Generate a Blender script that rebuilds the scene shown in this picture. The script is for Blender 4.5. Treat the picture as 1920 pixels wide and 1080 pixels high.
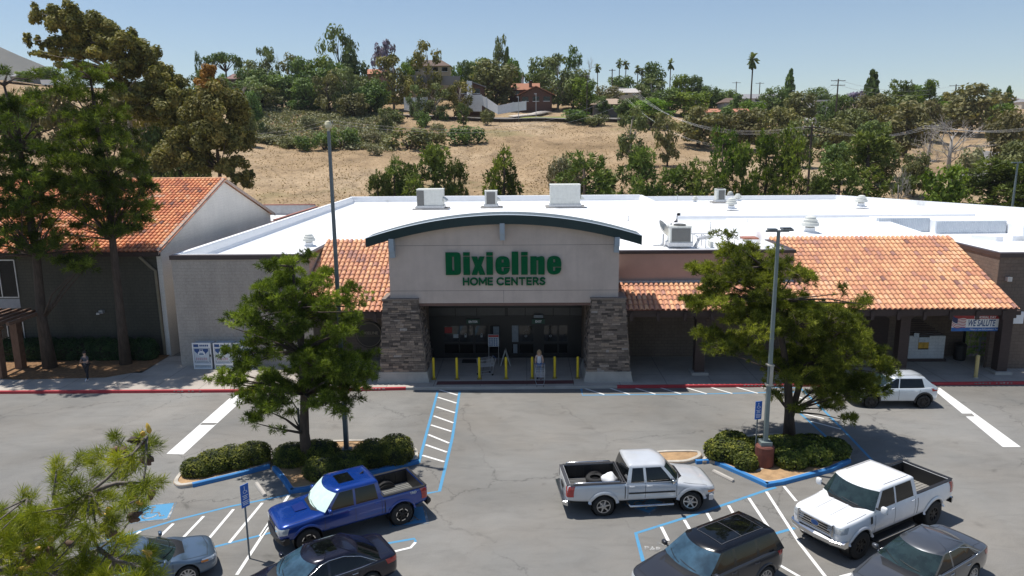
import bpy, bmesh, math, random
from math import sin, cos, pi, radians, sqrt, atan2, hypot
from mathutils import Vector, Matrix, noise
from mathutils.bvhtree import BVHTree
for o in list(bpy.data.objects): bpy.data.objects.remove(o)
S = bpy.context.scene
COL = S.collection
# ------------------------------------------------------------------ camera
H = 13.5; FPX = 1370.0
TH = radians(11.4); PS = radians(1.15); RO = radians(-0.5)
_c, _s = cos(TH), sin(TH)
FW = Vector((-sin(PS)*_c, cos(PS)*_c, -_s)); RT0 = Vector((cos(PS), sin(PS), 0)); UP0 = RT0.cross(FW)
RT = RT0*cos(RO)+UP0*sin(RO); UP = UP0*cos(RO)-RT0*sin(RO)
cd = bpy.data.cameras.new('camera'); cam = bpy.data.objects.new('camera', cd); COL.objects.link(cam)
cd.sensor_width = 36; cd.lens = 36*FPX/1920; cd.clip_start = 0.1; cd.clip_end = 12000
m = Matrix((RT, UP, -FW)).transposed().to_4x4(); m.translation = Vector((0, 0, H)); cam.matrix_world = m
S.camera = cam
# ------------------------------------------------------------------ sky, sun, exposure
SUN = Vector((-0.31, 0.125, 1.0)).normalized()
W = bpy.data.worlds.new('World'); S.world = W; W.use_nodes = True
nt = W.node_tree; nt.nodes.clear()
sk = nt.nodes.new('ShaderNodeTexSky'); sk.sky_type = 'NISHITA'; sk.sun_disc = False
sk.sun_elevation = math.asin(SUN.z); sk.sun_rotation = atan2(SUN.x, SUN.y)
sk.altitude = 300; sk.air_density = 1.0; sk.dust_density = 0.35; sk.ozone_density = 2.5
bg = nt.nodes.new('ShaderNodeBackground'); bg.inputs[1].default_value = 0.105
wo = nt.nodes.new('ShaderNodeOutputWorld'); nt.links.new(sk.outputs[0], bg.inputs[0]); nt.links.new(bg.outputs[0], wo.inputs[0])
sd = bpy.data.lights.new('sun', 'SUN'); sd.energy = 5.0; sd.angle = radians(0.53); sd.color = (1.0, 0.955, 0.89)
so = bpy.data.objects.new('sun', sd); COL.objects.link(so)
so.rotation_euler = SUN.to_track_quat('Z', 'Y').to_euler()
S.view_settings.view_transform = 'Standard'; S.view_settings.look = 'None'
S.view_settings.exposure = 0.15; S.view_settings.gamma = 1.0
S.render.engine = 'CYCLES'
S.cycles.max_bounces = 6; S.cycles.diffuse_bounces = 3; S.cycles.glossy_bounces = 3; S.cycles.transparent_max_bounces = 6
# ------------------------------------------------------------------ survey helpers: a sighting of the site -> metres
def _ray(u, v): return FW + RT*((u-960)/FPX) - UP*((v-540)/FPX)
def G(u, v, z=0.0):
    d = _ray(u, v); t = (z-H)/d.z; return Vector((d.x*t, d.y*t, z))
def A(u, v, Y):
    d = _ray(u, v); t = Y/d.y; return Vector((d.x*t, Y, H+d.z*t))
# ------------------------------------------------------------------ object helpers
WO = {}
def tag(o, label=None, cat=None, group=None, kind=None):
    if label: o['label'] = label
    if cat: o['category'] = cat
    if group: o['group'] = group
    if kind: o['kind'] = kind
    return o
def thing(name, label, cat, loc=(0, 0, 0), rz=0.0, group=None, kind=None):
    o = bpy.data.objects.new(name, None); COL.objects.link(o)
    o.location = loc; o.rotation_euler = (0, 0, rz); o.empty_display_size = 0.3
    WO[o.name] = Vector(loc)
    return tag(o, label, cat, group, kind)
def copy_tree(o, loc=None, rz=None, label=None, scale=None, parent=None):
    c = o.copy(); COL.objects.link(c)
    if parent is not None: c.parent = parent
    for ch in o.children: copy_tree(ch, parent=c)
    if loc is not None: c.location = loc
    if rz is not None: c.rotation_euler = (0, 0, rz)
    if scale is not None: c.scale = scale if hasattr(scale, '__len__') else (scale,)*3
    if label: c['label'] = label
    return c
class MB:
    def __init__(s): s.v = []; s.f = []; s.r = []; s.mi = []; s.cr = 0.5; s.cm = 0
    def av(s, p): s.v.append((p[0], p[1], p[2])); return len(s.v)-1
    def af(s, idx): s.f.append(tuple(idx)); s.r.append(s.cr); s.mi.append(s.cm)
    def poly(s, pts):
        b = len(s.v); s.v.extend([tuple(p) for p in pts]); s.af(range(b, b+len(pts))); return s
    def box(s, x0, y0, z0, x1, y1, z1, skip=''):
        b = len(s.v)
        s.v.extend([(x0,y0,z0),(x1,y0,z0),(x1,y1,z0),(x0,y1,z0),(x0,y0,z1),(x1,y0,z1),(x1,y1,z1),(x0,y1,z1)])
        for k, f in (('b',(0,3,2,1)),('t',(4,5,6,7)),('f',(0,1,5,4)),('r',(1,2,6,5)),('k',(2,3,7,6)),('l',(3,0,4,7))):
            if k not in skip: s.af([b+i for i in f])
        return s
    def obox(s, c, sx, sy, sz, rz=0.0, M=None):
        b = len(s.v); R = M or Matrix.Rotation(rz, 3, 'Z')
        for z in (-.5, .5):
            for x, y in ((-.5,-.5),(.5,-.5),(.5,.5),(-.5,.5)):
                p = R @ Vector((x*sx, y*sy, z*sz)); s.v.append((c[0]+p.x, c[1]+p.y, c[2]+p.z))
        for f in ((0,3,2,1),(4,5,6,7),(0,1,5,4),(1,2,6,5),(2,3,7,6),(3,0,4,7)): s.af([b+i for i in f])
        return s
    def prism(s, poly, z0, z1, bottom=True):
        n = len(poly); b = len(s.v)
        for z in (z0, z1):
            for p in poly: s.v.append((p[0], p[1], z))
        s.af(range(b+n, b+2*n))
        if bottom: s.af(reversed(range(b, b+n)))
        for i in range(n):
            j = (i+1) % n; s.af((b+i, b+j, b+n+j, b+n+i))
        return s
    def prismy(s, poly, y0, y1):          # polygon in x,z extruded along y
        n = len(poly); b = len(s.v)
        for y in (y0, y1):
            for p in poly: s.v.append((p[0], y, p[1]))
        s.af(range(b, b+n)); s.af(reversed(range(b+n, b+2*n)))
        for i in range(n):
            j = (i+1) % n; s.af((b+i, b+n+i, b+n+j, b+j))
        return s
    def tube(s, pts, rad, n=6, cap=True):
        pts = [Vector(p) for p in pts]
        if not hasattr(rad, '__len__'): rad = [rad]*len(pts)
        b = len(s.v); K = len(pts); pu = None
        for i, p in enumerate(pts):
            d = (pts[min(i+1, K-1)]-pts[max(i-1, 0)])
            if d.length < 1e-9: d = Vector((0, 0, 1))
            d.normalize()
            if pu is None:
                u = d.cross(Vector((0, 0, 1)) if abs(d.z) < .9 else Vector((1, 0, 0)))
            else: u = pu - d*pu.dot(d)
            if u.length < 1e-6: u = d.orthogonal()
            u.normalize(); w = d.cross(u); pu = u
            for k in range(n):
                a = 2*pi*k/n; q = p+(u*cos(a)+w*sin(a))*rad[i]; s.v.append((q.x, q.y, q.z))
        for i in range(K-1):
            for k in range(n):
                k2 = (k+1) % n; s.af((b+i*n+k, b+i*n+k2, b+(i+1)*n+k2, b+(i+1)*n+k))
        if cap:
            s.af(reversed(range(b, b+n))); s.af(range(b+(K-1)*n, b+K*n))
        return s
    def lathe(s, prof, c=(0, 0, 0), n=16, axis='z', cap=True):   # prof: (radius, height)
        b = len(s.v); K = len(prof)
        for r, h in prof:
            for k in range(n):
                a = 2*pi*k/n
                if axis == 'z': q = (c[0]+r*cos(a), c[1]+r*sin(a), c[2]+h)
                elif axis == 'y': q = (c[0]+r*cos(a), c[1]+h, c[2]-r*sin(a))
                else: q = (c[0]+h, c[1]+r*cos(a), c[2]+r*sin(a))
                s.v.append(q)
        for i in range(K-1):
            for k in range(n):
                k2 = (k+1) % n; s.af((b+i*n+k, b+i*n+k2, b+(i+1)*n+k2, b+(i+1)*n+k))
        if cap:
            if prof[0][0] > 1e-5: s.af(reversed(range(b, b+n)))
            if prof[-1][0] > 1e-5: s.af(range(b+(K-1)*n, b+K*n))
        return s
    def merge(s, me, M=None):
        b = len(s.v)
        for v in me.vertices: p = (M @ v.co) if M else v.co; s.v.append((p[0], p[1], p[2]))
        for f in me.polygons: s.af([b+i for i in f.vertices])
        return s
    def mesh(s, name, mats, off=None, smooth=False):
        me = bpy.data.meshes.new(name)
        vs = s.v if off is None else [(p[0]-off[0], p[1]-off[1], p[2]-off[2]) for p in s.v]
        me.from_pydata(vs, [], s.f)
        if not isinstance(mats, (list, tuple)): mats = [mats]
        for mm in mats: me.materials.append(mm)
        if len(mats) > 1: me.polygons.foreach_set('material_index', s.mi)
        a = me.attributes.new('rnd', 'FLOAT', 'FACE'); a.data.foreach_set('value', s.r)
        if smooth: me.polygons.foreach_set('use_smooth', [True]*len(me.polygons))
        me.update(); return me
    def build(s, name, mats, parent=None, smooth=False, local=False):
        off = None
        if parent is not None and not local: off = WO[parent.name]
        o = bpy.data.objects.new(name, s.mesh(name, mats, off, smooth)); COL.objects.link(o)
        if parent is not None:
            o.parent = parent; WO[o.name] = WO.get(parent.name, Vector((0, 0, 0)))
        else: WO[o.name] = Vector((0, 0, 0))
        return o
def top_mesh(mb, name, mats, label, cat, base, group=None, kind=None, smooth=False):
    """a thing that is one mesh, origin at its base"""
    o = bpy.data.objects.new(name, mb.mesh(name, mats, base, smooth)); o.location = base; COL.objects.link(o)
    WO[o.name] = Vector(base); return tag(o, label, cat, group, kind)
def struct(mb, name, mats, smooth=False):
    o = bpy.data.objects.new(name, mb.mesh(name, mats, None, smooth)); COL.objects.link(o); WO[o.name] = Vector((0, 0, 0)); o['kind'] = 'structure'; return o
# ------------------------------------------------------------------ materials
def srgb(r, g, b):
    f = lambda c: ((c/255+0.055)/1.055)**2.4 if c > 10 else c/255/12.92
    return (f(r), f(g), f(b))
class NM:
    def __init__(s, name):
        s.m = bpy.data.materials.new(name); s.m.use_nodes = True; s.t = s.m.node_tree; s.t.nodes.clear()
        s.out = s.n('ShaderNodeOutputMaterial'); s.p = s.n('ShaderNodeBsdfPrincipled'); s.l(s.p.outputs[0], s.out.inputs[0])
        s.co = None
    def n(s, k, **kw):
        x = s.t.nodes.new(k)
        for a, b in kw.items(): setattr(x, a, b)
        return x
    def l(s, a, b): s.t.links.new(a, b)
    def obj(s):
        if not s.co: s.co = s.n('ShaderNodeTexCoord').outputs['Object']
        return s.co
    def noise(s, scale, detail=4, rough=.6, vec=None, dist=0):
        x = s.n('ShaderNodeTexNoise'); x.inputs['Scale'].default_value = scale; x.inputs['Detail'].default_value = detail
        x.inputs['Roughness'].default_value = rough; x.inputs['Distortion'].default_value = dist
        s.l(vec or s.obj(), x.inputs['Vector']); return x.outputs['Fac']
    def vscale(s, sc, vec=None):
        x = s.n('ShaderNodeMapping'); x.inputs['Scale'].default_value = sc; s.l(vec or s.obj(), x.inputs[0]); return x.outputs[0]
    def ramp(s, fac, stops, interp='LINEAR'):
        x = s.n('ShaderNodeValToRGB'); x.color_ramp.interpolation = interp; e = x.color_ramp.elements
        while len(e) < len(stops): e.new(0.5)
        for i, (p, c) in enumerate(stops):
            e[i].position = p; e[i].color = (c, c, c, 1) if not hasattr(c, '__len__') else (*c[:3], 1)
        s.l(fac, x.inputs[0]); return x.outputs[0]
    def mix(s, fac, a, b, mode='MIX'):
        x = s.n('ShaderNodeMix', data_type='RGBA', blend_type=mode)
        for i, q in ((0, fac), (6, a), (7, b)):
            if hasattr(q, 'is_linked'): s.l(q, x.inputs[i])
            elif hasattr(q, '__len__'): x.inputs[i].default_value = (*q[:3], 1)
            else: x.inputs[i].default_value = q if i == 0 else (q, q, q, 1)
        return x.outputs[2]
    def math(s, op, a, b=0.0):
        x = s.n('ShaderNodeMath', operation=op)
        for i, q in ((0, a), (1, b)):
            if hasattr(q, 'is_linked'): s.l(q, x.inputs[i])
            else: x.inputs[i].default_value = q
        return x.outputs[0]
    def bump(s, h, strength=.3, dist=.02):
        x = s.n('ShaderNodeBump'); x.inputs['Strength'].default_value = strength; x.inputs['Distance'].default_value = dist
        s.l(h, x.inputs['Height']); s.l(x.outputs[0], s.p.inputs['Normal'])
    def attr(s, name='rnd'):
        return s.n('ShaderNodeAttribute', attribute_name=name).outputs['Fac']
    def set(s, **kw):
        for k, v in kw.items():
            i = s.p.inputs[k.replace('_', ' ')]
            if hasattr(v, 'is_linked'): s.l(v, i)
            elif hasattr(v, '__len__'): i.default_value = (*v[:3], 1)
            else: i.default_value = v
        return s
def pmat(name, col, rough=.6, metal=0., var=.12, vs=3., bump=0., bs=40., coat=0., spec=.5, vec=None):
    k = NM(name)
    c = (*col, 1)
    if var > 0:
        f = k.noise(vs, 5, .65, k.vscale(vec) if vec else None)
        lo = tuple(max(0, x*(1-var)) for x in col); hi = tuple(x*(1+var) for x in col)
        c = k.ramp(f, [(.3, lo), (.7, hi)]); k.set(Base_Color=c)
    else: k.set(Base_Color=col)
    k.set(Roughness=rough, Metallic=metal, Coat_Weight=coat); k.p.inputs['Specular IOR Level'].default_value = spec
    if coat: k.p.inputs['Coat Roughness'].default_value = .04
    if bump: k.bump(k.noise(bs, 3), bump, .01)
    return k.m
def paint(name, col, metal=.35, rough=.32, cw=1.):
    k = NM(name); f = k.noise(1.3, 3, .6)
    k.set(Base_Color=k.ramp(f, [(.3, tuple(x*.93 for x in col)), (.7, tuple(min(1, x*1.05) for x in col))]),
          Metallic=metal, Roughness=rough, Coat_Weight=cw)
    k.p.inputs['Coat Roughness'].default_value = .03
    return k.m
def glass(name, col, rough=.03, spec=.6):
    k = NM(name); f = k.noise(1.8, 3, .6)
    k.set(Base_Color=k.ramp(f, [(.35, tuple(x*.5 for x in col)), (.65, tuple(x*1.3 for x in col))]), Roughness=rough)
    k.p.inputs['Specular IOR Level'].default_value = spec; k.p.inputs['Coat Weight'].default_value = .25; k.p.inputs['Coat Roughness'].default_value = .01
    return k.m
def leafmat(name, c0, c1, c2, trans=.25, ovar=.25):
    """leaf colours from dark to pale by leaf clump; trees of a kind differ a little"""
    k = NM(name)
    c = k.ramp(k.attr(), [(0., c0), (.55, c1), (1., c2)])
    oi = k.n('ShaderNodeObjectInfo').outputs['Random']
    v = k.math('ADD', k.math('MULTIPLY', oi, ovar), 1-ovar/2)
    hs = k.n('ShaderNodeHueSaturation'); k.l(v, hs.inputs['Value']); k.l(c, hs.inputs['Color'])
    k.l(k.math('ADD', k.math('MULTIPLY', oi, .03), .485), hs.inputs['Hue'])
    k.set(Base_Color=hs.outputs[0], Roughness=.6); k.p.inputs['Specular IOR Level'].default_value = .25
    tr = k.n('ShaderNodeBsdfTranslucent'); k.l(k.mix(1., hs.outputs[0], (1.2, 1.3, .5), 'MULTIPLY'), tr.inputs[0])
    ms = k.n('ShaderNodeMixShader'); ms.inputs[0].default_value = trans
    k.l(k.p.outputs[0], ms.inputs[1]); k.l(tr.outputs[0], ms.inputs[2]); k.l(ms.outputs[0], k.out.inputs[0])
    return k.m
def block_mat(name, c1, c2, cm, bw=.4, bh=.2, mort=.012, bumpd=.01, stain=.25, rough=.9):
    k = NM(name)
    sp = k.n('ShaderNodeSeparateXYZ'); k.l(k.obj(), sp.inputs[0])
    cb = k.n('ShaderNodeCombineXYZ'); k.l(k.math('ADD', sp.outputs[0], sp.outputs[1]), cb.inputs[0]); k.l(sp.outputs[2], cb.inputs[1])
    b = k.n('ShaderNodeTexBrick'); k.l(cb.outputs[0], b.inputs['Vector'])
    b.inputs['Scale'].default_value = 1; b.inputs['Brick Width'].default_value = bw; b.inputs['Row Height'].default_value = bh
    b.inputs['Mortar Size'].default_value = mort; b.inputs['Mortar Smooth'].default_value = .3
    b.inputs['Color1'].default_value = (*c1, 1); b.inputs['Color2'].default_value = (*c2, 1); b.inputs['Mortar'].default_value = (*cm, 1)
    st = k.ramp(k.noise(.5, 6, .7, k.vscale((1, 1, .35))), [(.3, 1-stain), (.7, 1+stain*.4)])
    fine = k.ramp(k.noise(14, 3, .6), [(.3, .88), (.7, 1.1)])
    c = k.mix(1., k.mix(1., b.outputs['Color'], st, 'MULTIPLY'), fine, 'MULTIPLY')
    k.set(Base_Color=c, Roughness=rough)
    h = k.math('ADD', k.math('MULTIPLY', b.outputs['Fac'], -1.), k.math('MULTIPLY', k.noise(30, 4), .5)); k.bump(h, .7, bumpd)
    return k.m
def asphalt_mat(name, base, crack=True):
    k = NM(name)
    big = k.ramp(k.noise(.09, 5, .62, dist=.6), [(.3, .76), (.5, 1.0), (.70, 1.26)])
    mid = k.ramp(k.noise(.55, 6, .72, k.vscale((1, 2.6, 1)), dist=.8), [(.28, .84), (.5, 1.), (.75, 1.08)])
    fin = k.ramp(k.noise(34, 3, .8), [(.25, .72), (.75, 1.28)])
    c = k.mix(1., k.mix(1., k.mix(1., base, big, 'MULTIPLY'), mid, 'MULTIPLY'), fin, 'MULTIPLY')
    tint = k.ramp(k.noise(.2, 4), [(.4, (1.0, .99, .96)), (.65, (1.05, 1.0, .93))])
    c = k.mix(1., c, tint, 'MULTIPLY')
    # oil stains and tyre scuffs
    oil = k.ramp(k.noise(.8, 3, .5, dist=.4), [(.66, 1.), (.78, .62)]); c = k.mix(1., c, oil, 'MULTIPLY')
    scf = k.ramp(k.noise(.35, 5, .75, k.vscale((.35, 3.5, 1)), dist=2.2), [(.60, 1.), (.72, .84)]); c = k.mix(1., c, scf, 'MULTIPLY')
    if crack:
        dv = k.n('ShaderNodeMix', data_type='VECTOR'); dv.inputs[0].default_value = .09
        nz = k.n('ShaderNodeTexNoise'); nz.inputs['Scale'].default_value = 1.1; nz.inputs['Detail'].default_value = 6; nz.inputs['Roughness'].default_value = .7; k.l(k.obj(), nz.inputs['Vector'])
        ad = k.n('ShaderNodeVectorMath', operation='MULTIPLY_ADD'); k.l(nz.outputs['Color'], ad.inputs[0]); ad.inputs[1].default_value = (1.6, 1.6, 0); k.l(k.obj(), ad.inputs[2])
        vo = k.n('ShaderNodeTexVoronoi', feature='DISTANCE_TO_EDGE', voronoi_dimensions='2D'); vo.inputs['Scale'].default_value = .16; k.l(ad.outputs[0], vo.inputs['Vector'])
        line = k.ramp(vo.outputs['Distance'], [(.0, 1.), (.0055, 0.)])
        msk = k.ramp(k.noise(.14, 2, .5), [(.42, 0.), (.52, 1.)])
        vo2 = k.n('ShaderNodeTexVoronoi', feature='DISTANCE_TO_EDGE', voronoi_dimensions='2D'); vo2.inputs['Scale'].default_value = .55; k.l(ad.outputs[0], vo2.inputs['Vector'])
        line2 = k.math('MULTIPLY', k.ramp(vo2.outputs['Distance'], [(.0, 1.), (.008, 0.)]), k.ramp(k.noise(.3, 2), [(.58, 0.), (.66, 1.)]))
        f = k.math('MAXIMUM', k.math('MULTIPLY', line, msk), k.math('MULTIPLY', line2, .6))
        c = k.mix(k.math('MULTIPLY', f, .6), c, (.02, .02, .02))
    k.set(Base_Color=c, Roughness=.85); k.p.inputs['Specular IOR Level'].default_value = .3
    k.bump(k.noise(60, 3, .7), .35, .008)
    return k.m
def paintmark(name, col, wear=.5):
    k = NM(name)
    f = k.ramp(k.noise(2.2, 8, .82, dist=.5), [(wear-.10, (.16, .16, .155)), (wear, col), (1., tuple(min(1, x*1.08) for x in col))])
    k.set(Base_Color=k.mix(1., f, k.ramp(k.noise(30, 3, .7), [(.3, .84), (.7, 1.06)]), 'MULTIPLY'), Roughness=.7); return k.m
M = {}
def initmats():
    M['asphalt'] = asphalt_mat('asphalt', (.186, .184, .178))
    M['concrete'] = pmat('concrete', (.40, .375, .34), .85, var=.16, vs=1.1, bump=.2)
    M['walk'] = pmat('walk_concrete', (.40, .375, .335), .85, var=.2, vs=.8, bump=.2)
    M['kerb'] = pmat('kerb_concrete', (.42, .39, .34), .85, var=.25, vs=2.2, bump=.3)
    M['redkerb'] = paintmark('red_kerb_paint', (.42, .035, .045), .36)
    M['bluekerb'] = paintmark('blue_kerb_paint', (.035, .19, .46), .36)
    M['bluemark'] = paintmark('blue_line_paint', (.07, .26, .45), .42)
    M['whitemark'] = paintmark('white_line_paint', (.74, .74, .72), .36)
    M['wornwhite'] = paintmark('worn_white_paint', (.5, .5, .48), .60)
    k = NM('white_roof_membrane'); k.set(Base_Color=k.mix(1., k.ramp(k.noise(.16, 6, .6, dist=.4), [(.60, (.86, .87, .88)), (.70, (.55, .55, .53))]), k.ramp(k.noise(2, 4), [(.3, .94), (.7, 1.)]), 'MULTIPLY'), Roughness=.6); M['roofwhite'] = k.m
    M['coping'] = pmat('brown_metal_coping', (.06, .042, .04), .5, var=.1)
    M['pinkcop'] = pmat('faded_coping', (.42, .33, .31), .6, var=.1)
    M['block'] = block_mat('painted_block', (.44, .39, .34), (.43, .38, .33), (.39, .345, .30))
    M['blocktan'] = block_mat('tan_block', (.36, .29, .21), (.32, .26, .19), (.24, .19, .14))
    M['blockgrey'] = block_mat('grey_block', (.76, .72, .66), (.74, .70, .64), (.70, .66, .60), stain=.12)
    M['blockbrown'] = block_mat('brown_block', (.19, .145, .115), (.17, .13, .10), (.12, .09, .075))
    M['blockdark'] = block_mat('olive_block', (.085, .080, .062), (.078, .074, .057), (.055, .052, .042))
    k = NM('stucco'); c = k.mix(1., k.ramp(k.noise(.7, 5), [(.3, (.55, .455, .395)), (.7, (.60, .50, .435))]), k.ramp(k.noise(2.2, 5, .7, k.vscale((1, 1, .07))), [(.32, .94), (.55, 1.01)]), 'MULTIPLY')
    k.set(Base_Color=k.mix(1., c, k.ramp(k.noise(.35, 5, .7), [(.35, .92), (.6, 1.03)]), 'MULTIPLY'), Roughness=.9); k.bump(k.noise(60, 3), .3, .01); M['stucco'] = k.m
    M['paneglass'] = glass('door_glass', (.030, .034, .038), .08, .5)
    M['stuccop'] = pmat('pink_stucco', (.44, .30, .245), .9, var=.08, vs=.7, bump=.3, bs=60)
    M['cangreen'] = pmat('dark_green_metal', (.012, .035, .038), .42, .2, var=.1)
    k = NM('ribbed_green_metal'); wv = k.n('ShaderNodeTexWave', wave_type='BANDS', bands_direction='X'); wv.inputs['Scale'].default_value = 1.1
    k.l(k.obj(), wv.inputs['Vector']); k.set(Base_Color=k.ramp(k.noise(1., 5), [(.3, (.09, .11, .115)), (.7, (.14, .165, .17))]), Roughness=.45, Metallic=.3)
    k.bump(wv.outputs['Fac'], .3, .03); M['canroof'] = k.m
    M['signgreen'] = pmat('sign_green', (.002, .10, .035), .85, var=.06, vs=6, spec=.15)
    M['steelblue'] = pmat('galvanised_bracket', (.36, .42, .48), .5, .2, var=.06)
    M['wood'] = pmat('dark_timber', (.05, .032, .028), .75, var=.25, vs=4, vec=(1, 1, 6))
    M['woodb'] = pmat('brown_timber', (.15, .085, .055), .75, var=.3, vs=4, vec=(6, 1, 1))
    M['yellow'] = pmat('yellow_paint', (.70, .52, .02), .5, var=.08, vs=8)
    M['ochre'] = pmat('faded_yellow_paint', (.50, .40, .17), .6, var=.12, vs=8)
    M['black'] = pmat('black_plastic', (.012, .012, .013), .5, var=.1)
    M['blackm'] = pmat('black_metal', (.012, .013, .015), .4, .1, var=.1)
    M['rubber'] = pmat('rubber', (.018, .018, .018), .85, var=.25, vs=12)
    M['chrome'] = pmat('chrome', (.62, .63, .65), .16, 1., var=.05)
    M['alloy'] = pmat('alloy', (.45, .46, .48), .3, .85, var=.1)
    M['alloyd'] = pmat('dark_alloy', (.03, .03, .032), .4, .6, var=.1)
    M['winglass'] = glass('tinted_glass', (.004, .005, .006), .04, .35)
    M['screen'] = glass('windscreen_glass', (.018, .032, .032), .04, .6)
    M['screenb'] = glass('bluish_windscreen', (.035, .075, .11), .05, .8)
    M['storeglass'] = glass('shopfront_glass', (.004, .005, .006), .15, .2)
    M['palegrey'] = pmat('pale_fitting_and_reflection', (.20, .24, .28), .35, var=.2, vs=4)  # imitates grey reflection on one door pane; also colours notices and sensor
    M['lampglass'] = pmat('headlamp', (.55, .58, .6), .12, .3, var=.2, vs=20, coat=1.)
    M['redlamp'] = pmat('tail_lamp', (.38, .012, .015), .15, 0, var=.15, vs=18, coat=1.)
    M['amber'] = pmat('amber_lens', (.75, .24, .04), .2, var=.1, coat=1.)
    M['shade'] = pmat('sunshade', (.60, .78, .70), .5, var=.12, vs=5)
    M['polem'] = pmat('painted_pole', (.15, .175, .19), .5, .3, var=.12, vs=2)
    M['polel'] = pmat('pale_pole', (.18, .22, .215), .6, .2, var=.12, vs=2)
    M['redconc'] = pmat('red_concrete', (.16, .055, .04), .85, var=.3, vs=3, bump=.4)
    M['signblue'] = pmat('sign_blue', (.01, .11, .46), .4, var=.05)
    M['white'] = pmat('white_paint', (.78, .79, .80), .5, var=.05)
    M['offwhite'] = pmat('unit_cream', (.60, .61, .57), .55, var=.1, vs=3)
    M['ventgrey'] = pmat('louvre_grey', (.16, .16, .15), .7, var=.2, vs=20)
    M['galv'] = pmat('galvanised', (.50, .51, .52), .4, .5, var=.15, vs=6)
    M['bark'] = pmat('bark', (.075, .055, .042), .95, var=.4, vs=3, vec=(3, 3, .6), bump=.8, bs=14)
    M['barkp'] = pmat('pale_bark', (.36, .32, .28), .85, var=.3, vs=2, vec=(2, 2, .6))
    M['mulch'] = pmat('mulch', (.20, .11, .05), .95, var=.4, vs=5, bump=.8, bs=20)
    M['dirt'] = pmat('bare_soil', (.36, .23, .12), .95, var=.3, vs=3, bump=.6, bs=16)
    k = NM('clay_tiles')
    c = k.ramp(k.attr(), [(0., (.24, .12, .10)), (.12, (.44, .23, .18)), (.3, (.60, .28, .165)), (.55, (.70, .36, .195)), (.8, (.78, .44, .235)), (1., (.70, .44, .29))])
    k.set(Base_Color=k.mix(1., c, k.ramp(k.noise(9, 5, .7), [(.3, .78), (.7, 1.12)]), 'MULTIPLY'), Roughness=.8); k.bump(k.noise(40, 3), .25, .008); M['tile'] = k.m
    k = NM('ledge_stone')
    c = k.ramp(k.attr(), [(0., (.08, .066, .058)), (.35, (.18, .145, .122)), (.6, (.28, .225, .185)), (.85, (.34, .26, .20)), (1., (.36, .33, .31))])
    k.set(Base_Color=k.mix(1., c, k.ramp(k.noise(12, 5, .75), [(.3, .7), (.7, 1.2)]), 'MULTIPLY'), Roughness=.9); k.bump(k.noise(25, 4, .7), .7, .015); M['ledge'] = k.m
    # foliage
    M['pine'] = leafmat('pine_needles', (.032, .050, .008), (.140, .180, .022), (.42, .47, .07), .36, .1)
    M['pineD'] = leafmat('dark_pine_needles', (.028, .048, .010), (.105, .150, .024), (.32, .39, .06), .36, .12)
    M['pineY'] = leafmat('near_pine_needles', (.06, .085, .008), (.25, .28, .022), (.56, .52, .05), .34, .1)
    M['pineO'] = leafmat('olive_pine_needles', (.042, .062, .014), (.13, .17, .034), (.29, .33, .07), .2, .25)
    M['hedge'] = leafmat('hedge_leaves', (.025, .042, .008), (.085, .11, .016), (.27, .28, .04), .2, .15)
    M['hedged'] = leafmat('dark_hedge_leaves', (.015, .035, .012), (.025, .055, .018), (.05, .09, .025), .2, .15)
    M['euc'] = leafmat('eucalyptus_leaves', (.06, .08, .028), (.155, .19, .068), (.30, .34, .14), .2)
    M['eucb'] = leafmat('bronzed_eucalyptus', (.06, .062, .018), (.19, .175, .048), (.37, .29, .09), .22)
    M['rust'] = leafmat('rust_leaves', (.070, .070, .030), (.175, .165, .065), (.30, .26, .11), .2)
    M['oak'] = leafmat('dark_green_leaves', (.035, .062, .016), (.095, .145, .034), (.22, .29, .08), .2)
    M['mid'] = leafmat('mid_green_leaves', (.045, .075, .020), (.125, .18, .05), (.26, .33, .10), .25)
    M['lime'] = leafmat('bright_leaves', (.045, .080, .010), (.13, .20, .022), (.30, .38, .06), .3)
    M['olive'] = leafmat('olive_scrub', (.065, .075, .028), (.165, .18, .065), (.29, .31, .13), .2)
    M['greyscrub'] = leafmat('grey_scrub', (.13, .13, .07), (.23, .22, .12), (.36, .34, .20), .15)
    M['twig'] = pmat('bare_twigs', (.36, .33, .30), .9, var=.3)
    M['lilac'] = leafmat('lilac_blossom', (.13, .11, .15), (.22, .18, .28), (.36, .31, .46), .2)
    M['palm'] = leafmat('palm_fronds', (.055, .075, .022), (.12, .15, .045), (.25, .26, .10), .2)
initmats()
M['rustx'] = leafmat('orange_leaf_tips', (.16, .07, .02), (.28, .12, .03), (.40, .20, .06), .25)
# ------------------------------------------------------------------ terrain
_S = [-.94, -.72, -.50, -.28, -.06, .157, .376, .595, .81]
_T = [(95, None), (130, (322, 322, 330, 352, 352, 345, 335, 338, 340)), (170, (245, 245, 250, 290, 292, 285, 295, 315, 318)),
      (205, (200, 198, 203, 245, 245, 243, 268, 290, 292)), (230, (160, 158, 178, 215, 222, 222, 250, 262, 268)), (270, (162, 160, 176, 196, 190, 202, 232, 245, 250)),
      (310, (172, 170, 178, 182, 168, 190, 214, 226, 234)), (400, (188, 186, 186, 186, 184, 196, 206, 214, 222)), (900, (196, 194, 192, 192, 192, 194, 194, 192, 194)),
      (2500, (205,)*9), (3200, (206,)*9)]
_R = []
for Y, vs in _T:
    if vs is None: _R.append((Y, [0.]*9))
    else: _R.append((Y, [H+((263.5-8.7e-3*1370*s)-v)/1370*Y for s, v in zip(_S, vs)]))
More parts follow.
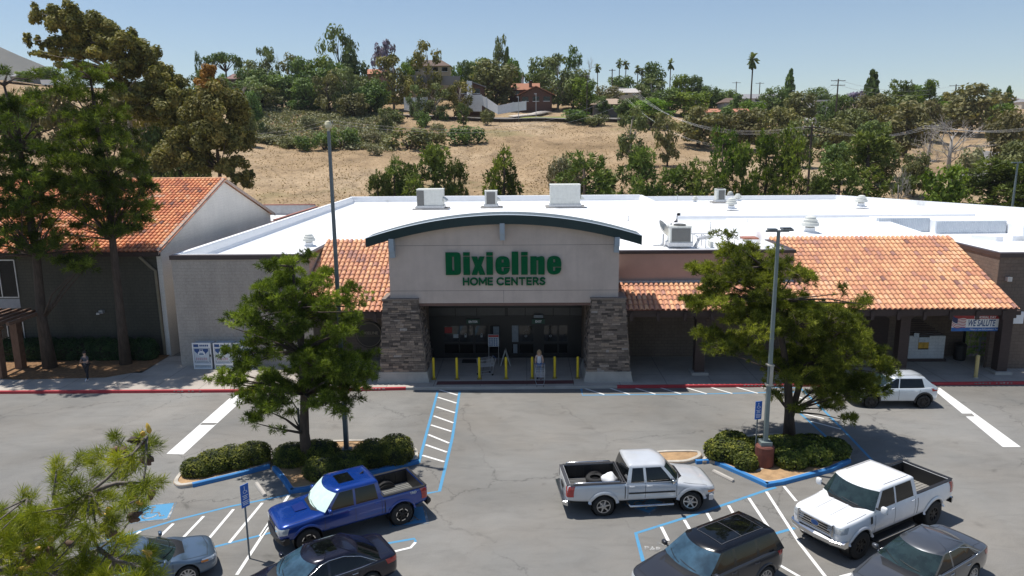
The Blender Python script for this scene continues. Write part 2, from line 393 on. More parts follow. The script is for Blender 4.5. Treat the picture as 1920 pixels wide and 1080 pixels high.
def terr(x, y):
    if y <= 95: return 0.
    s = x/y; i = 0
    while i < 7 and s > _S[i+1]: i += 1
    t = min(1, max(0, (s-_S[i])/(_S[i+1]-_S[i]))); t = t*t*(3-2*t)
    j = 0
    while j < len(_R)-2 and y > _R[j+1][0]: j += 1
    z = [_R[q][1][i]*(1-t)+_R[q][1][i+1]*t for q in range(max(0, j-1), min(len(_R), j+3))]
    ys = [_R[q][0] for q in range(max(0, j-1), min(len(_R), j+3))]
    k = ys.index(_R[j][0]); y0, y1 = ys[k], ys[k+1]; u = min(1, (y-y0)/(y1-y0))
    d = (z[k+1]-z[k])/(y1-y0)
    m0 = (z[k+1]-z[k-1])/(y1-ys[k-1]) if k > 0 else 0.
    m1 = (z[k+2]-z[k])/(ys[k+2]-y0) if k+2 < len(z) else d
    h = y1-y0; u2, u3 = u*u, u*u*u
    zz = (2*u3-3*u2+1)*z[k]+(u3-2*u2+u)*h*m0+(-2*u3+3*u2)*z[k+1]+(u3-u2)*h*m1
    w = min(1, (y-95)/40)
    zz += w*(noise.noise(Vector((x*.03, y*.03, 0)))*.9+noise.noise(Vector((x*.12, y*.12, 5)))*.28)
    return zz
def frange(a, b, st):
    r = []; v = a
    while v < b-1e-6: r.append(v); v += st
    return r
ys = [-400, -100, 0, 50, 88, 95]+frange(98, 330, 3)+[340, 355, 375, 400, 450, 520, 620, 760, 900, 1200, 1700, 2500, 3200]
xs = [-3000, -2400, -1800, -1100, -700, -450, -330]+frange(-260, 300, 4)+[330, 400, 520, 700, 1100, 1800, 2400, 3000]
g = MB(); nx = len(xs)
for y in ys:
    for x in xs: g.av((x, y, -.012 if y <= 95 else terr(x, y)-.012))
for j in range(len(ys)-1):
    for i in range(nx-1): b = j*nx+i; g.af((b, b+1, b+nx+1, b+nx))
k = NM('dry_grass_hillside')
big = k.ramp(k.noise(.022, 5, .6, dist=.5), [(.32, (.26, .18, .10)), (.5, (.37, .265, .16)), (.68, (.46, .35, .23))])
pat = k.ramp(k.noise(.13, 6, .75, k.vscale((1, .6, 1)), dist=.5), [(.30, .52), (.48, .92), (.7, 1.2)])
tuf = k.ramp(k.noise(1.3, 4, .8), [(.28, .58), (.55, 1.05), (.8, 1.2)])
c = k.mix(1., k.mix(1., big, pat, 'MULTIPLY'), tuf, 'MULTIPLY')
c = k.mix(k.ramp(k.noise(.05, 3), [(.58, 0.), (.72, .55)]), c, (.20, .19, .09))
k.set(Base_Color=c, Roughness=.95); k.p.inputs['Specular IOR Level'].default_value = .1
k.bump(k.noise(1.1, 5, .8), .9, .35)
struct(g, 'ground', k.m, smooth=True)
# far mountain at the left
mt = MB(); N = 40; prof = []
for i in range(N+1):
    u = -900+i*(1500/N)
    v = 88+(u/118.)*52 if u > 0 else 88-24*sin(min(1, -u/500)*pi/2)+max(0, (-u-500)/400)*60
    v += noise.noise(Vector((u*.02, 3, 0)))*3
    prof.append(A(u, min(v, 230), 2600))
for i, p in enumerate(prof):
    z0 = min(p.z, 60); p = Vector((p.x, p.y, max(p.z, 66)))
    for t in (0., .25, .5, .75, 1.):
        yy = 1900+700*t; zz = z0+(p.z-z0)*t+noise.noise(Vector((p.x*.004, yy*.004, 2)))*14*(1-t)
        mt.av((p.x, yy, zz if t > 0 else 20))
for i in range(N):
    for j in range(4): b = i*5+j; mt.af((b, b+5, b+6, b+1))
k = NM('mountain_scrub'); k.set(Base_Color=k.ramp(k.noise(.006, 8, .75), [(.35, (.085, .08, .065)), (.65, (.13, .12, .095))]), Roughness=1.)
struct(mt, 'mountain', k.m, smooth=True)
# ------------------------------------------------------------------ parking lot sheet, kerbs, walk
Z1 = .0
lot = MB(); lot.poly([(-90, -160, Z1), (90, -160, Z1), (90, 40.2, Z1), (48, 40.2, Z1), (-90, 40.2, Z1)])
struct(lot, 'parking_lot', M['asphalt'])
yard = MB(); yard.poly([(-60, 40.2, -.004), (80, 40.2, -.004), (80, 94, -.004), (-60, 94, -.004)])
struct(yard, 'service_yard', M['asphalt'])
def strip(mb, pts, w, z):             # flat strip centred on a polyline
    pts = [Vector((p[0], p[1], 0)) for p in pts]
    L = []; R = []
    for i, p in enumerate(pts):
        a = pts[max(0, i-1)]; b = pts[min(len(pts)-1, i+1)]; d = (b-a).normalized(); n = Vector((-d.y, d.x, 0))
        L.append(p+n*w/2); R.append(p-n*w/2)
    for i in range(len(pts)-1): mb.poly([(R[i].x, R[i].y, z), (R[i+1].x, R[i+1].y, z), (L[i+1].x, L[i+1].y, z), (L[i].x, L[i].y, z)])
def kerbline(mb, pts, w, h, z0=0., closed=False):
    pts = [Vector((p[0], p[1], 0)) for p in pts]; n = len(pts); b = len(mb.v)
    for i, p in enumerate(pts):
        if closed: a, c = pts[i-1], pts[(i+1) % n]
        else: a, c = pts[max(0, i-1)], pts[min(n-1, i+1)]
        d = (c-a).normalized(); q = Vector((-d.y, d.x, 0))
        for o, z in ((0, z0-.02), (0.015, z0+h-.02), (.03, z0+h), (w, z0+h), (w, z0-.02)): mb.v.append((p.x+q.x*o, p.y+q.y*o, z))
    for i in range(n if closed else n-1):
        j = (i+1) % n
        for k in range(4): mb.af((b+i*5+k, b+j*5+k, b+j*5+k+1, b+i*5+k+1))
    if not closed: mb.af([b+k for k in range(5)][::-1]); mb.af([b+(n-1)*5+k for k in range(5)])
KF = [(-60, 37.7), (-29, 37.95), (-16, 38.1), (-10, 38.25), (-6.6, 38.45), (8.6, 38.72), (27, 39.15), (60, 39.6)]
def kf(x):
    for (x0, y0), (x1, y1) in zip(KF, KF[1:]):
        if x <= x1: return y0+(y1-y0)*(x-x0)/(x1-x0)
    return KF[-1][1]
wk = MB()
xsw = sorted(set([p[0] for p in KF]+[-45, -22.9, -5.9, 3.3, 15, 40]))
for x0, x1 in zip(xsw, xsw[1:]):
    if x1 <= -22.9: yb = 41.2
    else: yb = 44.6
    wk.poly([(x0, kf(x0)+.16, .15), (x1, kf(x1)+.16, .15), (x1, yb, .15), (x0, yb, .15)])
k = NM('sidewalk')
sp = k.n('ShaderNodeTexBrick', offset=0.); k.l(k.obj(), sp.inputs['Vector']); sp.inputs['Scale'].default_value = 1; sp.inputs['Brick Width'].default_value = 2.6; sp.inputs['Row Height'].default_value = 2.9; sp.inputs['Mortar Size'].default_value = .018
sp.inputs['Color1'].default_value = (.43, .385, .335, 1); sp.inputs['Color2'].default_value = (.40, .36, .315, 1); sp.inputs['Mortar'].default_value = (.2, .18, .16, 1)
st = k.ramp(k.noise(.5, 6, .7), [(.3, .78), (.6, 1.05)]); k.set(Base_Color=k.mix(1., k.mix(1., sp.outputs['Color'], st, 'MULTIPLY'), k.ramp(k.noise(25, 3), [(.3, .9), (.7, 1.06)]), 'MULTIPLY'), Roughness=.85); k.bump(k.noise(40, 3), .3, .006)
struct(wk, 'sidewalk', k.m)
def kerbpart(x0, x1, name, mt):
    b = MB(); xx = [x0]+[p[0] for p in KF if x0 < p[0] < x1]+[x1]
    kerbline(b, [(x, kf(x)) for x in xx], .16, .153); return struct(b, name, mt)
kerbpart(-60, -6.7, 'kerb', M['redkerb']); kerbpart(-6.7, 5.0, 'kerb', M['concrete']); kerbpart(5.0, 60, 'kerb', M['redkerb'])
# white stencil scraps on the red kerb
sc = MB()
random.seed(4)
for x0, n in ((-10.2, 12), (12.0, 15), (24.6, 12), (-19.5, 8)):
    for i in range(n):
        x = x0+i*.2
        if random.random() < .85: sc.box(x, kf(x)-.006, .075, x+.09+random.random()*.06, kf(x)+.02, .12+random.random()*.02)
top_mesh(sc, 'kerb_lettering', M['wornwhite'], 'worn white stencilled lettering along the red kerb face', 'marking', (0, 38, 0))
# warning paver strip in front of the doors
wp = MB(); a, b_ = G(817, 724, .155), G(1076, 716.5, .155)
wp.poly([(a.x, kf(a.x)+.42, .156), (b_.x, kf(b_.x)+.42, .156), (b_.x, kf(b_.x)+1.02, .156), (a.x, kf(a.x)+1.02, .156)])
struct(wp, 'tactile_paving', block_mat('dark_red_pavers', (.15, .05, .05), (.12, .045, .045), (.09, .05, .05), .12, .12))
# mulch bed by the left building
md = MB(); md.poly([G(30, 712, .158), (-24.6, kf(-24)+2.3, .158), (-22.95, 41.6, .158), (-22.95, 44.9, .158), (-36, 44.9, .158), (-36, 40.9, .158)])
struct(md, 'planting_bed', M['mulch'])
# ------------------------------------------------------------------ painted markings (each sheet 4 mm above the asphalt)
def pl(L): return [G(u, v) for u, v in L]
def mark(name, segs, w, mt, label, base=None, z=.004, quads=()):
    mb = MB()
    for s_ in segs: strip(mb, pl(s_), w, z)
    for q in quads: p = pl(q); mb.poly([(a.x, a.y, z) for a in p])
    o = struct(mb, name, mt); return o
def ladder(name, sideA, sideB, n, mt='whitemark', w=.10, z=.004, t0=0., t1=1., skew=0.):
    mb = MB(); A0, A1 = pl(sideA); B0, B1 = pl(sideB)
    for i in range(n):
        t = t0+(t1-t0)*i/(n-1); p = A0.lerp(A1, t); q = B0.lerp(B1, t+skew); strip(mb, [p, q], w, z)
    return struct(mb, name, M[mt])
# hatch in front of the left pillar (running to the viewer)
mark('blue_marking', [[(821, 733), (803, 800), (785, 868)], [(862, 733), (848, 822), (833, 884), (824, 921), (801, 925)]], .13, M['bluemark'], '')
mark('white_marking', [[(p[0]+1, p[1]), (q[0], q[1])] for p, q in [((823, 731), (858, 741)), ((820, 745), (856, 756)), ((817, 763), (853, 774)), ((812, 780), (850, 793)), ((807, 797), (846, 809)),
     ((802, 815), (842, 831)), ((797, 834), (838, 848)), ((791, 854), (833, 866))]], .12, M['whitemark'], '', z=.008)
# hatch along the kerb right of the doors and round to the pine
mark('blue_marking', [[(1090, 729), (1092, 741), (1300, 739), (1440, 736), (1500, 735)], [(1440, 726), (1500, 727), (1545, 770), (1580, 805), (1640, 868), (1655, 880)], [(1495, 771), (1512, 785), (1545, 815), (1580, 850)]], .12, M['bluemark'], '')
mark('white_marking', [[(1093+47.5*i, 727.5-i*.35), (1133+48*i, 740-i*.4)] for i in range(8)]+[[(1488, 757-16), (1513, 750)], [(1483, 757), (1522, 768)], [(1498, 774), (1545, 785)], [(1520, 790), (1577, 805)], [(1505, 828-56), (1500, 770)]], .11, M['whitemark'], '', z=.008)
# stop bars at both ends of the drive
def bar(q, name): 
    o = mark(name, [], .1, M['whitemark'], '', quads=[q]); return o
bar([(312, 851), (344, 852), (468, 738), (437, 741)], 'white_marking'); bar([(1880, 838), (1914, 838), (1762, 727), (1748, 729)], 'white_marking')
worn = MB()
for q in ([(375, 797), (402, 797), (408, 793), (379, 793)], [(1800, 781), (1828, 781), (1822, 775.5), (1795, 775.5)]): worn.poly([(a.x, a.y, .008) for a in pl(q)])
struct(worn, 'worn_marking', M['asphalt'])
# left bays
mark('blue_marking', [[(200, 1012), (250, 999), (330, 975), (430, 950), (545, 927)], [(400, 1026), (480, 1006), (560, 985)], [(548, 882+40), (552, 924)], [(720, 1020), (777, 1010), (779, 1016)]], .12, M['bluemark'], '')
mark('white_marking', [[(301, 1005), (325, 982)], [(342, 1010), (382, 968)], [(385, 1018), (438, 955)], [(430, 1018), (492, 943)], [(444, 1078), (542, 928)], [(252, 1003), (264, 996)], [(488, 1005), (515, 965)], [(779, 1017), (770, 1027), (728, 1037)]], .11, M['whitemark'], '', z=.008)
# right bays
mark('blue_marking', [[(1206, 1053), (1192, 1000), (1300, 966), (1440, 918), (1455, 914)], [(1448, 1002), (1490, 990)]], .13, M['bluemark'], '')
mark('white_marking', [[(1240, 988), (1253, 1014)], [(1283, 975), (1293, 992)], [(1325, 961), (1336, 980)], [(1366, 948), (1379, 970)], [(1404, 934), (1448, 1000)], [(1437, 922), (1500, 1020), (1548, 1082)], [(1470, 912), (1493, 940)],
     [(1462, 1060), (1500, 1082)], [(1575, 1082), (1598, 1076)]], .115, M['whitemark'], '', z=.008)
# access symbols
def symbol(name, c, ang, sc, label):
    r = MB(); r2 = MB(); ca, sa = cos(ang), sin(ang)
    def T(x, y): return (c.x+(x*ca-y*sa)*sc, c.y+(x*sa+y*ca)*sc)
    def pg(mb, L, z): mb.poly([(*T(*p), z) for p in L])
    pg(r, [(-.75, -.75), (.75, -.75), (.75, .75), (-.75, .75)], .004)
    def st(L, w): strip(r2, [T(*p) for p in L], w*sc, .008)
    st([(-.75, -.7), (.75, -.7)], .08); st([(-.75, .7), (.75, .7)], .08); st([(-.7, -.66), (-.7, .66)], .08); st([(.7, -.66), (.7, .66)], .08)
    for i in range(9): a = -.6+i*.45; pass
    st([(.28*cos(a)-.08, .28*sin(a)-.18) for a in [1.9+i*.42 for i in range(11)]], .08)
    st([(-.08, .3), (-.06, -.05), (.22, -.05), (.36, -.4), (.5, -.36)], .09)
    r2.poly([(*T(-.08+.09*cos(a), .45+.09*sin(a)), .008) for a in [i*pi/5 for i in range(10)]])
    t = thing(name, label, 'painted symbol', (c.x, c.y, 0)); r.build('blue_square', M['bluemark'], t); r2.build('wheelchair_figure', M['wornwhite'], t)
symbol('accessible_bay_symbol', G(287, 961), radians(14), .92, 'blue and white wheelchair square painted behind the left island')
symbol('accessible_bay_symbol', G(765, 968), radians(14), .92, 'blue wheelchair square painted under the rear of the blue pickup')
symbol('accessible_bay_symbol', G(1207, 944), radians(-40), .8, 'worn wheelchair square painted in the shadow beneath the silver pickup')
# ghost lettering NO PARKING
def textmesh(txt, size, bold=0., ext=0., sx=1., align='CENTER', shear=0.):
    cu = bpy.data.curves.new('lettering', 'FONT'); cu.body = txt; cu.size = size; cu.offset = bold; cu.extrude = ext; cu.align_x = align; cu.resolution_u = 3; cu.shear = shear
    o = bpy.data.objects.new('lettering', cu); COL.objects.link(o); dg = bpy.context.evaluated_depsgraph_get(); me = bpy.data.meshes.new_from_object(o.evaluated_get(dg))
    bpy.data.objects.remove(o); bpy.data.curves.remove(cu)
    for v in me.vertices: v.co.x *= sx
    return me
def lettering(name, txt, size, Mx, mt, parent, bold=0., ext=.0, sx=1., align='CENTER', shear=0.):
    mb = MB(); mb.merge(textmesh(txt, size, bold, ext, sx, align, shear), Mx); return mb.build(name, mt, parent)
FRONT = Matrix.Rotation(pi/2, 4, 'X')     # text standing up, facing the viewer (-Y)
c = G(1248, 1030); t = thing('bay_lettering', 'worn white stencilled words on the asphalt beside the dark four wheel drive', 'marking', (c.x, c.y, 0))
lettering('stencil_letters', 'NO\nPARKING', .34, Matrix.Translation((c.x, c.y+.2, .0085)) @ Matrix.Rotation(radians(-8), 4, 'Z'), M['wornwhite'], t, bold=.012, sx=.95)
# ------------------------------------------------------------------ islands
def island(name, loop, label, blue=(), soil='dirt', gap=None):
    pts = [G(u, v) for u, v in loop]
    # counter clockwise so that the kerb lies inside the loop
    ar = sum(a.x*b.y-b.x*a.y for a, b in zip(pts, pts[1:]+pts[:1]))
    if ar < 0: pts.reverse()
    t = thing(name, label, 'planting island', (pts[0].x, pts[0].y, 0))
    def sm(P):
        out = []
        n = len(P)
        for i in range(n):
            a, b = P[i], P[(i+1) % n]; out += [a.lerp(b, .2), a.lerp(b, .8)]
        return out
    P = sm(sm(pts)) if len(pts) > 3 else pts
    f = MB(); kerbline(f, P, .17, .15, closed=True); f.build('kerb_edge', M['kerb'], t)
    s_ = MB(); s_.poly([(p.x, p.y, .11) for p in P]); s_.build('soil', M[soil], t)
    for seg in blue:
        b = MB(); q = [G(u, v) for u, v in seg]
        if (q[0]-q[-1]).length < .01: continue
        c0 = sum(q, Vector())/len(q); cc = sum(pts, Vector())/len(pts)
        d = (q[-1]-q[0]); n = Vector((-d.y, d.x, 0))
        if n.dot(cc-c0) < 0: q.reverse()
        kerbline(b, [(p.x, p.y) for p in q], .185, .154); b.build('painted_kerb', M['bluekerb'], t)
    return t
island('planting_island', [(323, 908), (333, 917), (360, 914), (440, 895), (506, 877), (508, 848), (495, 833), (420, 850), (345, 880)], 'narrow kerbed bed round the long low hedge at left', [[(362, 914.5), (440, 896), (507, 878.5)]])
island('planting_island', [(512, 880), (530, 903), (543, 924), (575, 921), (680, 893), (786, 868), (784, 842), (700, 828), (560, 832), (514, 858)], 'kerbed bed holding the left pine, its light pole and round shrubs', [[(510, 881), (529, 904), (543, 926)], [(545, 926), (575, 922.5), (680, 895), (786, 869.5)]])
island('planting_island', [(1312, 872), (1335, 868), (1385, 890), (1438, 913), (1470, 908), (1560, 884), (1597, 866), (1592, 840), (1560, 826), (1500, 818), (1400, 818), (1330, 846)], 'kerbed bed holding the right pine, light pole and shrubs', [[(1306, 871), (1335, 869), (1385, 891), (1437, 914.5)], [(1439, 914.5), (1470, 909.5), (1560, 885.5), (1596, 868)]])
island('planting_island', [(1216, 850), (1232, 872), (1290, 872), (1318, 860), (1311, 848)], 'small bare soil bed with pale kerb behind the silver pickup')
def stop(u0, v0, u1, v1, label, mt='concrete'):
    a, b = G(u0, v0), G(u1, v1); d = b-a; L = d.length; t = MB(); n = 9
    for i in range(n-1): pass
    ang = atan2(d.y, d.x); mb = MB()
    R = Matrix.Rotation(ang, 4, 'Z'); R.translation = a
    prof = [(-.08, .0), (-.08, .06), (-.05, .12), (.05, .12), (.08, .06), (.08, 0)]
    vv = []
    for x in (0, .04, L-.04, L):
        for (y, z) in prof: zz = z*(.85 if x in (0, L) else 1); vv.append(R @ Vector((x, y*(.85 if x in (0, L) else 1), zz)))
    for p in vv: mb.av(p)
    for i in range(3):
        for k in range(6): k2 = (k+1) % 6; mb.af((i*6+k, (i+1)*6+k, (i+1)*6+k2, i*6+k2))
    mb.af(range(6)[::-1]); mb.af(range(18, 24))
    return top_mesh(mb, 'wheel_stop', M[mt], label, 'wheel stop', tuple(a), 'concrete wheel stops')
stop(1337, 885, 1375, 904, 'pale concrete wheel stop ahead of the silver pickup')
stop(481, 908, 497, 931, 'broken white wheel stop beside the left island corner')
stop(1416, 888, 1442, 878, 'white block lying at the foot of the red concrete drum')
# ------------------------------------------------------------------ tile roofs
def tiles(x0, x1, y0, z0, y1, z1, seed=1, colw=.285, rowl=.45, xl=None, pale=0.):
    """barrel tiles over a slope rising in +Y; xl(t) may trim the left end"""
    rnd = random.Random(seed); mb = MB()
    L = hypot(y1-y0, z1-z0); up = Vector((0, (y1-y0)/L, (z1-z0)/L)); nr = Vector((0, -up.z, up.y)); E = Vector((0, y0, z0))
    nc = int((x1-x0)/colw); nrw = int(L/rowl)
    for r in range(nrw):
        s0 = r*L/nrw; s1 = s0+L/nrw
        for c_ in range(nc):
            xc = x0+(c_+.5)*(x1-x0)/nc
            if xl and xc < xl(s0/L): continue
            q = rnd.random(); q = .56+(q-.5)*.5+noise.noise(Vector((xc*.5, r*.3, seed)))*.5 if rnd.random() > .07 else rnd.random()*.35
            mb.cr = min(1, max(0, q+pale*(1-s0/L)))
            j = rnd.uniform(-.012, .012); w0 = .118+rnd.uniform(-.004, .004); w1 = .098; n = 6; b = len(mb.v); lift = rnd.uniform(0, .012)
            for s_, w, h in ((s0-.05+j, w0, .035+lift), (s1+.02, w1, .0)):
                P = E+up*s_+nr*h
                for k in range(n+1):
                    a = pi*k/n; p = P-Vector((1, 0, 0))*cos(a)*w+nr*sin(a)*w*.85; mb.v.append((xc+p.x, p.y, p.z))
            for k in range(n): mb.af((b+k, b+k+1, b+n+1+k+1, b+n+1+k))
            # lip
            mb.cr = max(0, mb.cr-.25); b2 = len(mb.v); P = E+up*(s0-.05+j)+nr*(.035+lift)
            for k in range(n+1):
                a = pi*k/n; p = P-Vector((1, 0, 0))*cos(a)*(w0-.022)+nr*sin(a)*(w0-.022)*.85; mb.v.append((xc+p.x, p.y, p.z))
            for k in range(n): mb.af((b+k, b2+k, b2+k+1, b+k+1))
            mb.cr = rnd.random()*.45
            xa, xb = xc+w0*.6, xc+(x1-x0)/nc-w0*.6
            a_, b_ = E+up*(s0-.03)+nr*.004, E+up*(s1)+nr*-.012
            mb.poly([(xa, a_.y, a_.z), (xb, a_.y, a_.z), (xb, b_.y, b_.z), (xa, b_.y, b_.z)])
    mb.cr = .1
    a_, b_ = E-nr*.03, E+up*L-nr*.03; mb.poly([(x0, a_.y, a_.z), (x1, a_.y, a_.z), (x1, b_.y, b_.z), (x0, b_.y, b_.z)])
    return mb
# ------------------------------------------------------------------ the store
st = thing('store_building', 'long white-roofed home centre with arched portal, stone pillars and clay tile eaves', 'store', (0, 41, 0))
XL, XM = -21.15, -12.9; YF = 42.6; YB = 88.; ZT = 7.0; ZD = 6.15
b = MB(); b.box(XL, YF, -.05, XM, YF+.3, ZT-.28); b.box(XL, YF+.3, -.05, XL+.3, YB, ZT-.1); b.box(XM-.3, YF+.3, -.05, XM, 47.2, ZT-.28)
b.build('block_wall', M['block'], st)
b = MB(); b.box(XL-.07, YF-.07, ZT-.28, XM+.04, YF+.38, ZT-.02); b.box(XM-.3, YF+.38, ZT-.28, XM+.04, 47.2, ZT-.02); b.build('coping', M['coping'], st)
b = MB(); b.box(XL-.05, YF+.381, ZT-.1, XL+.3, YB+.3, ZT-.02); b.build('coping', M['pinkcop'], st)
# white membrane: deck, parapet skins with coved foot
b = MB()
XR = 13.6; XE = 41.; YM = 66.
b.poly([(XL+.3, YF+.3, ZD), (XM-.3, YF+.3, ZD), (XM-.3, 47, ZD), (XL+.3, 47, ZD)]); b.poly([(XL+.3, 47, ZD), (XR, 47, ZD), (XR, YB, ZD), (XL+.3, YB, ZD)]); b.poly([(-7.5, 41.4, ZD), (5.2, 41.4, ZD), (5.2, 47, ZD), (-7.5, 47, ZD)]); b.poly([(5.2, 42.3, ZD), (15.3, 42.3, ZD), (15.3, 47, ZD), (5.2, 47, ZD)]); b.poly([(XR, 47, ZD), (XE, 47, ZD), (XE, YM, ZD), (XR, YM, ZD)])
b.build('roof_deck', M['roofwhite'], st)
def para(mb, x0, y0, x1, y1, z0, z1, w=.3, cove=.35):     # white parapet whose inside face looks to +normal(left of direction)
    d = Vector((x1-x0, y1-y0, 0)).normalized(); n = Vector((-d.y, d.x, 0))
    pr = [(0, z0-.3), (0, z1), (w, z1), (w+.03, z1-.1), (w+.06, z0+cove), (w+.16, z0+cove*.45), (w+.42, z0+.004)]
    bb = len(mb.v)
    for (x, y) in ((x0, y0), (x1, y1)):
        for o, z in pr: mb.v.append((x+n.x*o, y+n.y*o, z))
    K = len(pr)
    for k in range(K-1): mb.af((bb+k, bb+k+1, bb+K+k+1, bb+K+k)[::-1])
b = MB()
para(b, XL+.02, YB, XL+.02, YF+.3, ZD, ZT)                         # left
para(b, XR, YB+.3, XL, YB+.3, ZD, ZT+.05)                         # back of the high part
para(b, XR+.3, YM, XR+.3, YB+.3, ZD, ZT)                         # step to the back right roof
para(b, 40, YM+.1, XR, YM+.1, ZD, ZT-.25)
b.box(XL+.3, YF+.38, ZD-.2, XM-.3, YF+.6, ZT-.03); b.box(XM, 46.9, ZD-.2, -7.2, 47.3, ZT+.15); b.box(5.2, 42.12, ZD-.2, 15.5, 42.4, ZT+.12)
b.box(15.5, 46.75, ZD-.2, 26.8, 47.1, ZT+.13); b.box(15.2, 42.4, ZD-.2, 15.5, 46.75, ZT+.12)
b.build('parapet', M['roofwhite'], st)
b = MB()                                                             # lower roof at the back right, raking side
ZC = 6.0; P = [(XR+.3, YM+.2), (40.3, YM+.2), (52, 50), (60, 50), (60, 56), (38.5, 92), (XR+.3, 92)]
b.prism(P, ZC-.2, ZC); b.build('rear_deck', M['roofwhite'], st)
b = MB(); 
for p, q in (((60, 56), (38.5, 92)), ((38.5, 92), (XR+.3, 92))):
    d = (Vector((*q, 0))-Vector((*p, 0))).normalized(); n = Vector((-d.y, d.x, 0))*.25
    b.prism([(p[0], p[1]), (q[0], q[1]), (q[0]+n.x, q[1]+n.y), (p[0]+n.x, p[1]+n.y)], ZC-2, ZC+.55)
b.build('rear_parapet', M['roofwhite'], st)
# shaded steel screens on the right roof
k = NM('corrugated_steel'); wv = k.n('ShaderNodeTexWave', wave_type='BANDS', bands_direction='X'); wv.inputs['Scale'].default_value = 2.2; k.l(k.obj(), wv.inputs['Vector'])
k.set(Base_Color=k.ramp(k.noise(2, 4), [(.3, (.55, .60, .66)), (.7, (.62, .67, .72))]), Roughness=.5, Metallic=.2); k.bump(wv.outputs['Fac'], .8, .04)
b = MB(); q = A(1743, 412, 58); b.box(q.x-4, 57.9, ZD-.1, q.x, 58.1, ZT+.25); q2 = A(1902, 420, 56); b.box(q.x, 56.9, ZD-.1, q2.x, 57.1, ZT+.1); q3 = A(1990, 428, 55); b.box(q2.x+.1, 54.9, ZD-.1, q3.x, 55.1, ZT-.1)
b.build('screen_wall', k.m, st)
b = MB(); b.prism([(16.6, 47.15), (26.8, 47.15), (27.4, 50), (28.9, 59.7), (28.9, 61), (16.6, 61)], ZD, 7.01); b.build('raised_deck', M['roofwhite'], st)
b = MB(); b.box(q.x-4.1, 58.1, ZD-.1, q.x, 59.4, ZT+.28); b.box(q.x, 57.1, ZD-.1, q2.x+.1, 60.5, ZT+.13); b.box(q2.x+.1, 55.1, ZD-.1, q3.x, 60.5, ZT-.07); b.build('screen_cap', M['roofwhite'], st)
b = MB(); b.poly([(q.x+2.6, 53.2, 6.02), (q2.x+2, 53.2, 6.02), (q2.x+2, 56.8, 6.02), (q.x+1.2, 56.8, 6.02)]); b.build('roof_shade_patch', pmat('shade_grey', (.12, .15, .20), .8), st)  # flat dark sheet painted as the shadow at the foot of the screens
for u, v, u2, v2 in ((1822, 430, 1868, 449), (1900, 432, 1945, 447)): b = MB(); p_, r_ = G(u, v, 6.9), G(u2, v2, 6.3); b.prism([(p_.x, p_.y), (p_.x+.5, p_.y), (r_.x+.5, r_.y), (r_.x, r_.y)], 6.0, 6.5); b.build('curb_beam', M['roofwhite'], st)
# right hand box
XB = 26.95
b = MB(); b.box(XB, 41.6, -.05, XB+16, 41.9, ZT-.25); b.box(XB, 41.9, 3.5, XB+.3, 52, ZT-.25); b.build('brick_wall', M['blockbrown'], st)
b = MB(); b.box(XB-.05, 41.52, ZT-.25, XB+16.1, 42., ZT); b.box(XB-.05, 42., ZT-.25, XB+.3, 52, ZT-.02); b.build('coping', M['coping'], st)
b = MB(); b.box(XB+.3, 42, ZD, XB+16, 47.2, ZD+.5); b.build('side_deck', M['roofwhite'], st)
# back walls of the walkways, ceilings and recess
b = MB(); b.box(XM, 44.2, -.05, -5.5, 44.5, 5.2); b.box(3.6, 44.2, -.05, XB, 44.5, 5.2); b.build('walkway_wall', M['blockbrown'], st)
# portal
ya = 39.15; p0, p1, p2 = A(685, 447, ya), A(942, 403, ya), A(1204, 442, ya)
def arch(x):
    L0 = ((x-p1.x)*(x-p2.x))/((p0.x-p1.x)*(p0.x-p2.x)); L1 = ((x-p0.x)*(x-p2.x))/((p1.x-p0.x)*(p1.x-p2.x)); L2 = ((x-p0.x)*(x-p1.x))/((p2.x-p0.x)*(p2.x-p1.x))
    return p0.z*L0+p1.z*L1+p2.z*L2
YP = 39.6; PX0, PX1 = A(729.5, 500, YP).x, A(1160.5, 500, YP).x; PZ = A(940, 568, YP).z
N = 32
low = MB(); tp = [(PX0+(PX1-PX0)*i/N, arch(PX0+(PX1-PX0)*i/N)-.42) for i in range(N+1)]
low.prismy([(PX0, PZ), (PX1, PZ)]+[(x, z) for x, z in reversed(tp)], YP, 41.4)
pw = low.build('portal_wall', M['stucco'], st)
b = MB(); 
gz = A(940, 460, YP).z; gz2 = A(940, 545, YP).z
for z in (gz, gz2): b.box(PX0+.01, YP-.003, z, PX1-.01, YP+.02, z+.018)
gx = A(944, 540, YP).x; b.box(gx, YP-.004, PZ+.02, gx+.016, YP+.02, gz2); b.box(gx, YP-.004, gz+.02, gx+.016, YP+.02, gz+1.)
b.build('control_joint', pmat('joint_shadow', (.16, .13, .12), .9), pw)
b = MB(); b.box(PX0+.3, YP+.02, PZ-.16, PX1-.3, 44., PZ-.01); b.build('soffit', pmat('soffit', (.17, .10, .08), .8), st)
cv = MB()
xs_ = [p0.x+(p2.x-p0.x)*i/48 for i in range(49)]; K = 0
sec = [(ya, -.03), (ya, -.50), (ya+.25, -.52), (41.25, -.30), (41.25, -.02), (ya+.02, 0.)]
for x in xs_:
    for (y, dz) in sec: cv.av((x, y, arch(x)+dz))
for i in range(48):
    for k in range(6):
        cv.cm = 1 if k == 4 else 0; a = i*6+k; a2 = i*6+(k+1) % 6; cv.af((a, a+6, a2+6, a2))
cv.cm = 0; cv.af(range(6)); cv.af(range(48*6, 48*6+6)[::-1])
can = cv.build('arched_canopy', [M['cangreen'], M['canroof']], st)
b = MB()
for i in range(48):
    x, x2 = xs_[i], xs_[i+1]; 
    for yy, o in ((ya-.03, .03),): b.poly([(x, yy, arch(x)+.0), (x2, yy, arch(x2)+.0), (x2, yy+.09, arch(x2)+.03), (x, yy+.09, arch(x)+.03)])
b.build('drip_edge', M['steelblue'], can)
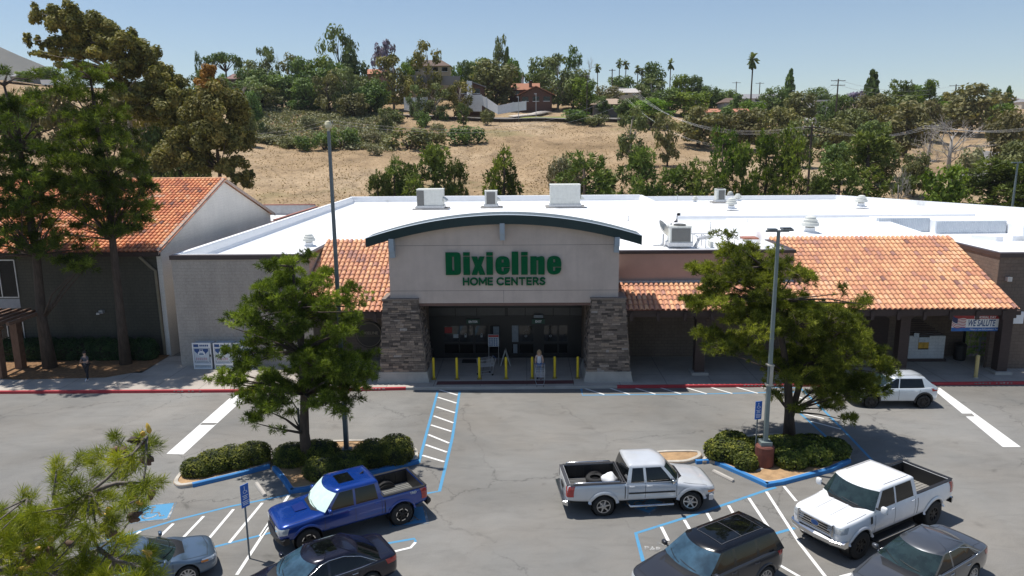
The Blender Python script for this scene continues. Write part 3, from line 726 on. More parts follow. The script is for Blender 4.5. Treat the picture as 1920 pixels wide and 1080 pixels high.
for u, v0, v1 in ((736, 449, 480), (942, 421, 447), (1156, 445, 470)):
    a = A(u, v1, YP-.25); b = MB(); zz = arch(a.x)-.5
    b.poly([]) if 0 else None
    b.prismy([(a.x-.13, a.z+.28), (a.x+.13, a.z+.28), (a.x+.13, zz+.05), (a.x-.13, zz+.05)], YP-.55, YP+.01)
    b.prismy([(a.x-.13, a.z-.1), (a.x+.13, a.z-.1), (a.x+.13, a.z+.28), (a.x-.13, a.z+.28)], YP-.3, YP+.01)
    b.build('bracket', M['steelblue'], st)
# stone pillars
def ledge(mb, a0, a1, b0, b1, rows, rnd, out):
    """face from bottom a0-a1 to top b0-b1 laid with thin stones standing proud along out"""
    a0, a1, b0, b1 = map(Vector, (a0, a1, b0, b1)); r = 0.
    while r < 1:
        h = rnd.uniform(.75, 1.35)/rows; r1 = min(1, r+h); w = (a1-a0).lerp(b1-b0, r).length; s_ = 0.
        while s_ < 1:
            L = rnd.uniform(.16, .55)/w; s1 = min(1, s_+L)
            if 1-s1 < .06: s1 = 1
            d = rnd.uniform(.0, .045); g = .006
            def P(s, t, dd): q = a0.lerp(a1, s).lerp(b0.lerp(b1, s), t)+out*dd; return q
            e = g/w; e2 = g/(b0-a0).length
            c4 = [(s_+e, r+e2), (s1-e, r+e2), (s1-e, r1-e2), (s_+e, r1-e2)]
            base = len(mb.v); mb.cr = min(1, max(0, rnd.gauss(.42, .25)))
            for (s, t) in c4: mb.av(P(s, t, -.02))
            for (s, t) in c4: mb.av(P(s, t, .03+d))
            mb.af([base+4, base+5, base+6, base+7])
            for k in range(4): k2 = (k+1) % 4; mb.af([base+k, base+k2, base+4+k2, base+4+k])
            s_ = s1
        r = r1
for (ub0, ub1, ut0, ut1) in ((714, 799, 719, 782), (1101, 1180, 1110, 1172)):
    yb, yt = 39.45, 39.42; rnd = random.Random(ub0)
    x0, x1 = A(ub0, 703, yb).x, A(ub1, 703, yb).x; t0, t1 = A(ut0, 565, yt).x, A(ut1, 565, yt).x
    zt = A(740, 563, yt).z; zb = .72; yk = 41.9
    core = MB(); v8 = [(x0, yb, zb), (x1, yb, zb), (x1, yk, zb), (x0, yk, zb), (t0, yt, zt), (t1, yt, zt), (t1, yk-.15, zt), (t0, yk-.15, zt)]
    for p in v8: core.av(p)
    core.cr = .05
    for f in ((4,5,6,7), (0,1,5,4), (1,2,6,5), (2,3,7,6), (3,0,4,7)): core.af(f)
    ledge(core, v8[0], v8[1], v8[4], v8[5], 36, rnd, Vector((0, -1, 0)))
    ledge(core, v8[1], v8[2], v8[5], v8[6], 36, rnd, Vector((1, 0, 0)))
    ledge(core, v8[3], v8[0], v8[7], v8[4], 36, rnd, Vector((-1, 0, 0)))
    pil = core.build('stone_pillar', M['ledge'], st)
    b = MB(); 
    for (a, c_, z0, z1, e0, e1) in ((0, 0, .1, .66, .20, .08), (0, 0, .66, .74, .10, .10)):
        vb = [(x0-e0, yb-e0, z0), (x1+e0, yb-e0, z0), (x1+e0, yk+e0, z0), (x0-e0, yk+e0, z0), (x0-e1, yb-e1, z1), (x1+e1, yb-e1, z1), (x1+e1, yk+e1, z1), (x0-e1, yk+e1, z1)]
        bb = len(b.v); [b.av(p) for p in vb]
        for f in ((4,5,6,7), (0,1,5,4), (1,2,6,5), (2,3,7,6), (3,0,4,7)): b.af([bb+i for i in f])
    b.build('plinth', M['concrete'], pil)
    b = MB(); b.box(t0-.09, yt-.09, zt, t1+.09, yk-.1, zt+.09); b.build('cap', M['ledge'], pil)
# big lettering
def big_letters():
    mb = MB(); u = (A(1052, 495, YP).x-A(836, 495, YP).x)/1650.; x0 = A(836, 495, YP).x; z0 = A(940, 514.5, YP).z
    def pg(ox, L): mb.prismy([(x0+(ox+x-125)*u, z0+y*u) for x, y in L], YP-.14, YP-.02)
    R = lambda x0, y0, x1, y1: [(x0, y0), (x1, y0), (x1, y1), (x0, y1)]
    def rc(ox, *L): 
        for q in L: pg(ox, q)
    rc(125, R(0, 0, 93, 325), R(93, 265, 121, 325), R(93, 0, 121, 60), [(121, 0), (165, 0), (195, 8), (210, 24), (216, 50), (216, 275), (210, 300), (195, 317), (165, 325), (121, 325)])
    for ox in (378, 708, 1205): rc(ox, R(0, 0, 93, 262), R(0, 278, 93, 325))
    rc(1070, R(0, 0, 95, 330))
    rc(492, [(0, 0), (82, 0), (98, 62), (116, 0), (198, 0), (146, 134), (192, 264), (118, 264), (99, 205), (84, 264), (4, 264), (50, 134)])
    for ox in (838, 1573):
        rc(ox, [(88, 0), (50, 8), (22, 28), (6, 60), (0, 100), (0, 172), (8, 212), (24, 240), (52, 258), (88, 266)][::-1] , R(88, 220, 116, 266), R(88, 112, 116, 172), R(88, 0, 116, 48),
           [(116, 112), (204, 112), (204, 172), (197, 212), (180, 240), (152, 258), (116, 266)], [(116, 0), (152, 8), (182, 28), (198, 60), (204, 97), (116, 97)])
    rc(1335, R(0, 0, 90, 262), R(90, 208, 112, 250), [(112, 0), (205, 0), (205, 222), (198, 248), (175, 264), (145, 264), (112, 250)])
    return mb
big_letters().build('sign_lettering', M['signgreen'], st)
GL = {'H': [[(0, 0), (0, 1)], [(.62, 0), (.62, 1)], [(0, .5), (.62, .5)]], 'O': [[(.42+.42*cos(t_), .5+.5*sin(t_)) for t_ in [i*pi/9 for i in range(19)]]], 'M': [[(0, 0), (0, 1)], [(0, 1), (.42, .25)], [(.42, .25), (.84, 1)], [(.84, 1), (.84, 0)]], 'E': [[(0, 0), (0, 1)], [(0, 1), (.5, 1)], [(0, .5), (.46, .5)], [(0, 0), (.5, 0)]],
      'C': [[(.42+.42*cos(t_), .5+.5*sin(t_)) for t_ in [radians(45+i*18) for i in range(16)]]], 'N': [[(0, 0), (0, 1)], [(0, 1), (.64, 0)], [(.64, 0), (.64, 1)]], 'T': [[(0, 1), (.66, 1)], [(.33, 1), (.33, 0)]], 'R': [[(0, 0), (0, 1)], [(0, 1), (.34, 1), (.5, .9), (.52, .73), (.44, .56), (.3, .5), (0, .5)], [(.28, .5), (.56, 0)]], 'S': [[(.5, .88), (.36, .99), (.16, .98), (.04, .84), (.06, .66), (.24, .54), (.42, .44), (.52, .28), (.44, .08), (.26, .0), (.08, .03), (0, .14)]]}
WD_ = {'H': .62, 'O': .84, 'M': .84, 'E': .5, 'C': .74, 'N': .64, 'T': .66, 'R': .56, 'S': .52}
a, b_ = A(868, 534.5, YP), A(1022, 521.5, YP)
for wi, (word, ua, ub) in enumerate((('HOME', 869.5, 923), ('CENTERS', 932.5, 1021))):
    x0, x1 = A(ua, 528, YP).x, A(ub, 528, YP).x; tot = sum(WD_[c] for c in word)+.30*(len(word)-1); sc_ = (x1-x0)/tot; cx = x0; hh = .36; mb = MB(); kk = 0
    for ch in word:
        for st_ in GL[ch]:
            for p_, q_ in zip(st_, st_[1:]):
                P_ = Vector((cx+p_[0]*sc_, a.z+.03+p_[1]*hh)); Q_ = Vector((cx+q_[0]*sc_, a.z+.03+q_[1]*hh)); d_ = (Q_-P_).normalized(); n_ = Vector((-d_.y, d_.x))*.042; P_ = P_-d_*.038; Q_ = Q_+d_*.038; kk += 1; yy = YP-.10-.0012*(kk % 5)
                mb.prismy([tuple(P_-n_), tuple(Q_-n_), tuple(Q_+n_), tuple(P_+n_)], yy, YP-.02)
        cx += (WD_[ch]+.30)*sc_
    mb.build('sign_sub_lettering', M['signgreen'], st)
# tile eaves
EZ, EY = 4.25, 39.5; SL = .42
def eave(x0, x1, y1, name='tile_roof', seed=1, xl=None):
    z1 = EZ+SL*(y1-EY); t = tiles(x0, x1, EY, EZ, y1, z1, seed, xl=xl).build(name, M['tile'], st)
    b = MB(); b.box(x0, EY+.12, EZ-.42, x1, EY+.32, EZ-.06)
    n = int((x1-x0)/1.35)
    for i in range(n):
        x = x0+(i+.5)*(x1-x0)/n; b.prismy([(x-.09, EZ-.62), (x+.09, EZ-.62), (x+.09, EZ-.16), (x-.09, EZ-.16)], EY+.02, EY+.119)
    for i in range(n):
        x = x0+(i+.5)*(x1-x0)/n; b.box(x-.07, EY+.33, EZ-.3, x+.07, 44.1, EZ-.12)
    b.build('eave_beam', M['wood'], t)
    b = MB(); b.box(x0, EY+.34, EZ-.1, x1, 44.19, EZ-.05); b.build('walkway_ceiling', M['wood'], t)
    return t
eave(XM, PX0, 46.75, seed=3); eave(PX1, 15.5, 42.1, seed=5); eave(15.5, XB, 46.75, seed=8)
b = MB(); b.box(PX1, 42.1, 4.3, 15.5, 42.35, ZT+.0); b.box(15.25, 42.35, 4.3, 15.5, 46.7, ZT); b.build('stucco_wall', M['stuccop'], st)
b = MB(); b.box(PX1, 42.02, ZT+.0, 15.58, 42.45, ZT+.18); b.box(15.25, 42.45, ZT, 15.58, 46.7, ZT+.18); b.build('coping', M['coping'], st)
b = MB(); b.box(PX1, 41.9, 5.3, 15.5, 42.09, 5.42); b.build('flashing', M['steelblue'], st)
b = MB(); b.prismy([(XM+.02, 0), (XM+.04, 0), (XM+.04, 0.01)], 0, .01)
# columns with plinth blocks
for u in (1311, 1500, 1690, 1880):
    a = G(u, 702, .15); b = MB(); x = a.x; y = 40.9
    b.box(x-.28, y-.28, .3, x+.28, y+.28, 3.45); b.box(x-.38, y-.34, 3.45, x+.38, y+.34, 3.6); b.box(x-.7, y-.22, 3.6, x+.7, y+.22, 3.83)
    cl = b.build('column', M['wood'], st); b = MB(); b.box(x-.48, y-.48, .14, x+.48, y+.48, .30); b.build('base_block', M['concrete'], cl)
# entrance recess and doors
YD = 44.1
b = MB(); xl_, xr_ = A(806, 640, YD).x, A(1090, 640, YD).x
b.box(xl_-.25, 41.8, -.05, xl_, YD, PZ-.16); b.build('recess_wall', M['blockbrown'], st); b = MB(); b.box(xr_, 41.8, -.05, xr_+.25, YD, PZ-.16); b.build('recess_wall', M['blockbrown'], st)
b = MB(); b.box(xl_, YD+.06, .1, xr_, YD+.5, PZ-.17); b.build('vestibule_back', M['storeglass'], st)
fr = MB(); X = lambda u: A(u, 630, YD).x; Z = lambda v: A(950, v, YD).z
ztop = PZ-.16
z0t, z1t = Z(592), Z(577); fr.box(xl_, YD-.06, z1t, xr_, YD+.05, ztop); fr.box(xl_, YD-.06, Z(610), xr_, YD+.05, z0t)
gl = [(833, 860), (862, 887), (891, 916), (918, 937), (960, 972), (974, 1000), (1020, 1045), (1048, 1064)]
prev = 806
for a_, b_2 in gl+[(1090, 1090)]:
    fr.box(X(prev), YD-.06, .15, X(a_), YD+.05, Z(610)); prev = b_2
fr.box(X(833), YD-.05, Z(645), X(1064), YD+.04, Z(641)); fr.box(X(833), YD-.05, .15, X(1064), YD+.04, .45)
for u in (855, 895, 950, 985, 1037, 1068): fr.box(X(u)-(.1 if u == 950 else .03), YD-.055, z0t, X(u)+(.1 if u == 950 else .03), YD+.045, z1t)
frame = fr.build('door_frame', M['blackm'], st)
for i, (a_, b_2) in enumerate(gl):
    b = MB(); b.box(X(a_), YD-.01, Z(641), X(b_2), YD+.02, Z(610)); b.build('door_pane', M['palegrey'] if i in (4,) else M['paneglass'], frame)  # upper panes paler, the grey reflection on the doors put into their colour
    b = MB(); b.box(X(a_), YD-.01, .45, X(b_2), YD+.02, Z(645)); b.build('door_pane', M['storeglass'], frame)
b = MB(); b.box(xl_, YD-.01, z0t, xr_, YD+.02, z1t); b.build('transom_glass', pmat('grey_transom', (.045, .048, .05), .3), frame)
def paper(u0, v0, u1, v1, name, mt, y=YD-.03): b = MB(); b.box(X(u0), y, Z(v1), X(u1), y+.012, Z(v0)); return b.build(name, M[mt], frame)
M['redp'] = pmat('red_print', (.35, .03, .03), .6, var=.2, vs=9); M['paper'] = pmat('printed_paper', (.42, .46, .48), .6, var=.35, vs=14); M['bluep'] = pmat('blue_print', (.02, .07, .22), .5, var=.2, vs=9)
paper(834, 613, 848, 624, 'red_notice', 'redp'); paper(850, 626, 859.5, 633, 'white_notice', 'paper'); paper(925, 612, 936, 626, 'pale_notice', 'palegrey'); paper(962, 642, 970, 672, 'pale_notice', 'palegrey')
for u in (873, 903): paper(u-1.8, 628, u+2, 632, 'entry_sticker', 'paper'); b = MB(); b.tube([(X(u)+.05*cos(a)*1.1, YD-.03, Z(628)+.11*sin(a)) for a in [i*pi/6 for i in range(7)]], .014, 5); b.build('entry_sticker', M['paper'], frame)
for u in (986, 1032): b = MB(); b.tube([(X(u)+.07*cos(a), YD-.03, Z(630)+.06*sin(a)) for a in [i*pi/5 for i in range(11)]], .014, 5); b.build('exit_sticker', M['paper'], frame)
for u in (847, 967, 996, 1023, 1051): paper(u-3, 642, u+3, 643.4, 'push_plate', 'paper')
for u, tx, w in ((888, 'ENTER', .42), (1009.5, 'EXIT', .40)):
    b = MB(); b.box(X(u)-w, YD-.20, Z(606), X(u)+w, YD-.12, Z(597)); o = b.build('door_sign', pmat('dark_green_sign', (.01, .06, .04), .5), frame)
    lettering('door_sign_letters', tx, .19, Matrix.Translation((X(u), YD-.205, Z(603.4))) @ FRONT, M['white'], frame, bold=.008)
b = MB(); b.box(X(1001), YD-.3, Z(594), X(1018), YD-.07, Z(589)); b.build('door_sensor', M['palegrey'], frame)
# oval wall sign left of the portal
yo = 44.15; c0 = A(692, 627, yo); t = thing('round_wall_sign', 'dark round wall sign with pale name lettering left of the stone pillar', 'sign', (c0.x, yo, c0.z-.8))
b = MB(); b.lathe([(.86, 0), (.86, -.05), (.83, -.06)], (c0.x, yo, c0.z), 36, 'y'); b.build('sign_disc', pmat('dark_brown_sign', (.035, .028, .024), .5), t)
b = MB()
for r0, r1 in ((.74, .79),):
    n = 36; bb = len(b.v)
    for i in range(n):
        a = 2*pi*i/n; b.av((c0.x+r0*cos(a), yo-.066, c0.z+r0*sin(a))); b.av((c0.x+r1*cos(a), yo-.066, c0.z+r1*sin(a)))
    for i in range(n): j = (i+1) % n; b.af((bb+2*i, bb+2*i+1, bb+2*j+1, bb+2*j))
b.box(c0.x-.7, yo-.07, c0.z-.10, c0.x+.7, yo-.06, c0.z-.07)
b.build('ring', pmat('dull_gold', (.16, .13, .09), .5), t)
lettering('sign_letters', 'DIXIELINE', .26, Matrix.Translation((c0.x, yo-.07, c0.z+.02)) @ FRONT, pmat('sign_cream', (.30, .25, .18), .6), t, bold=.004)
# walkway fittings at right
a = G(1702, 682, .15); ew = 2.25; t = thing('white_enclosure', 'white painted block enclosure on a dark base under the right tile eave', 'enclosure', (a.x, 43.1, .15))
x0 = A(1703, 660, 43.1).x; x1 = A(1770, 660, 43.1).x; zt = A(1740, 630, 43.1).z
b = MB(); b.box(x0, 43.1, .32, x1, 44.15, zt); eo = b.build('enclosure_wall', block_mat('white_block', (.62, .63, .62), (.58, .59, .58), (.48, .49, .49), .4, .2), t); b = MB(); b.box(x0-.12, 43.0, .14, x1+.12, 44.16, .32); b.build('base', M['wood'], t)
b = MB()
for i in range(9): z = zt+.05+i*.09; b.box(x0-.05, 43.16+i*.09, z, x1-.1-i*.13, 43.2+i*.09, z+.06)
b.build('louvre', M['wood'], t)
b = MB(); px = A(1722, 645, 43.08); b.box(px.x, 43.07, .95, px.x+.62, 43.09, 1.72); o = b.build('poster', pmat('orange_poster', (.50, .28, .03), .6, var=.3, vs=6), t)
b = MB(); b.box(px.x, 43.06, 1.35, px.x+.62, 43.075, 1.72); b.build('poster_picture', M['paper'], o); b = MB(); b.box(px.x, 43.055, 1.66, px.x+.62, 43.072, 1.76); b.build('poster_heading', M['blackm'], o); b = MB(); b.box(px.x, 43.055, .9, px.x+.62, 43.072, .97); b.build('poster_footer', M['blackm'], o)
b = MB(); b.box(px.x-.32, 43.06, 1.62, px.x-.02, 43.08, 1.92); b.build('notice', M['paper'], t)
b = MB(); bx = A(1800, 660, 43.4)
b.lathe([(.30, 0), (.33, .05), (.34, .85), (.36, .87), (.36, .95), (.25, 1.05), (.02, 1.08)], (bx.x, 43.4, .15), 18); top_mesh(b, 'litter_bin', M['black'], 'black litter bin between the white enclosure and the garden picture', 'bin', (bx.x, 43.4, .15), smooth=False)
b = MB(); bx = A(800, 660, 42.5); b.lathe([(.26, 0), (.28, .05), (.28, .85), (.31, .87), (.31, .95), (.2, 1.05), (.02, 1.08)], (bx.x+.1, 42.6, .15), 18); top_mesh(b, 'litter_bin', M['black'], 'black litter bin in the recess beside the left stone pillar', 'bin', (bx.x+.1, 42.6, .15))
# door in an arched recess, mostly behind the pine
b = MB(); ax = A(1640, 640, 44.1).x; b.prismy([(ax-.8, .15), (ax+.8, .15), (ax+.8, 2.5)]+[(ax+.8*cos(a_), 2.5+.28*sin(a_)) for a_ in [i*pi/8 for i in range(1, 8)]]+[(ax-.8, 2.5)], 44.12, 44.3)
b.build('side_door', M['wood'], st)
# salute banner
yb = 41.0; L_ = A(1786.5, 591, yb); R_ = A(1880, 621, yb); z1b = L_.z; z0b = A(1800, 621, yb).z; Wb = R_.x-L_.x; Hb = z1b-z0b
t = thing('salute_banner', 'red white and blue banner with waving flag hung under the right eave', 'banner', (L_.x, yb, z0b))
b = MB(); b.box(L_.x, yb, z0b, R_.x, yb+.012, z1b); tw = textmesh('WE SALUTE', 1., .02); tw = 2*max(v.co.x for v in tw.vertices); ban = b.build('banner_cloth', M['white'], t)
b = MB(); b.box(L_.x, yb-.004, z1b-Hb*.24, R_.x, yb-.001, z1b); b.build('red_band', M['redp'], ban)
b = MB(); b.box(L_.x, yb-.004, z0b, R_.x, yb-.001, z0b+Hb*.23); b.build('blue_band', pmat('banner_blue', (.02, .13, .42), .5), ban)
b = MB(); b2 = MB(); b3 = MB(); fw_ = Wb*.27; 
def fl(s, t_): return (L_.x+s*fw_, z1b-Hb*.03-t_*Hb*.62-(.10*sin(s*5.2)+.28*s)*Hb*.8)
for i in range(13):
    for j in range(10):
        s0, s1 = j/10, (j+1)/10; mbx = b if i % 2 == 0 else b2
        if i < 7 and s1 <= .42: mbx = b3
        q = [fl(s0, (i+1)/13), fl(s1, (i+1)/13), fl(s1, i/13), fl(s0, i/13)]; mbx.poly([(x, yb-.008, z) for x, z in q])
b.build('flag_red_stripes', pmat('flag_red', (.42, .04, .05), .6), ban); b2.build('flag_white_stripes', M['white'], ban); b3.build('flag_canton', pmat('flag_navy', (.02, .03, .12), .6), ban)
lettering('banner_letters', 'WE SALUTE', Hb*.56, Matrix.Translation((A(1815, 600, yb).x, yb-.006, z0b+Hb*.32)) @ FRONT, pmat('banner_ink', (.015, .07, .22), .5), ban, bold=.012, sx=(A(1866, 600, yb).x-A(1815, 600, yb).x)/(tw*Hb*.56), align='LEFT', shear=.2)
lettering('banner_heading', 'MEMORIAL DAY', Hb*.2, Matrix.Translation((L_.x+Wb*.42, yb-.009, z1b-Hb*.2)) @ FRONT, M['white'], ban, bold=.003, sx=.9, align='LEFT')
lettering('banner_footer', 'Military  Law Enforcement  Fire', Hb*.14, Matrix.Translation((L_.x+Wb*.36, yb-.009, z0b+Hb*.07)) @ FRONT, M['white'], ban, sx=.95, align='LEFT')
# garden picture panel
ym = 44.0; a, c_ = A(1812, 620, ym), A(1902, 672, ym); t = thing('garden_picture_panel', 'tall picture panel of garden flowers leaning behind the right end column', 'picture panel', (a.x, ym, .15))
k = NM('garden_print'); n1 = k.ramp(k.noise(2.6, 5, .8), [(.3, (.05, .09, .03)), (.45, (.22, .36, .07)), (.56, (.50, .55, .16)), (.68, (.8, .8, .72))]); n2 = k.ramp(k.noise(4.1, 5, .75), [(.5, 0.), (.62, 1.)])
k.set(Base_Color=k.mix(n2, n1, (.55, .32, .58)), Roughness=.4)
b = MB(); b.box(a.x, ym, .2, c_.x, ym+.05, a.z+.05); pn = b.build('print', k.m, t)
b = MB(); cx = A(1858, 640, ym).x; b.box(cx-.35, ym-.012, 1.75, cx+.35, ym-.004, a.z); b.box(cx-.75, ym-.011, 1.2, cx+.15, ym-.003, 1.42); b.box(cx-.7, ym-.012, .5, cx-.6, ym-.004, 1.2); b.build('printed_chair', pmat('printed_grey', (.36, .42, .43), .5, var=.2, vs=5), t)
b = MB(); b.box(a.x-.12, ym-.02, .15, a.x, ym+.07, a.z+.1); b.build('frame_edge', M['blackm'], t)
# handrail at the right edge
t = thing('handrail', 'curved galvanised handrail standing in the sun at the far right walk', 'handrail', tuple(G(1887, 680, .15))); a = G(1887, 680, .15); 
b = MB(); 
for z in (1.62, .78): b.tube([(a.x-.8, a.y+2.2, z), (a.x-.25, a.y+.7, z), (a.x-.05, a.y+.12, z-.03), (a.x, a.y, z-.2), (a.x, a.y, .15)], .035, 8)
b.tube([(a.x, a.y, .9), (a.x+3, a.y+.3, .9)], .035, 8); b.tube([(a.x, a.y, 1.5-.6), (a.x+.5, a.y+1.3, .9)], .03, 8); b.build('rail', M['galv'], t)
b = MB(); b.box(A(1908, 600, 41.5).x-.3, 41.45, 2.9, A(1908, 600, 41.5).x+.3, 41.58, 3.6); top_mesh(b, 'wall_notice', M['white'], 'small white notice on the brown wall at the right edge', 'notice', (A(1908, 600, 41.5).x, 41.5, 2.9))
b = MB(); b.box(A(1890, 522, 41.5).x-.12, 41.3, 5.4, A(1890, 522, 41.5).x+.12, 41.58, 5.65); top_mesh(b, 'wall_lamp', M['galv'], 'small wall lamp high on the brown brick at right', 'wall lamp', (A(1890, 522, 41.5).x, 41.5, 5.4))
# ------------------------------------------------------------------ left neighbour
LX = -22.95; LY = 45.; lb = thing('neighbour_building', 'olive block building with big orange tile gable roof at left', 'building', (LX, LY, 0))
pk = A(410, 337, 1000); 
RY = 55.3; RZ = A(410, 336, RY).z; EZ2 = A(297, 472, 44.3).z; 
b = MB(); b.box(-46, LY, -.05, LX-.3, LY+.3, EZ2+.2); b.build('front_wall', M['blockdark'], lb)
yb2 = 65.2; s2 = (RZ-EZ2)/(RY-44.3)
b = MB(); pr = [(LY, -.05), (yb2, -.05), (yb2, RZ-s2*(yb2-RY)-.12), (RY, RZ-.12), (LY, EZ2+s2*(LY-44.3)-.12)]; bb = len(b.v)
for x in (LX-.3, LX+.003): [b.av((x, y, z)) for y, z in pr]
b.af([bb+5+i for i in range(5)]); b.af([bb+i for i in range(5)][::-1])
for i in range(5): j = (i+1) % 5; b.af((bb+i, bb+j, bb+5+j, bb+5+i))
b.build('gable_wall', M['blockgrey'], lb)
b = tiles(-46, LX+.25, 44.3, EZ2, RY, RZ, 21, rowl=.42)
k = M['tile'].copy(); k.name = 'orange_clay_tiles'; e = [n for n in k.node_tree.nodes if n.type == 'VALTORGB' and len(n.color_ramp.elements) > 4][0].color_ramp.elements
for e_, c in zip(e, ((.16, .09, .08), (.30, .15, .11), (.60, .215, .11), (.74, .29, .135), (.80, .38, .18), (.66, .42, .28))): e_.color = (*c, 1)
rf = b.build('tile_roof', k, lb)
b = MB(); b.cr = .4; b.poly([(-46, RY, RZ), (LX+.25, RY, RZ), (LX+.25, yb2+.6, RZ-s2*(yb2+.6-RY)), (-46, yb2+.6, RZ-s2*(yb2+.6-RY))]); 
for i in range(60): x = -46+i*.39; b.cr = .3+.5*random.random(); b.tube([(x, RY, RZ+.03), (x+.4, RY, RZ+.05)], .12, 8)
b.build('ridge_tiles', M['tile'], rf)
b = MB()
def rakep(y): return RZ-s2*abs(y-RY)
for (ya_, yb_) in ((44.2, RY), (RY, yb2+.6)):
    b.poly([(LX+.25, ya_, rakep(ya_)+.10), (LX+.25, ya_, rakep(ya_)-.16), (LX+.25, yb_, rakep(yb_)-.16), (LX+.25, yb_, rakep(yb_)+.10)]); b.poly([(LX+.25, ya_, rakep(ya_)+.10), (LX+.25, yb_, rakep(yb_)+.10), (LX+.06, yb_, rakep(yb_)+.14), (LX+.06, ya_, rakep(ya_)+.14)])
b.build('rake_board', pmat('rake_tiles', (.40, .30, .24), .8, var=.25, vs=4), rf)
b = MB(); b.box(-46, 44.35, EZ2-.3, LX+.2, 44.55, EZ2-.04); b.box(-46, 44.55, EZ2-.16, LX-.02, 45.0, EZ2-.1); b.build('eave_beam', M['wood'], rf)
b = MB(); dx = A(262, 487, 44.6); b.tube([(dx.x, 44.6, EZ2-.35), (dx.x+.5, 44.85, EZ2-1.05), (dx.x+.75, 44.9, EZ2-1.3), (dx.x+.82, 44.9, .2)], .085, 8); b.build('downpipe', pmat('tan_downpipe', (.22, .19, .13), .6), lb)
b = MB(); lx = A(192, 585, LY); b.box(lx.x-.1, LY-.25, lx.z-.05, lx.x+.15, LY, lx.z+.15); b.obox((lx.x-.05, LY-.4, lx.z), .18, .3, .1, .4); b.build('wall_lamp', M['galv'], lb)
b = MB(); w0, w1 = A(43, 600, LY).x, -46
for (v0, v1, mt, nm) in ((487, 558, 'storeglass', 'window'), (560, 578, 'stucco', 'window_band'), (582, 682, 'storeglass', 'window')):
    z0, z1 = A(20, v1, LY).z, A(20, v0, LY).z; b = MB(); b.box(w1, LY-.03, max(.15, z0), w0, LY-.006, z1); o = b.build(nm, M[mt] if mt != 'stucco' else pmat('grey_band', (.26, .27, .29), .6), lb)
    if nm == 'window':
        f = MB(); n = 8
        for i in range(n+1): x = w0-i*1.05; f.box(x-.03, LY-.07, max(.15, z0), x+.03, LY-.031, z1)
        f.box(w1, LY-.075, z1-.05, w0, LY-.034, z1+.02); f.box(w1, LY-.075, z0+.0, w0, LY-.034, z0+.06)
        if v0 > 500: f.box(w1, LY-.075, z0+1., w0, LY-.034, z0+1.05)
        f.build('window_frame', M['galv'], o)
# timber pergola entrance of the neighbour, only its end in view
pg_ = thing('timber_pergola', 'brown timber pergola with stout posts at the left edge', 'pergola', tuple(G(5, 715)))
for u, v in ((3, 708), (40, 690)):
    a = G(u, v, .15); b = MB(); b.box(a.x-.22, a.y-.22, .14, a.x+.22, a.y+.22, 3.0); b.box(a.x-.32, a.y-.32, 3.0, a.x+.32, a.y+.32, 3.2); b.build('post', M['woodb'], pg_)
b = MB(); a = G(3, 708, .15); c_ = G(40, 690, .15)
d = (c_-a).normalized(); ext = c_+d*1.2; n = Vector((-d.y, d.x, 0))*.12
b.prism([(a.x-n.x-d.x, a.y-n.y-d.y), (ext.x-n.x, ext.y-n.y), (ext.x+n.x, ext.y+n.y), (a.x+n.x-d.x, a.y+n.y-d.y)], 3.2, 3.5)
for i in range(6): x = a.x-1.5+i*.6; b.box(x-.08, a.y-.9, 3.5, x+.08, c_.y+.9, 3.7)
b.build('beam', M['woodb'], pg_)
# small flat building behind
fb = thing('flat_roof_building', 'low flat-roofed block with faded red coping seen behind the left parapet', 'building', tuple(A(540, 400, 70)))
p = A(487, 386, 78); q = A(586, 386, 78); zt = p.z
b = MB(); b.box(-46, 66, 0, q.x, 66.25, zt-.5); b.box(q.x-.25, 66.25, 0, q.x, 80, zt-.35); b.box(-46, 79.75, 0, q.x-.25, 80, zt-.1); b.build('parapet_wall', pmat('grey_render', (.40, .40, .40), .8), fb)
b = MB(); b.box(-46, 65.95, zt-.5, q.x+.05, 66.3, zt-.4); b.box(q.x-.3, 66.3, zt-.35, q.x+.05, 80.05, zt-.25); b.box(-46, 79.7, zt-.1, q.x-.3, 80.05, zt); b.build('coping', pmat('dull_red_coping', (.30, .13, .10), .7), fb)
b = MB(); b.box(-46, 66.3, .3, q.x-.3, 79.7, zt-1.15); b.build('roof', M['roofwhite'], fb)
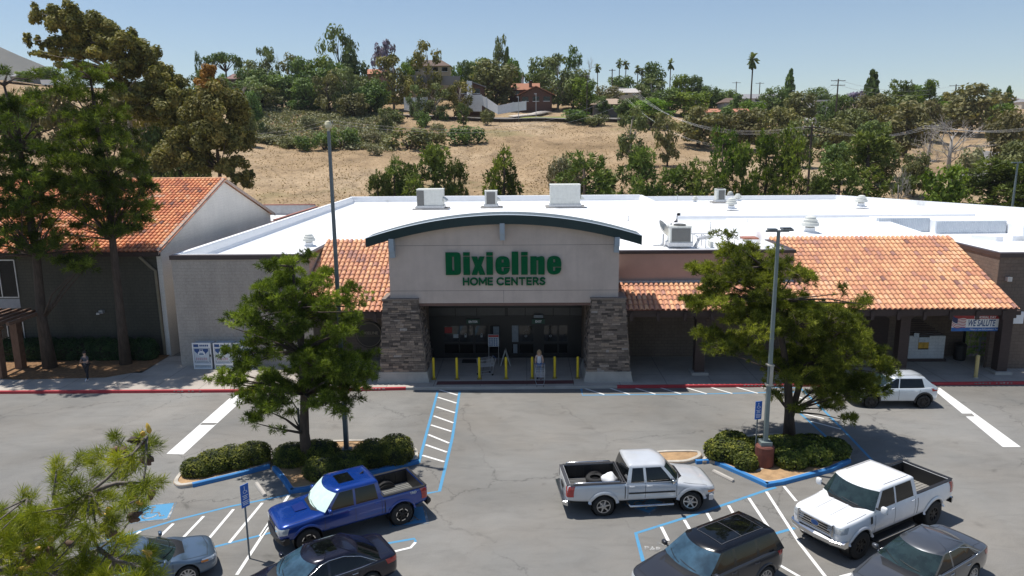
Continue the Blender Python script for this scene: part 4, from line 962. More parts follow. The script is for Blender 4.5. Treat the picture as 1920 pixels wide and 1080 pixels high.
# ------------------------------------------------------------------ roof equipment
def acunit(x0, x1, y, z, h, d, name, label, panels=2, grille=(0, .35), sleeper=True, fan=False):
    t = thing(name, label, 'roof unit', ((x0+x1)/2, y, z)); W_ = x1-x0
    b = MB(); zb = z+.42
    b.box(x0, y, zb, x1, y+d, zb+h); b.box(x0-.04, y-.04, zb+h, x1+.04, y+d+.04, zb+h+.06)
    for i in range(1, panels+1): xx = x0+W_*i/(panels+1); b.box(xx-.012, y-.012, zb+.05, xx+.012, y-.001, zb+h-.04)
    b.box(x0+.1, y-.02, zb+.15, x0+W_*.45, y-.002, zb+h*.3)
    b.build('cabinet', M['offwhite'], t)
    if grille:
        g_ = MB(); g_.box(x0+W_*grille[0]+.03, y-.03, zb+.06, x0+W_*grille[1], y-.005, zb+h-.08)
        for i in range(10): zz = zb+.1+i*(h-.2)/10; g_.box(x0+W_*grille[0]+.03, y-.045, zz, x0+W_*grille[1], y-.03, zz+.02)
        g_.build('louvre_panel', M['ventgrey'], t)
    c_ = MB(); c_.box(x0-.12, y-.1, z+.16, x1+.12, y+d+.1, zb); c_.build('kerb_frame', M['galv'], t)
    if sleeper:
        for k_ in range(2): s_ = MB(); yy = y-.2+k_*(d+.2); s_.box(x0-.5, yy, z+.005, x1+.6, yy+.2, z+.16); s_.build('timber_sleeper', M['concrete'], t)
    if fan:
        f = MB(); f.lathe([(.42, 0), (.42, .1), (.38, .1), (.36, .03), (.05, .03)], ((x0+x1)/2, y+d/2, zb+h+.06), 20); f.build('fan_guard', M['ventgrey'], t)
    else:
        f = MB(); f.prismy([(x1+.05, zb+.5*h), (x1+.45, zb+.3*h), (x1+.45, zb+.25*h), (x1+.05, zb+.25*h)], y+.1, y+d-.1); f.build('intake_hood', M['offwhite'], t)
    return t
def at_roof(u, v, z=6.15):
    return G(u, v, z)
a = at_roof(778, 394); b_ = at_roof(838, 394); acunit(a.x+.2, b_.x-.5, a.y+.3, 6.15, 1.75, 1.9, 'rooftop_unit', 'long cream rooftop unit with dark louvre at its left end', 2, (0, .28))
a = at_roof(909, 391); b_ = at_roof(935, 391); acunit(a.x, b_.x-.2, a.y+.3, 6.15, 1.45, 1.3, 'rooftop_unit', 'narrow rooftop unit with brown louvred face behind the arch apex', 0, (.12, .86))
a = at_roof(1030, 391); b_ = at_roof(1092, 391); acunit(a.x+.1, b_.x-.2, a.y+.3, 6.15, 2.1, 2.0, 'rooftop_unit', 'tall plain cream rooftop unit on sleepers right of the arch apex', 3, None)
a = at_roof(1257, 467); b_ = at_roof(1297, 467); t = acunit(a.x, b_.x, a.y+.2, 6.15, 1.05, 1.0, 'condenser_unit', 'white condenser with dark slatted top nearest the pink wall', 0, (.05, .95), False, True)
a = at_roof(1343, 379); b_ = at_roof(1360, 379); acunit(a.x, b_.x, a.y, 6., 1.2, 1.1, 'condenser_unit', 'small pale condenser far back on the right roof', 0, (.2, .9), True, True)
def turbine(u, v, s_, label, z=6.15):
    a = at_roof(u, v, z); t = thing('roof_ventilator', label, 'roof vent', tuple(a), group=None)
    b = MB(); b.lathe([(.62*s_, 0), (.62*s_, .08*s_), (.36*s_, .14*s_), (.34*s_, .40*s_)], a, 20); b.build('curb_flange', M['roofwhite'], t, smooth=False)
    b = MB(); b.lathe([(.30*s_, .34*s_), (.30*s_, .5*s_)], a, 18, cap=False); b.build('throat', M['ventgrey'], t)
    b = MB(); b.lathe([(.56*s_, .50*s_), (.60*s_, .56*s_), (.58*s_, .74*s_), (.46*s_, .78*s_)], a, 24); b.lathe([(.47*s_, .782*s_), (.48*s_, .95*s_), (.38*s_, .98*s_)], a, 24); b.lathe([(.38*s_, .982*s_), (.36*s_, 1.12*s_), (.2*s_, 1.2*s_), (.02, 1.22*s_)], a, 24); b.build('cowl', M['offwhite'], t)
turbine(580, 462, .78, 'small white roof vent beside the left tile slope'); turbine(1518, 437, 1.0, 'largest tiered white roof vent behind the right tile slope', 7.01)
turbine(1614, 388, 1.05, 'tiered roof vent by the far right parapet'); turbine(1371, 392, 1.0, 'tiered roof vent in front of the small far condenser', 6.15)
turbine(1303, 379, .6, 'small roof vent alone on the back right roof', 6.0); turbine(1383, 377, .75, 'low roof vent right of the far condenser', 6.); turbine(1369, 377-6, .7, 'roof vent behind its tiered neighbour on the back right roof', 6.0); turbine(750, 381, .7, 'small roof vent near the back left corner of the roof')
# dish
a = at_roof(1243, 461); t = thing('satellite_dish', 'mesh satellite dish on a low stand beside the white condenser', 'satellite dish', tuple(a))
b = MB(); b.tube([(a.x, a.y, 6.16), (a.x, a.y, 7.0)], .06, 8); b.box(a.x-.7, a.y-.06, 6.16, a.x+.7, a.y+.06, 6.24); b.box(a.x-.06, a.y-.7, 6.16, a.x+.06, a.y+.7, 6.24); b.build('stand', M['galv'], t)
b = MB(); dv = Vector((.62, -.35, .55)).normalized(); R = dv.to_track_quat('Z', 'Y').to_matrix(); c0 = Vector((a.x-.05, a.y, 7.2)); bb = len(b.v)
for i in range(7):
    for j in range(20): r = .75*i/6; an = 2*pi*j/20; p = c0+R @ Vector((r*cos(an)*.8, r*sin(an), .28*(r/.75)**2)); b.av(p)
for i in range(6):
    for j in range(20): j2 = (j+1) % 20; b.af((i*20+j, i*20+j2, (i+1)*20+j2, (i+1)*20+j))
b.build('reflector', pmat('dish_mesh', (.5, .49, .44), .6, var=.2, vs=14), t); b = MB(); f = c0+dv*.75
for an in (0, 2.1, 4.2): b.tube([c0+R @ Vector((.55*cos(an), .7*sin(an), .25)), f], .012, 4)
b.lathe([(.06, 0), (.06, .12)], f, 8); b.build('feed_arm', M['galv'], t)
a = at_roof(1300, 467); b_ = at_roof(1357, 466); t = thing('pipe_stand', 'white pipe frame and ducts on the roof edge right of the condenser', 'pipe frame', tuple(a)); b = MB()
for x in (a.x+.3, a.x+.9, b_.x-1.2): b.tube([(x, a.y+.3, 6.16), (x, a.y+.3, 7.0), (x, a.y+1.6, 7.0), (x, a.y+1.6, 6.16)], .035, 6)
b.tube([(a.x+.2, a.y+.3, 7.), (b_.x-.2, a.y+.3, 7.0)], .035, 6); b.tube([(a.x+.2, a.y+1.6, 7.), (b_.x-.2, a.y+1.6, 7.0)], .035, 6); b.tube([(b_.x-1.9, a.y+.5, 6.2), (b_.x-1.6, a.y+.5, 6.8), (b_.x-.8, a.y+.5, 6.9)], .12, 8); b.build('pipes', M['galv'], t)
b = MB(); b.box(a.x+1.3, a.y+.6, 6.16, b_.x-.6, a.y+1.4, 6.55); b.build('duct', M['offwhite'], t)
a = at_roof(1408, 458); t = thing('roof_skylight', 'low roof curb with a rusty red lid near the right pole', 'roof hatch', tuple(a)); b = MB(); b.box(a.x-.5, a.y, 6.16, a.x+.5, a.y+1., 6.5); b.build('curb', M['roofwhite'], t); b = MB(); b.box(a.x-.53, a.y-.03, 6.5, a.x+.53, a.y+1.03, 6.6); b.build('lid', pmat('rusty_lid', (.32, .13, .09), .8, var=.3), t)
for i, (u, v, h) in enumerate(((1401, 438, 1.1), (1332, 428, .5), (1270, 376, .6), (1110, 416, .3), (1178, 414, .4))):
    a = at_roof(u, v); b = MB(); b.lathe([(.07, 0), (.05, .06), (.035, .08), (.035, h), (.05, h+.01), (.05, h+.06)], a, 8)
    top_mesh(b, 'vent_pipe', M['galv'], ['thin grey vent pipe standing beside the right light pole top', 'short grey vent pipe on the open roof left of the right pole', 'vent pipe near the small vent on the back right roof', 'stubby vent pipe behind the right end of the arch', 'short vent pipe midway between the tall cream unit and the dish'][i], 'pipe', tuple(a))
# ------------------------------------------------------------------ bollards
BL = [(813.5, 711), (857, 711), (899, 710.5), (949, 710), (998, 709.5), (1040, 709), (1083, 709)]
bl0 = None; lab = ['beside the left stone pillar', 'before the left door with the red notice', 'in front of the loose shopping cart', 'in front of the folding board', "just left of the woman's shoulder", "just right of the woman's shopping cart", 'beside the right stone pillar']
for i, (u, v) in enumerate(BL):
    a = G(u, v, .15)
    if bl0 is None:
        bl0 = thing('bollard', 'yellow steel bollard '+lab[0], 'bollard', tuple(a), group='yellow bollards across the store entrance')
        b = MB(); b.lathe([(.072, 0), (.072, 1.22), (.062, 1.27), (.03, 1.29), (.005, 1.295)], a, 14); b.build('post', M['yellow'], bl0)
        b = MB(); b.lathe([(.15, .003), (.15, .02), (.09, .03), (.09, .10)], a, 14); b.build('base_collar', pmat('scuffed_yellow', (.3, .22, .04), .8, var=.4, vs=20), bl0)
    else: copy_tree(bl0, tuple(a), None, 'yellow steel bollard '+lab[i])
a = G(1829, 708, .15); t = thing('bollard', 'single faded tan bollard in front of the right end column', 'bollard', tuple(a)); b = MB(); b.lathe([(.10, 0), (.10, 1.28), (.06, 1.33), (.005, 1.335)], a, 14); b.build('post', M['ochre'], t)
b = MB(); b.lathe([(.16, .003), (.16, .02), (.105, .03)], a, 14); b.build('base_collar', M['concrete'], t)
# ------------------------------------------------------------------ gas bottle lockers
lk = None
for i, (u0, u1) in enumerate(((358, 398), (397, 437), (435.5, 476))):
    a = G((u0+u1)/2+3, 692, .15); w = 1.12; h = 1.62; yL = a.y+.05
    if lk is None:
        x0 = a.x-w/2; x1 = a.x+w/2; z = .15; lk = thing('gas_bottle_locker', 'white gas bottle locker, first from the passage, with a printed tank door', 'gas locker', (a.x, yL, z), group='white gas bottle lockers against the block wall')
        b = MB(); b.box(x0, yL+.03, z+.06, x1, yL+.75, z+h-.06); b.build('cage_body', pmat('locker_grey', (.42, .46, .50), .6, var=.2, vs=9), lk)
        f = MB()
        for (q0, r0, q1, r1) in ((x0, z, x0+.06, z+h), (x1-.06, z, x1, z+h), (x0+.06, z, x1-.06, z+.06), (x0+.06, z+h-.07, x1-.06, z+h), (x0+.06, z+h-.30, x1-.06, z+h-.26), (x0+.06, z+.24, x1-.06, z+.34)): f.box(q0, yL-.03, r0, q1, yL+.03, r1)
        for s_ in (-1, 1): xx = a.x+s_*.45; f.tube([(xx, yL-.02, z+.36), (xx-s_*.12, yL-.02, z+.52)], .015, 4)
        f.build('door_frame', M['white'], lk)
        b = MB(); b.box(x0+.06, yL-.01, z+h-.26, x1-.06, yL+.02, z+h-.07); hd = b.build('header_board', M['white'], lk); b = MB(); b.box(x0+.08, yL-.018, z+h-.25, x0+.38, yL-.011, z+h-.08); b.build('blue_header_patch', M['bluep'], hd)
        b = MB(); 
        for k_ in range(5): b.box(x0+.45+k_*.11, yL-.018, z+h-.22, x0+.53+k_*.11, yL-.011, z+h-.11)
        b.build('header_print', M['bluep'], hd)
        b = MB(); b.box(x0+.08, yL-.01, z+.5, x1-.14, yL+.02, z+h-.32); pn = b.build('printed_panel', pmat('locker_panel', (.58, .62, .66), .5, var=.1), lk)
        b = MB(); cx = a.x-.03; zt = z+h-.36; b.prismy([(cx-.42, zt), (cx-.42, zt-.14), (cx-.2, zt-.36), (cx+.2, zt-.36), (cx+.42, zt-.14), (cx+.42, zt)][::-1], yL-.018, yL-.011); b.build('blue_shield_print', M['bluep'], pn)
        b = MB(); b.lathe([(.19, 0), (.19, .004)], (cx, yL-.020, 0), 4, 'y') if 0 else None
        zc = zt-.3; b.prismy([(cx+.22*cos(t_)*(1 if abs(cos(t_)) < .9 else 1), zc+.17*sin(t_)) for t_ in [i_*pi/10 for i_ in range(20)]], yL-.024, yL-.019); b.box(cx-.1, yL-.024, zc+.15, cx-.07, yL-.019, zc+.26); b.box(cx+.07, yL-.024, zc+.15, cx+.1, yL-.019, zc+.26); b.box(cx-.09, yL-.023, zc+.23, cx+.09, yL-.0195, zc+.25); b.build('tank_print', M['white'], pn)
        b = MB(); b.box(cx-.14, yL-.03, zc-.09, cx+.14, yL-.025, zc-.02); b.box(cx-.12, yL-.03, zc+.0, cx+.11, yL-.025, zc+.05); b.build('tank_text_print', pmat('print_blue_grey', (.12, .22, .34), .5), pn)
        b = MB(); 
        for r_ in range(3): 
            for k_ in range(6): b.box(cx-.36+k_*.115, yL-.02, z+.56+r_*.055, cx-.29+k_*.115+(k_*r_ % 3)*.012, yL-.012, z+.585+r_*.055)
        b.build('red_text_print', pmat('print_pink', (.45, .14, .18), .5), pn)
        b = MB(); b.box(x1-.1, yL-.07, z+.78, x1-.02, yL-.031, z+.9); b.build('padlock', M['black'], lk)
    else: copy_tree(lk, (a.x, yL, .15), None, ['', 'white gas bottle locker in the middle of the three', 'white gas bottle locker partly behind the pine branches'][i])
# ------------------------------------------------------------------ light poles
def sqpole(p, h, w0, w1, mt, n=4):
    b = MB(); bb = 0
    for z, w in ((p.z, w0), (p.z+h, w1)):
        for sx, sy in ((-.85, -1), (.85, -1), (1, -.85), (1, .85), (.85, 1), (-.85, 1), (-1, .85), (-1, -.85)): b.av((p.x+sx*w/2, p.y+sy*w/2, z))
    for k_ in range(8): k2 = (k_+1) % 8; b.af((k_, k2, 8+k2, 8+k_))
    b.af(range(8, 16)); return b
a = G(650, 843, .1); top = A(617, 246, a.y).z
t = thing('light_pole', 'tall tapered grey steel light pole rising through the left pine', 'light pole', tuple(a)); sqpole(a, top-a.z, .20, .11, 0).build('shaft', M['polem'], t)
b = MB(); b.box(a.x-.2, a.y-.2, .1, a.x+.2, a.y+.2, .16); b.build('base_plate', M['polem'], t)
b = MB(); b.lathe([(.05, 0), (.05, .1), (.13, .14), (.15, .26), (.11, .38), (.01, .42)], (a.x, a.y, top), 12); b.build('lamp_globe', pmat('cream_globe', (.65, .6, .4), .4), t)
a = G(1432, 872, .1); top = A(1450, 434, a.y).z; t = thing('light_pole', 'pale green light pole on a red concrete drum beside the right pine', 'light pole', tuple(a))
b = MB(); b.lathe([(.38, 0), (.38, .85), (.33, .92), (.0, .93)], a, 20); b.build('concrete_drum', M['redconc'], t)
b = MB(); b.obox((a.x, a.y, a.z+1.01), .46, .46, .16); b.build('base_cover', M['polel'], t)
q = a+Vector((0, 0, 1.05)); sqpole(q, top-q.z, .175, .11, 0).build('shaft', M['polel'], t)
b = MB(); b.box(a.x-.14, a.y-.14, 3.6, a.x+.14, a.y+.14, 3.66); b.box(a.x-.14, a.y-.14, 4.45, a.x+.14, a.y+.14, 4.5); b.box(a.x-.03, a.y-.15, 3.66, a.x+.1, a.y-.118, 4.45); b.build('banding_strap', pmat('tan_board', (.40, .38, .33), .6), t)
h_ = MB(); h_.box(a.x-.5, a.y-.04, top-.02, a.x+.4, a.y+.04, top+.05)
for s_ in (-1,): h_.box(a.x-.42, a.y-.18, top+.05, a.x-.1, a.y+.12, top+.12)
h_.build('cross_arm', M['polem'], t); h_ = MB(); h_.obox((a.x+.28, a.y-.1, top+.1), .42, .36, .07, .1, Matrix.Rotation(.15, 3, 'X')); lm = h_.build('lamp_head', M['polem'], t); 
h_ = MB(); [h_.obox((a.x+.16+.12*i, a.y-.12, top+.142), .1, .25, .01) for i in range(3)]; h_.build('lamp_fins', M['black'], lm)
a = A(1896, 404, 88); a.z = 0; t = thing('light_pole', 'slim pale light pole beyond the far right roof edge', 'light pole', tuple(a)); tz = A(1903, 305, 88).z
b = MB(); b.tube([a, (a.x, a.y, tz)], [.16, .1], 8); b.build('shaft', M['polel'], t); b = MB(); b.box(a.x-.7, a.y-.15, tz-.05, a.x+.5, a.y+.15, tz+.08); b.build('lamp_head', M['polel'], t)
# ------------------------------------------------------------------ accessible parking signs
def psign(base, top_u, top_v, label, rz):
    a = base; h = A(top_u, top_v, a.y).z
    t = thing('parking_sign', label, 'sign', tuple(a)); b = MB(); b.tube([a, (a.x, a.y, h-.05)], .03, 6); b.build('post', M['polem'], t)
    R = Matrix.Rotation(rz, 4, 'Z'); R.translation = Vector((a.x, a.y, 0)); w = .30; z0 = h-.78
    def bx(nm, mt, x0, z0_, x1, z1_, y0, y1, par): b = MB(); b.box(x0, y0, z0_, x1, y1, z1_); b.v = [tuple(R @ Vector(p)) for p in b.v]; return b.build(nm, mt, par)
    p = bx('sign_plate', M['signblue'], -w/2, z0, w/2, h, -.05, -.035, t)
    bx('white_edge', M['white'], -w/2-.008, z0-.008, w/2+.008, h+.008, -.034, -.031, t)
    s_ = MB(); cx, cz = -.0, h-.21; s_.tube([(cx+.062*cos(a_), -.054, cz-.03+.062*sin(a_)) for a_ in [2.+i*.45 for i in range(11)]], .009, 4); s_.tube([(cx-.01, -.054, cz+.10), (cx, -.054, cz), (cx+.05, -.054, cz), (cx+.085, -.054, cz-.07)], .01, 4); s_.lathe([(.02, 0), (.02, .004)], (cx-.01, -.056, cz+.13), 8, 'y')
    s_.v = [tuple(R @ Vector(q)) for q in s_.v]; s_.build('wheelchair_symbol', M['white'], p)
    s_ = MB()
    for k_, (ww) in enumerate((.2, .14, .17, .24, .22, .2)): zz = h-.37-k_*.055-(.03 if k_ > 2 else 0); s_.box(-ww/2, -.054, zz-.022, ww/2, -.051, zz)
    s_.v = [tuple(R @ Vector(q)) for q in s_.v]; s_.build('sign_print', M['white'], p)
psign(G(1415, 868, .1), 1416, 752, 'blue accessible parking sign beside the right light pole', radians(14))
psign(G(468, 1047), 461, 908, 'blue accessible parking sign standing among the left bay stripes', radians(58))
a = G(566, 862, .1); t = thing('sign_post', 'thin dark back of a signpost just left of the left pine trunk', 'sign post', tuple(a)); b = MB(); b.tube([a, (a.x, a.y, A(565, 765, a.y).z)], .035, 6); b.build('post', M['polem'], t)
b = MB(); hz = A(565, 770, a.y).z; b.box(a.x-.02, a.y-.14, hz-.5, a.x-.005, a.y+.14, hz); b.build('sign_plate', M['polem'], t)
# ------------------------------------------------------------------ shopping carts, boards
def cart(p, rz, label, goods=False):
    t = thing('shopping_cart', label, 'shopping cart', tuple(p), rz); w = .28; L = .45
    b = MB()
    r = .011
    for z, f, k_ in ((.98, L, -L), (.78, L*.98, -L*.98), (.58, L*.9, -L*.9)):
        ww = w if z > .9 else w*.92
        b.tube([(f, -ww*.8, z), (f, ww*.8, z), (k_, ww, z), (k_, -ww, z), (f, -ww*.8, z)], r, 4)
    for i in range(13): x = -L+2*L*i/12; wt = w-(w*.2)*(i/12); b.tube([(x, -wt, .98), (x*.92, -wt*.92, .58), (x*.92, wt*.92, .58), (x, wt, .98)], .007, 4)
    for i in range(7): y = -w*.8+1.6*w*i/6; b.tube([(-L, y*1.2, .98), (-L*.9, y, .58), (L*.9, y*.9, .58), (L, y, .98)], .007, 4)
    b.build('basket', M['galv'], t, local=True)
    b = MB(); 
    for s_ in (-1, 1): b.tube([(-L-.12, s_*w, 1.02), (-L+.02, s_*w, .6), (-L*.8, s_*w*.95, .15), (L*.95, s_*w*.7, .15)], .016, 5)
    b.tube([(L*.95, -w*.7, .15), (L*.95, w*.7, .15)], .014, 5); b.tube([(-L*.8, -w*.95, .15), (-L*.8, w*.95, .15)], .014, 5); b.build('chassis', M['galv'], t, local=True)
    b = MB(); b.tube([(-L-.12, -w-.03, 1.03), (-L-.12, w+.03, 1.03)], .02, 8); b.build('handle', M['bluep'], t, local=True)
    for x, y in ((-L*.8, -w*.95), (-L*.8, w*.95), (L*.9, -w*.65), (L*.9, w*.65)):
        b = MB(); b.lathe([(.055, -.012), (.06, 0), (.055, .012)], (x, y, .06), 10, 'y'); b.build('castor', M['rubber'], t, local=True)
    return t
wm = G(1011, 711, .15)
cart((wm.x+.03, wm.y-.95, .15), -pi/2, "shopping cart pushed by the woman in the white top")
cp = G(910, 703, .15); cart((cp.x, cp.y, .15), radians(200), 'empty shopping cart left behind the third yellow bollard')
a = G(926, 682, .15); t = thing('notice_easel', 'printed notice held up on a thin metal stand by the doors', 'notice stand', tuple(a)); b = MB()
b.tube([(a.x-.3, a.y, .15), (a.x-.3, a.y, 1.9)], .015, 5); b.tube([(a.x+.3, a.y, .15), (a.x+.3, a.y, 1.9)], .015, 5); b.tube([(a.x-.3, a.y-.2, .17), (a.x-.3, a.y+.2, .17)], .015, 5); b.tube([(a.x+.3, a.y-.2, .17), (a.x+.3, a.y+.2, .17)], .015, 5); b.build('stand', M['galv'], t)
b = MB(); b.box(a.x-.33, a.y-.03, 1.25, a.x+.33, a.y, 2.0); bo = b.build('board', M['paper'], t); b = MB(); b.box(a.x-.31, a.y-.035, 1.84, a.x+.31, a.y-.031, 1.97); b.build('board_heading', M['redp'], bo)
b = MB()
for r_ in range(4):
    for k_ in range(4): b.box(a.x-.27+k_*.14, a.y-.036, 1.3+r_*.13, a.x-.18+k_*.14, a.y-.031, 1.38+r_*.13)
b.build('board_print', M['bluep'], bo)
a = G(948, 684, .15); t = thing('folding_board', 'folding a-shaped pavement board seen end on before the doors', 'folding sign', tuple(a))
for s_ in (-1, 1):
    b = MB(); R = Matrix.Rotation(s_*radians(17), 4, 'Y'); R.translation = Vector((a.x, a.y, 1.12)); b.obox((0, 0, -.5), .03, .6, 1.0); b.v = [tuple(R @ Vector(p)) for p in b.v]; b.build('panel', M['offwhite'], t)
b = MB(); b.tube([(a.x, a.y-.2, 1.1), (a.x, a.y-.1, 1.2), (a.x, a.y+.1, 1.2), (a.x, a.y+.2, 1.1)], .015, 5); b.build('handle', M['black'], t)
a = G(889, 678, .152); b = MB(); b.box(a.x-.75, a.y-.3, .152, a.x+.75, a.y+.45, .165); top_mesh(b, 'door_mat', M['black'], 'black rubber mat before the entry doors', 'mat', tuple(a))
# ------------------------------------------------------------------ people
def skin(name, joints, bones, mat_, parent, lv=2):
    me = bpy.data.meshes.new(name); names = list(joints)
    me.from_pydata([joints[n][:3] for n in names], [(names.index(a), names.index(b)) for a, b in bones], [])
    o = bpy.data.objects.new(name, me); COL.objects.link(o); sm = o.modifiers.new('s', 'SKIN'); sm.branch_smoothing = .4
    if not me.skin_vertices: me.attributes.new('dummy', 'FLOAT', 'POINT')
    sv = me.skin_vertices[0].data
    for i, n in enumerate(names): r = joints[n][3]; ry = joints[n][4] if len(joints[n]) > 4 else r; sv[i].radius = (r, ry)
    sv[0].use_root = True
    ss = o.modifiers.new('u', 'SUBSURF'); ss.levels = lv; ss.render_levels = lv
    dg = bpy.context.evaluated_depsgraph_get(); m2 = bpy.data.meshes.new_from_object(o.evaluated_get(dg)); bpy.data.objects.remove(o); bpy.data.meshes.remove(me)
    m2.name = name; m2.materials.clear(); m2.materials.append(mat_); m2.polygons.foreach_set('use_smooth', [True]*len(m2.polygons))
    o = bpy.data.objects.new(name, m2); COL.objects.link(o); o.parent = parent; WO[o.name] = Vector(); return o
def ell(mb, c_, r, n=12, m_=8, zmin=-1., zmax=1.):
    bb = len(mb.v); th = [math.asin(zmin)+(math.asin(zmax)-math.asin(zmin))*i/m_ for i in range(m_+1)]
    for t_ in th:
        for k_ in range(n): a_ = 2*pi*k_/n; mb.v.append((c_[0]+r[0]*cos(t_)*cos(a_), c_[1]+r[1]*cos(t_)*sin(a_), c_[2]+r[2]*sin(t_)))
    for i in range(m_):
        for k_ in range(n): k2 = (k_+1) % n; mb.af((bb+i*n+k_, bb+i*n+k2, bb+(i+1)*n+k2, bb+(i+1)*n+k_))
SKINM = pmat('skin', (.50, .30, .21), .55, var=.08)
def person(p, rz, label, hgt, arms, shirt, trousers, hair, sleeves, stride=.08, long_hair=False):
    """facing +x in its own frame; arms: list of (elbow, wrist) per side"""
    t = thing('person', label, 'person', tuple(p), rz); s_ = hgt/1.7
    J = {'pelvis': (0, 0, .95, .13, .15), 'waist': (.0, 0, 1.10, .11, .14), 'chest': (0, 0, 1.28, .12, .165), 'neckb': (0, 0, 1.42, .065), 'neck': (.01, 0, 1.48, .05), 'head0': (.02, 0, 1.55, .072, .066), 'head1': (.02, 0, 1.62, .088, .078), 'head2': (.01, 0, 1.68, .07, .062)}
    B = [('pelvis', 'waist'), ('waist', 'chest'), ('chest', 'neckb'), ('neckb', 'neck'), ('neck', 'head0'), ('head0', 'head1'), ('head1', 'head2')]
    for i, sd_ in enumerate((-1, 1)):
        f = stride*sd_
        J.update({f'hip{i}': (0, .09*sd_, .90, .095), f'knee{i}': (f*.6+.02, .10*sd_, .50, .06), f'calf{i}': (f*.9-.01, .10*sd_, .36, .058), f'ank{i}': (f, .10*sd_, .09, .038), f'toe{i}': (f+.15, .115*sd_, .035, .035, .045)})
        B += [('pelvis', f'hip{i}'), (f'hip{i}', f'knee{i}'), (f'knee{i}', f'calf{i}'), (f'calf{i}', f'ank{i}'), (f'ank{i}', f'toe{i}')]
        e, w = arms[i]; d = (Vector(w)-Vector(e)).normalized()
        J.update({f'sh{i}': (0, .17*sd_, 1.38, .055), f'el{i}': (*e, .042), f'wr{i}': (*w, .027), f'palm{i}': (*(Vector(w)+d*.06), .022, .036)})
        B += [('neckb', f'sh{i}'), (f'sh{i}', f'el{i}'), (f'el{i}', f'wr{i}'), (f'wr{i}', f'palm{i}')]
        side = d.cross(Vector((0, 0, 1))); side = side.normalized() if side.length > .1 else Vector((0, 1, 0)); dn = Vector((0, 0, -1))
        base = Vector(w)+d*.085
        for k_ in range(4): o_ = (k_-1.5)*.018; q = base+side*o_; L_ = (.06, .072, .068, .052)[k_]; J[f'f{i}{k_}'] = (*(q+d*L_*.5+dn*.006), .009); J[f'g{i}{k_}'] = (*(q+d*L_*.8+dn*.03), .008); B += [(f'palm{i}', f'f{i}{k_}'), (f'f{i}{k_}', f'g{i}{k_}')]
        q = Vector(w)+d*.045-side*sd_*.035; J[f'th{i}'] = (*(q+d*.02+dn*.005), .010); B.append((f'palm{i}', f'th{i}'))
    J = {n: tuple(x*s_ for x in v) for n, v in J.items()}
    skin('body', J, B, SKINM, t)
    c = lambda keys, grow=.014: {n: (*J[n][:3], *[r+grow for r in J[n][3:]]) for n in keys}
    JS = c(['waist', 'pelvis', 'chest', 'neckb', 'sh0', 'sh1']); 
    BS = [('waist', 'pelvis'), ('waist', 'chest'), ('chest', 'neckb'), ('neckb', 'sh0'), ('neckb', 'sh1')]
    JS['neckb'] = (*J['neckb'][:2], J['neckb'][2]-.015, .07, .08)
    if sleeves > 0:
        for i in (0, 1): a_ = Vector(J[f'sh{i}'][:3]).lerp(Vector(J[f'el{i}'][:3]), sleeves); JS[f'sl{i}'] = (*a_, .06); BS.append((f'sh{i}', f'sl{i}'))
    skin('shirt', JS, BS, shirt, t, 1)
    JT = c(['pelvis', 'hip0', 'hip1', 'knee0', 'knee1', 'calf0', 'calf1', 'ank0', 'ank1'], .012); skin('trousers', JT, [('pelvis', 'hip0'), ('pelvis', 'hip1'), ('hip0', 'knee0'), ('hip1', 'knee1'), ('knee0', 'calf0'), ('knee1', 'calf1'), ('calf0', 'ank0'), ('calf1', 'ank1')], trousers, t, 1)
    for i in (0, 1): b = MB(); q = J[f'ank{i}']; ell(b, (q[0]+.06, q[1], .05), (.14, .05, .05), 10, 6, -.8, 1); b.build('shoe', M['white'] if long_hair is False else M['black'], t, True, local=True)
    b = MB(); h = J['head1']; ell(b, (h[0]-.018, 0, h[2]+.02), (.10, .092, .115), 14, 8, -.2, 1.)
    if long_hair: b2 = [(h[0]-.07, 0, h[2]+.06), (h[0]-.09, 0, h[2]-.08), (h[0]-.08, 0, h[2]-.25)]; b.tube(b2, [.07, .085, .05], 10); [b.tube([(h[0]-.01, y, h[2]+.05), (h[0]-.02, y*1.2, h[2]-.1), (h[0]+.0, y*1.25, h[2]-.22)], [.035, .035, .015], 8) for y in (-.08, .08)]
    b.build('hair', hair, t, True, local=True)
    b = MB(); hx = h[0]+.082*s_
    for y in (-.03, .03): ell(b, (hx, y, h[2]-.005), (.012, .014, .009), 8, 4)
    b.build('eyes', M['black'], t, True, local=True)
    b = MB(); ell(b, (hx+.008, 0, h[2]-.03), (.016, .012, .022), 8, 6); [ell(b, (h[0], y, h[2]-.02), (.018, .01, .03), 8, 6) for y in (-.088, .088)]; ell(b, (hx-.004, 0, h[2]-.062), (.01, .024, .006), 8, 4); b.build('face_features', SKINM, t, True, local=True)
    return t
person((wm.x, wm.y, .15), -pi/2, 'woman with long fair hair in a white sleeveless top pushing a cart', 1.70, [((.16, -.22, 1.12), (.36, -.17, .98)), ((.16, .22, 1.12), (.36, .17, .98))], pmat('white_top', (.62, .64, .70), .8), pmat('pale_blue_jeans', (.16, .22, .34), .8), pmat('fair_hair', (.36, .24, .13), .6), 0, .14, True)
pm = G(165, 713, .15); person((pm.x, pm.y, .15), -pi/2-.3, 'man in grey t-shirt and dark trousers standing in tree shade, arms folded', 1.72, [((.10, -.26, 1.14), (.26, -.08, 1.20)), ((.10, .26, 1.14), (.27, .06, 1.16))], pmat('charcoal_shirt', (.10, .10, .11), .9), pmat('black_trousers', (.02, .02, .025), .9), pmat('dark_hair', (.02, .016, .014), .6), .75, .1)
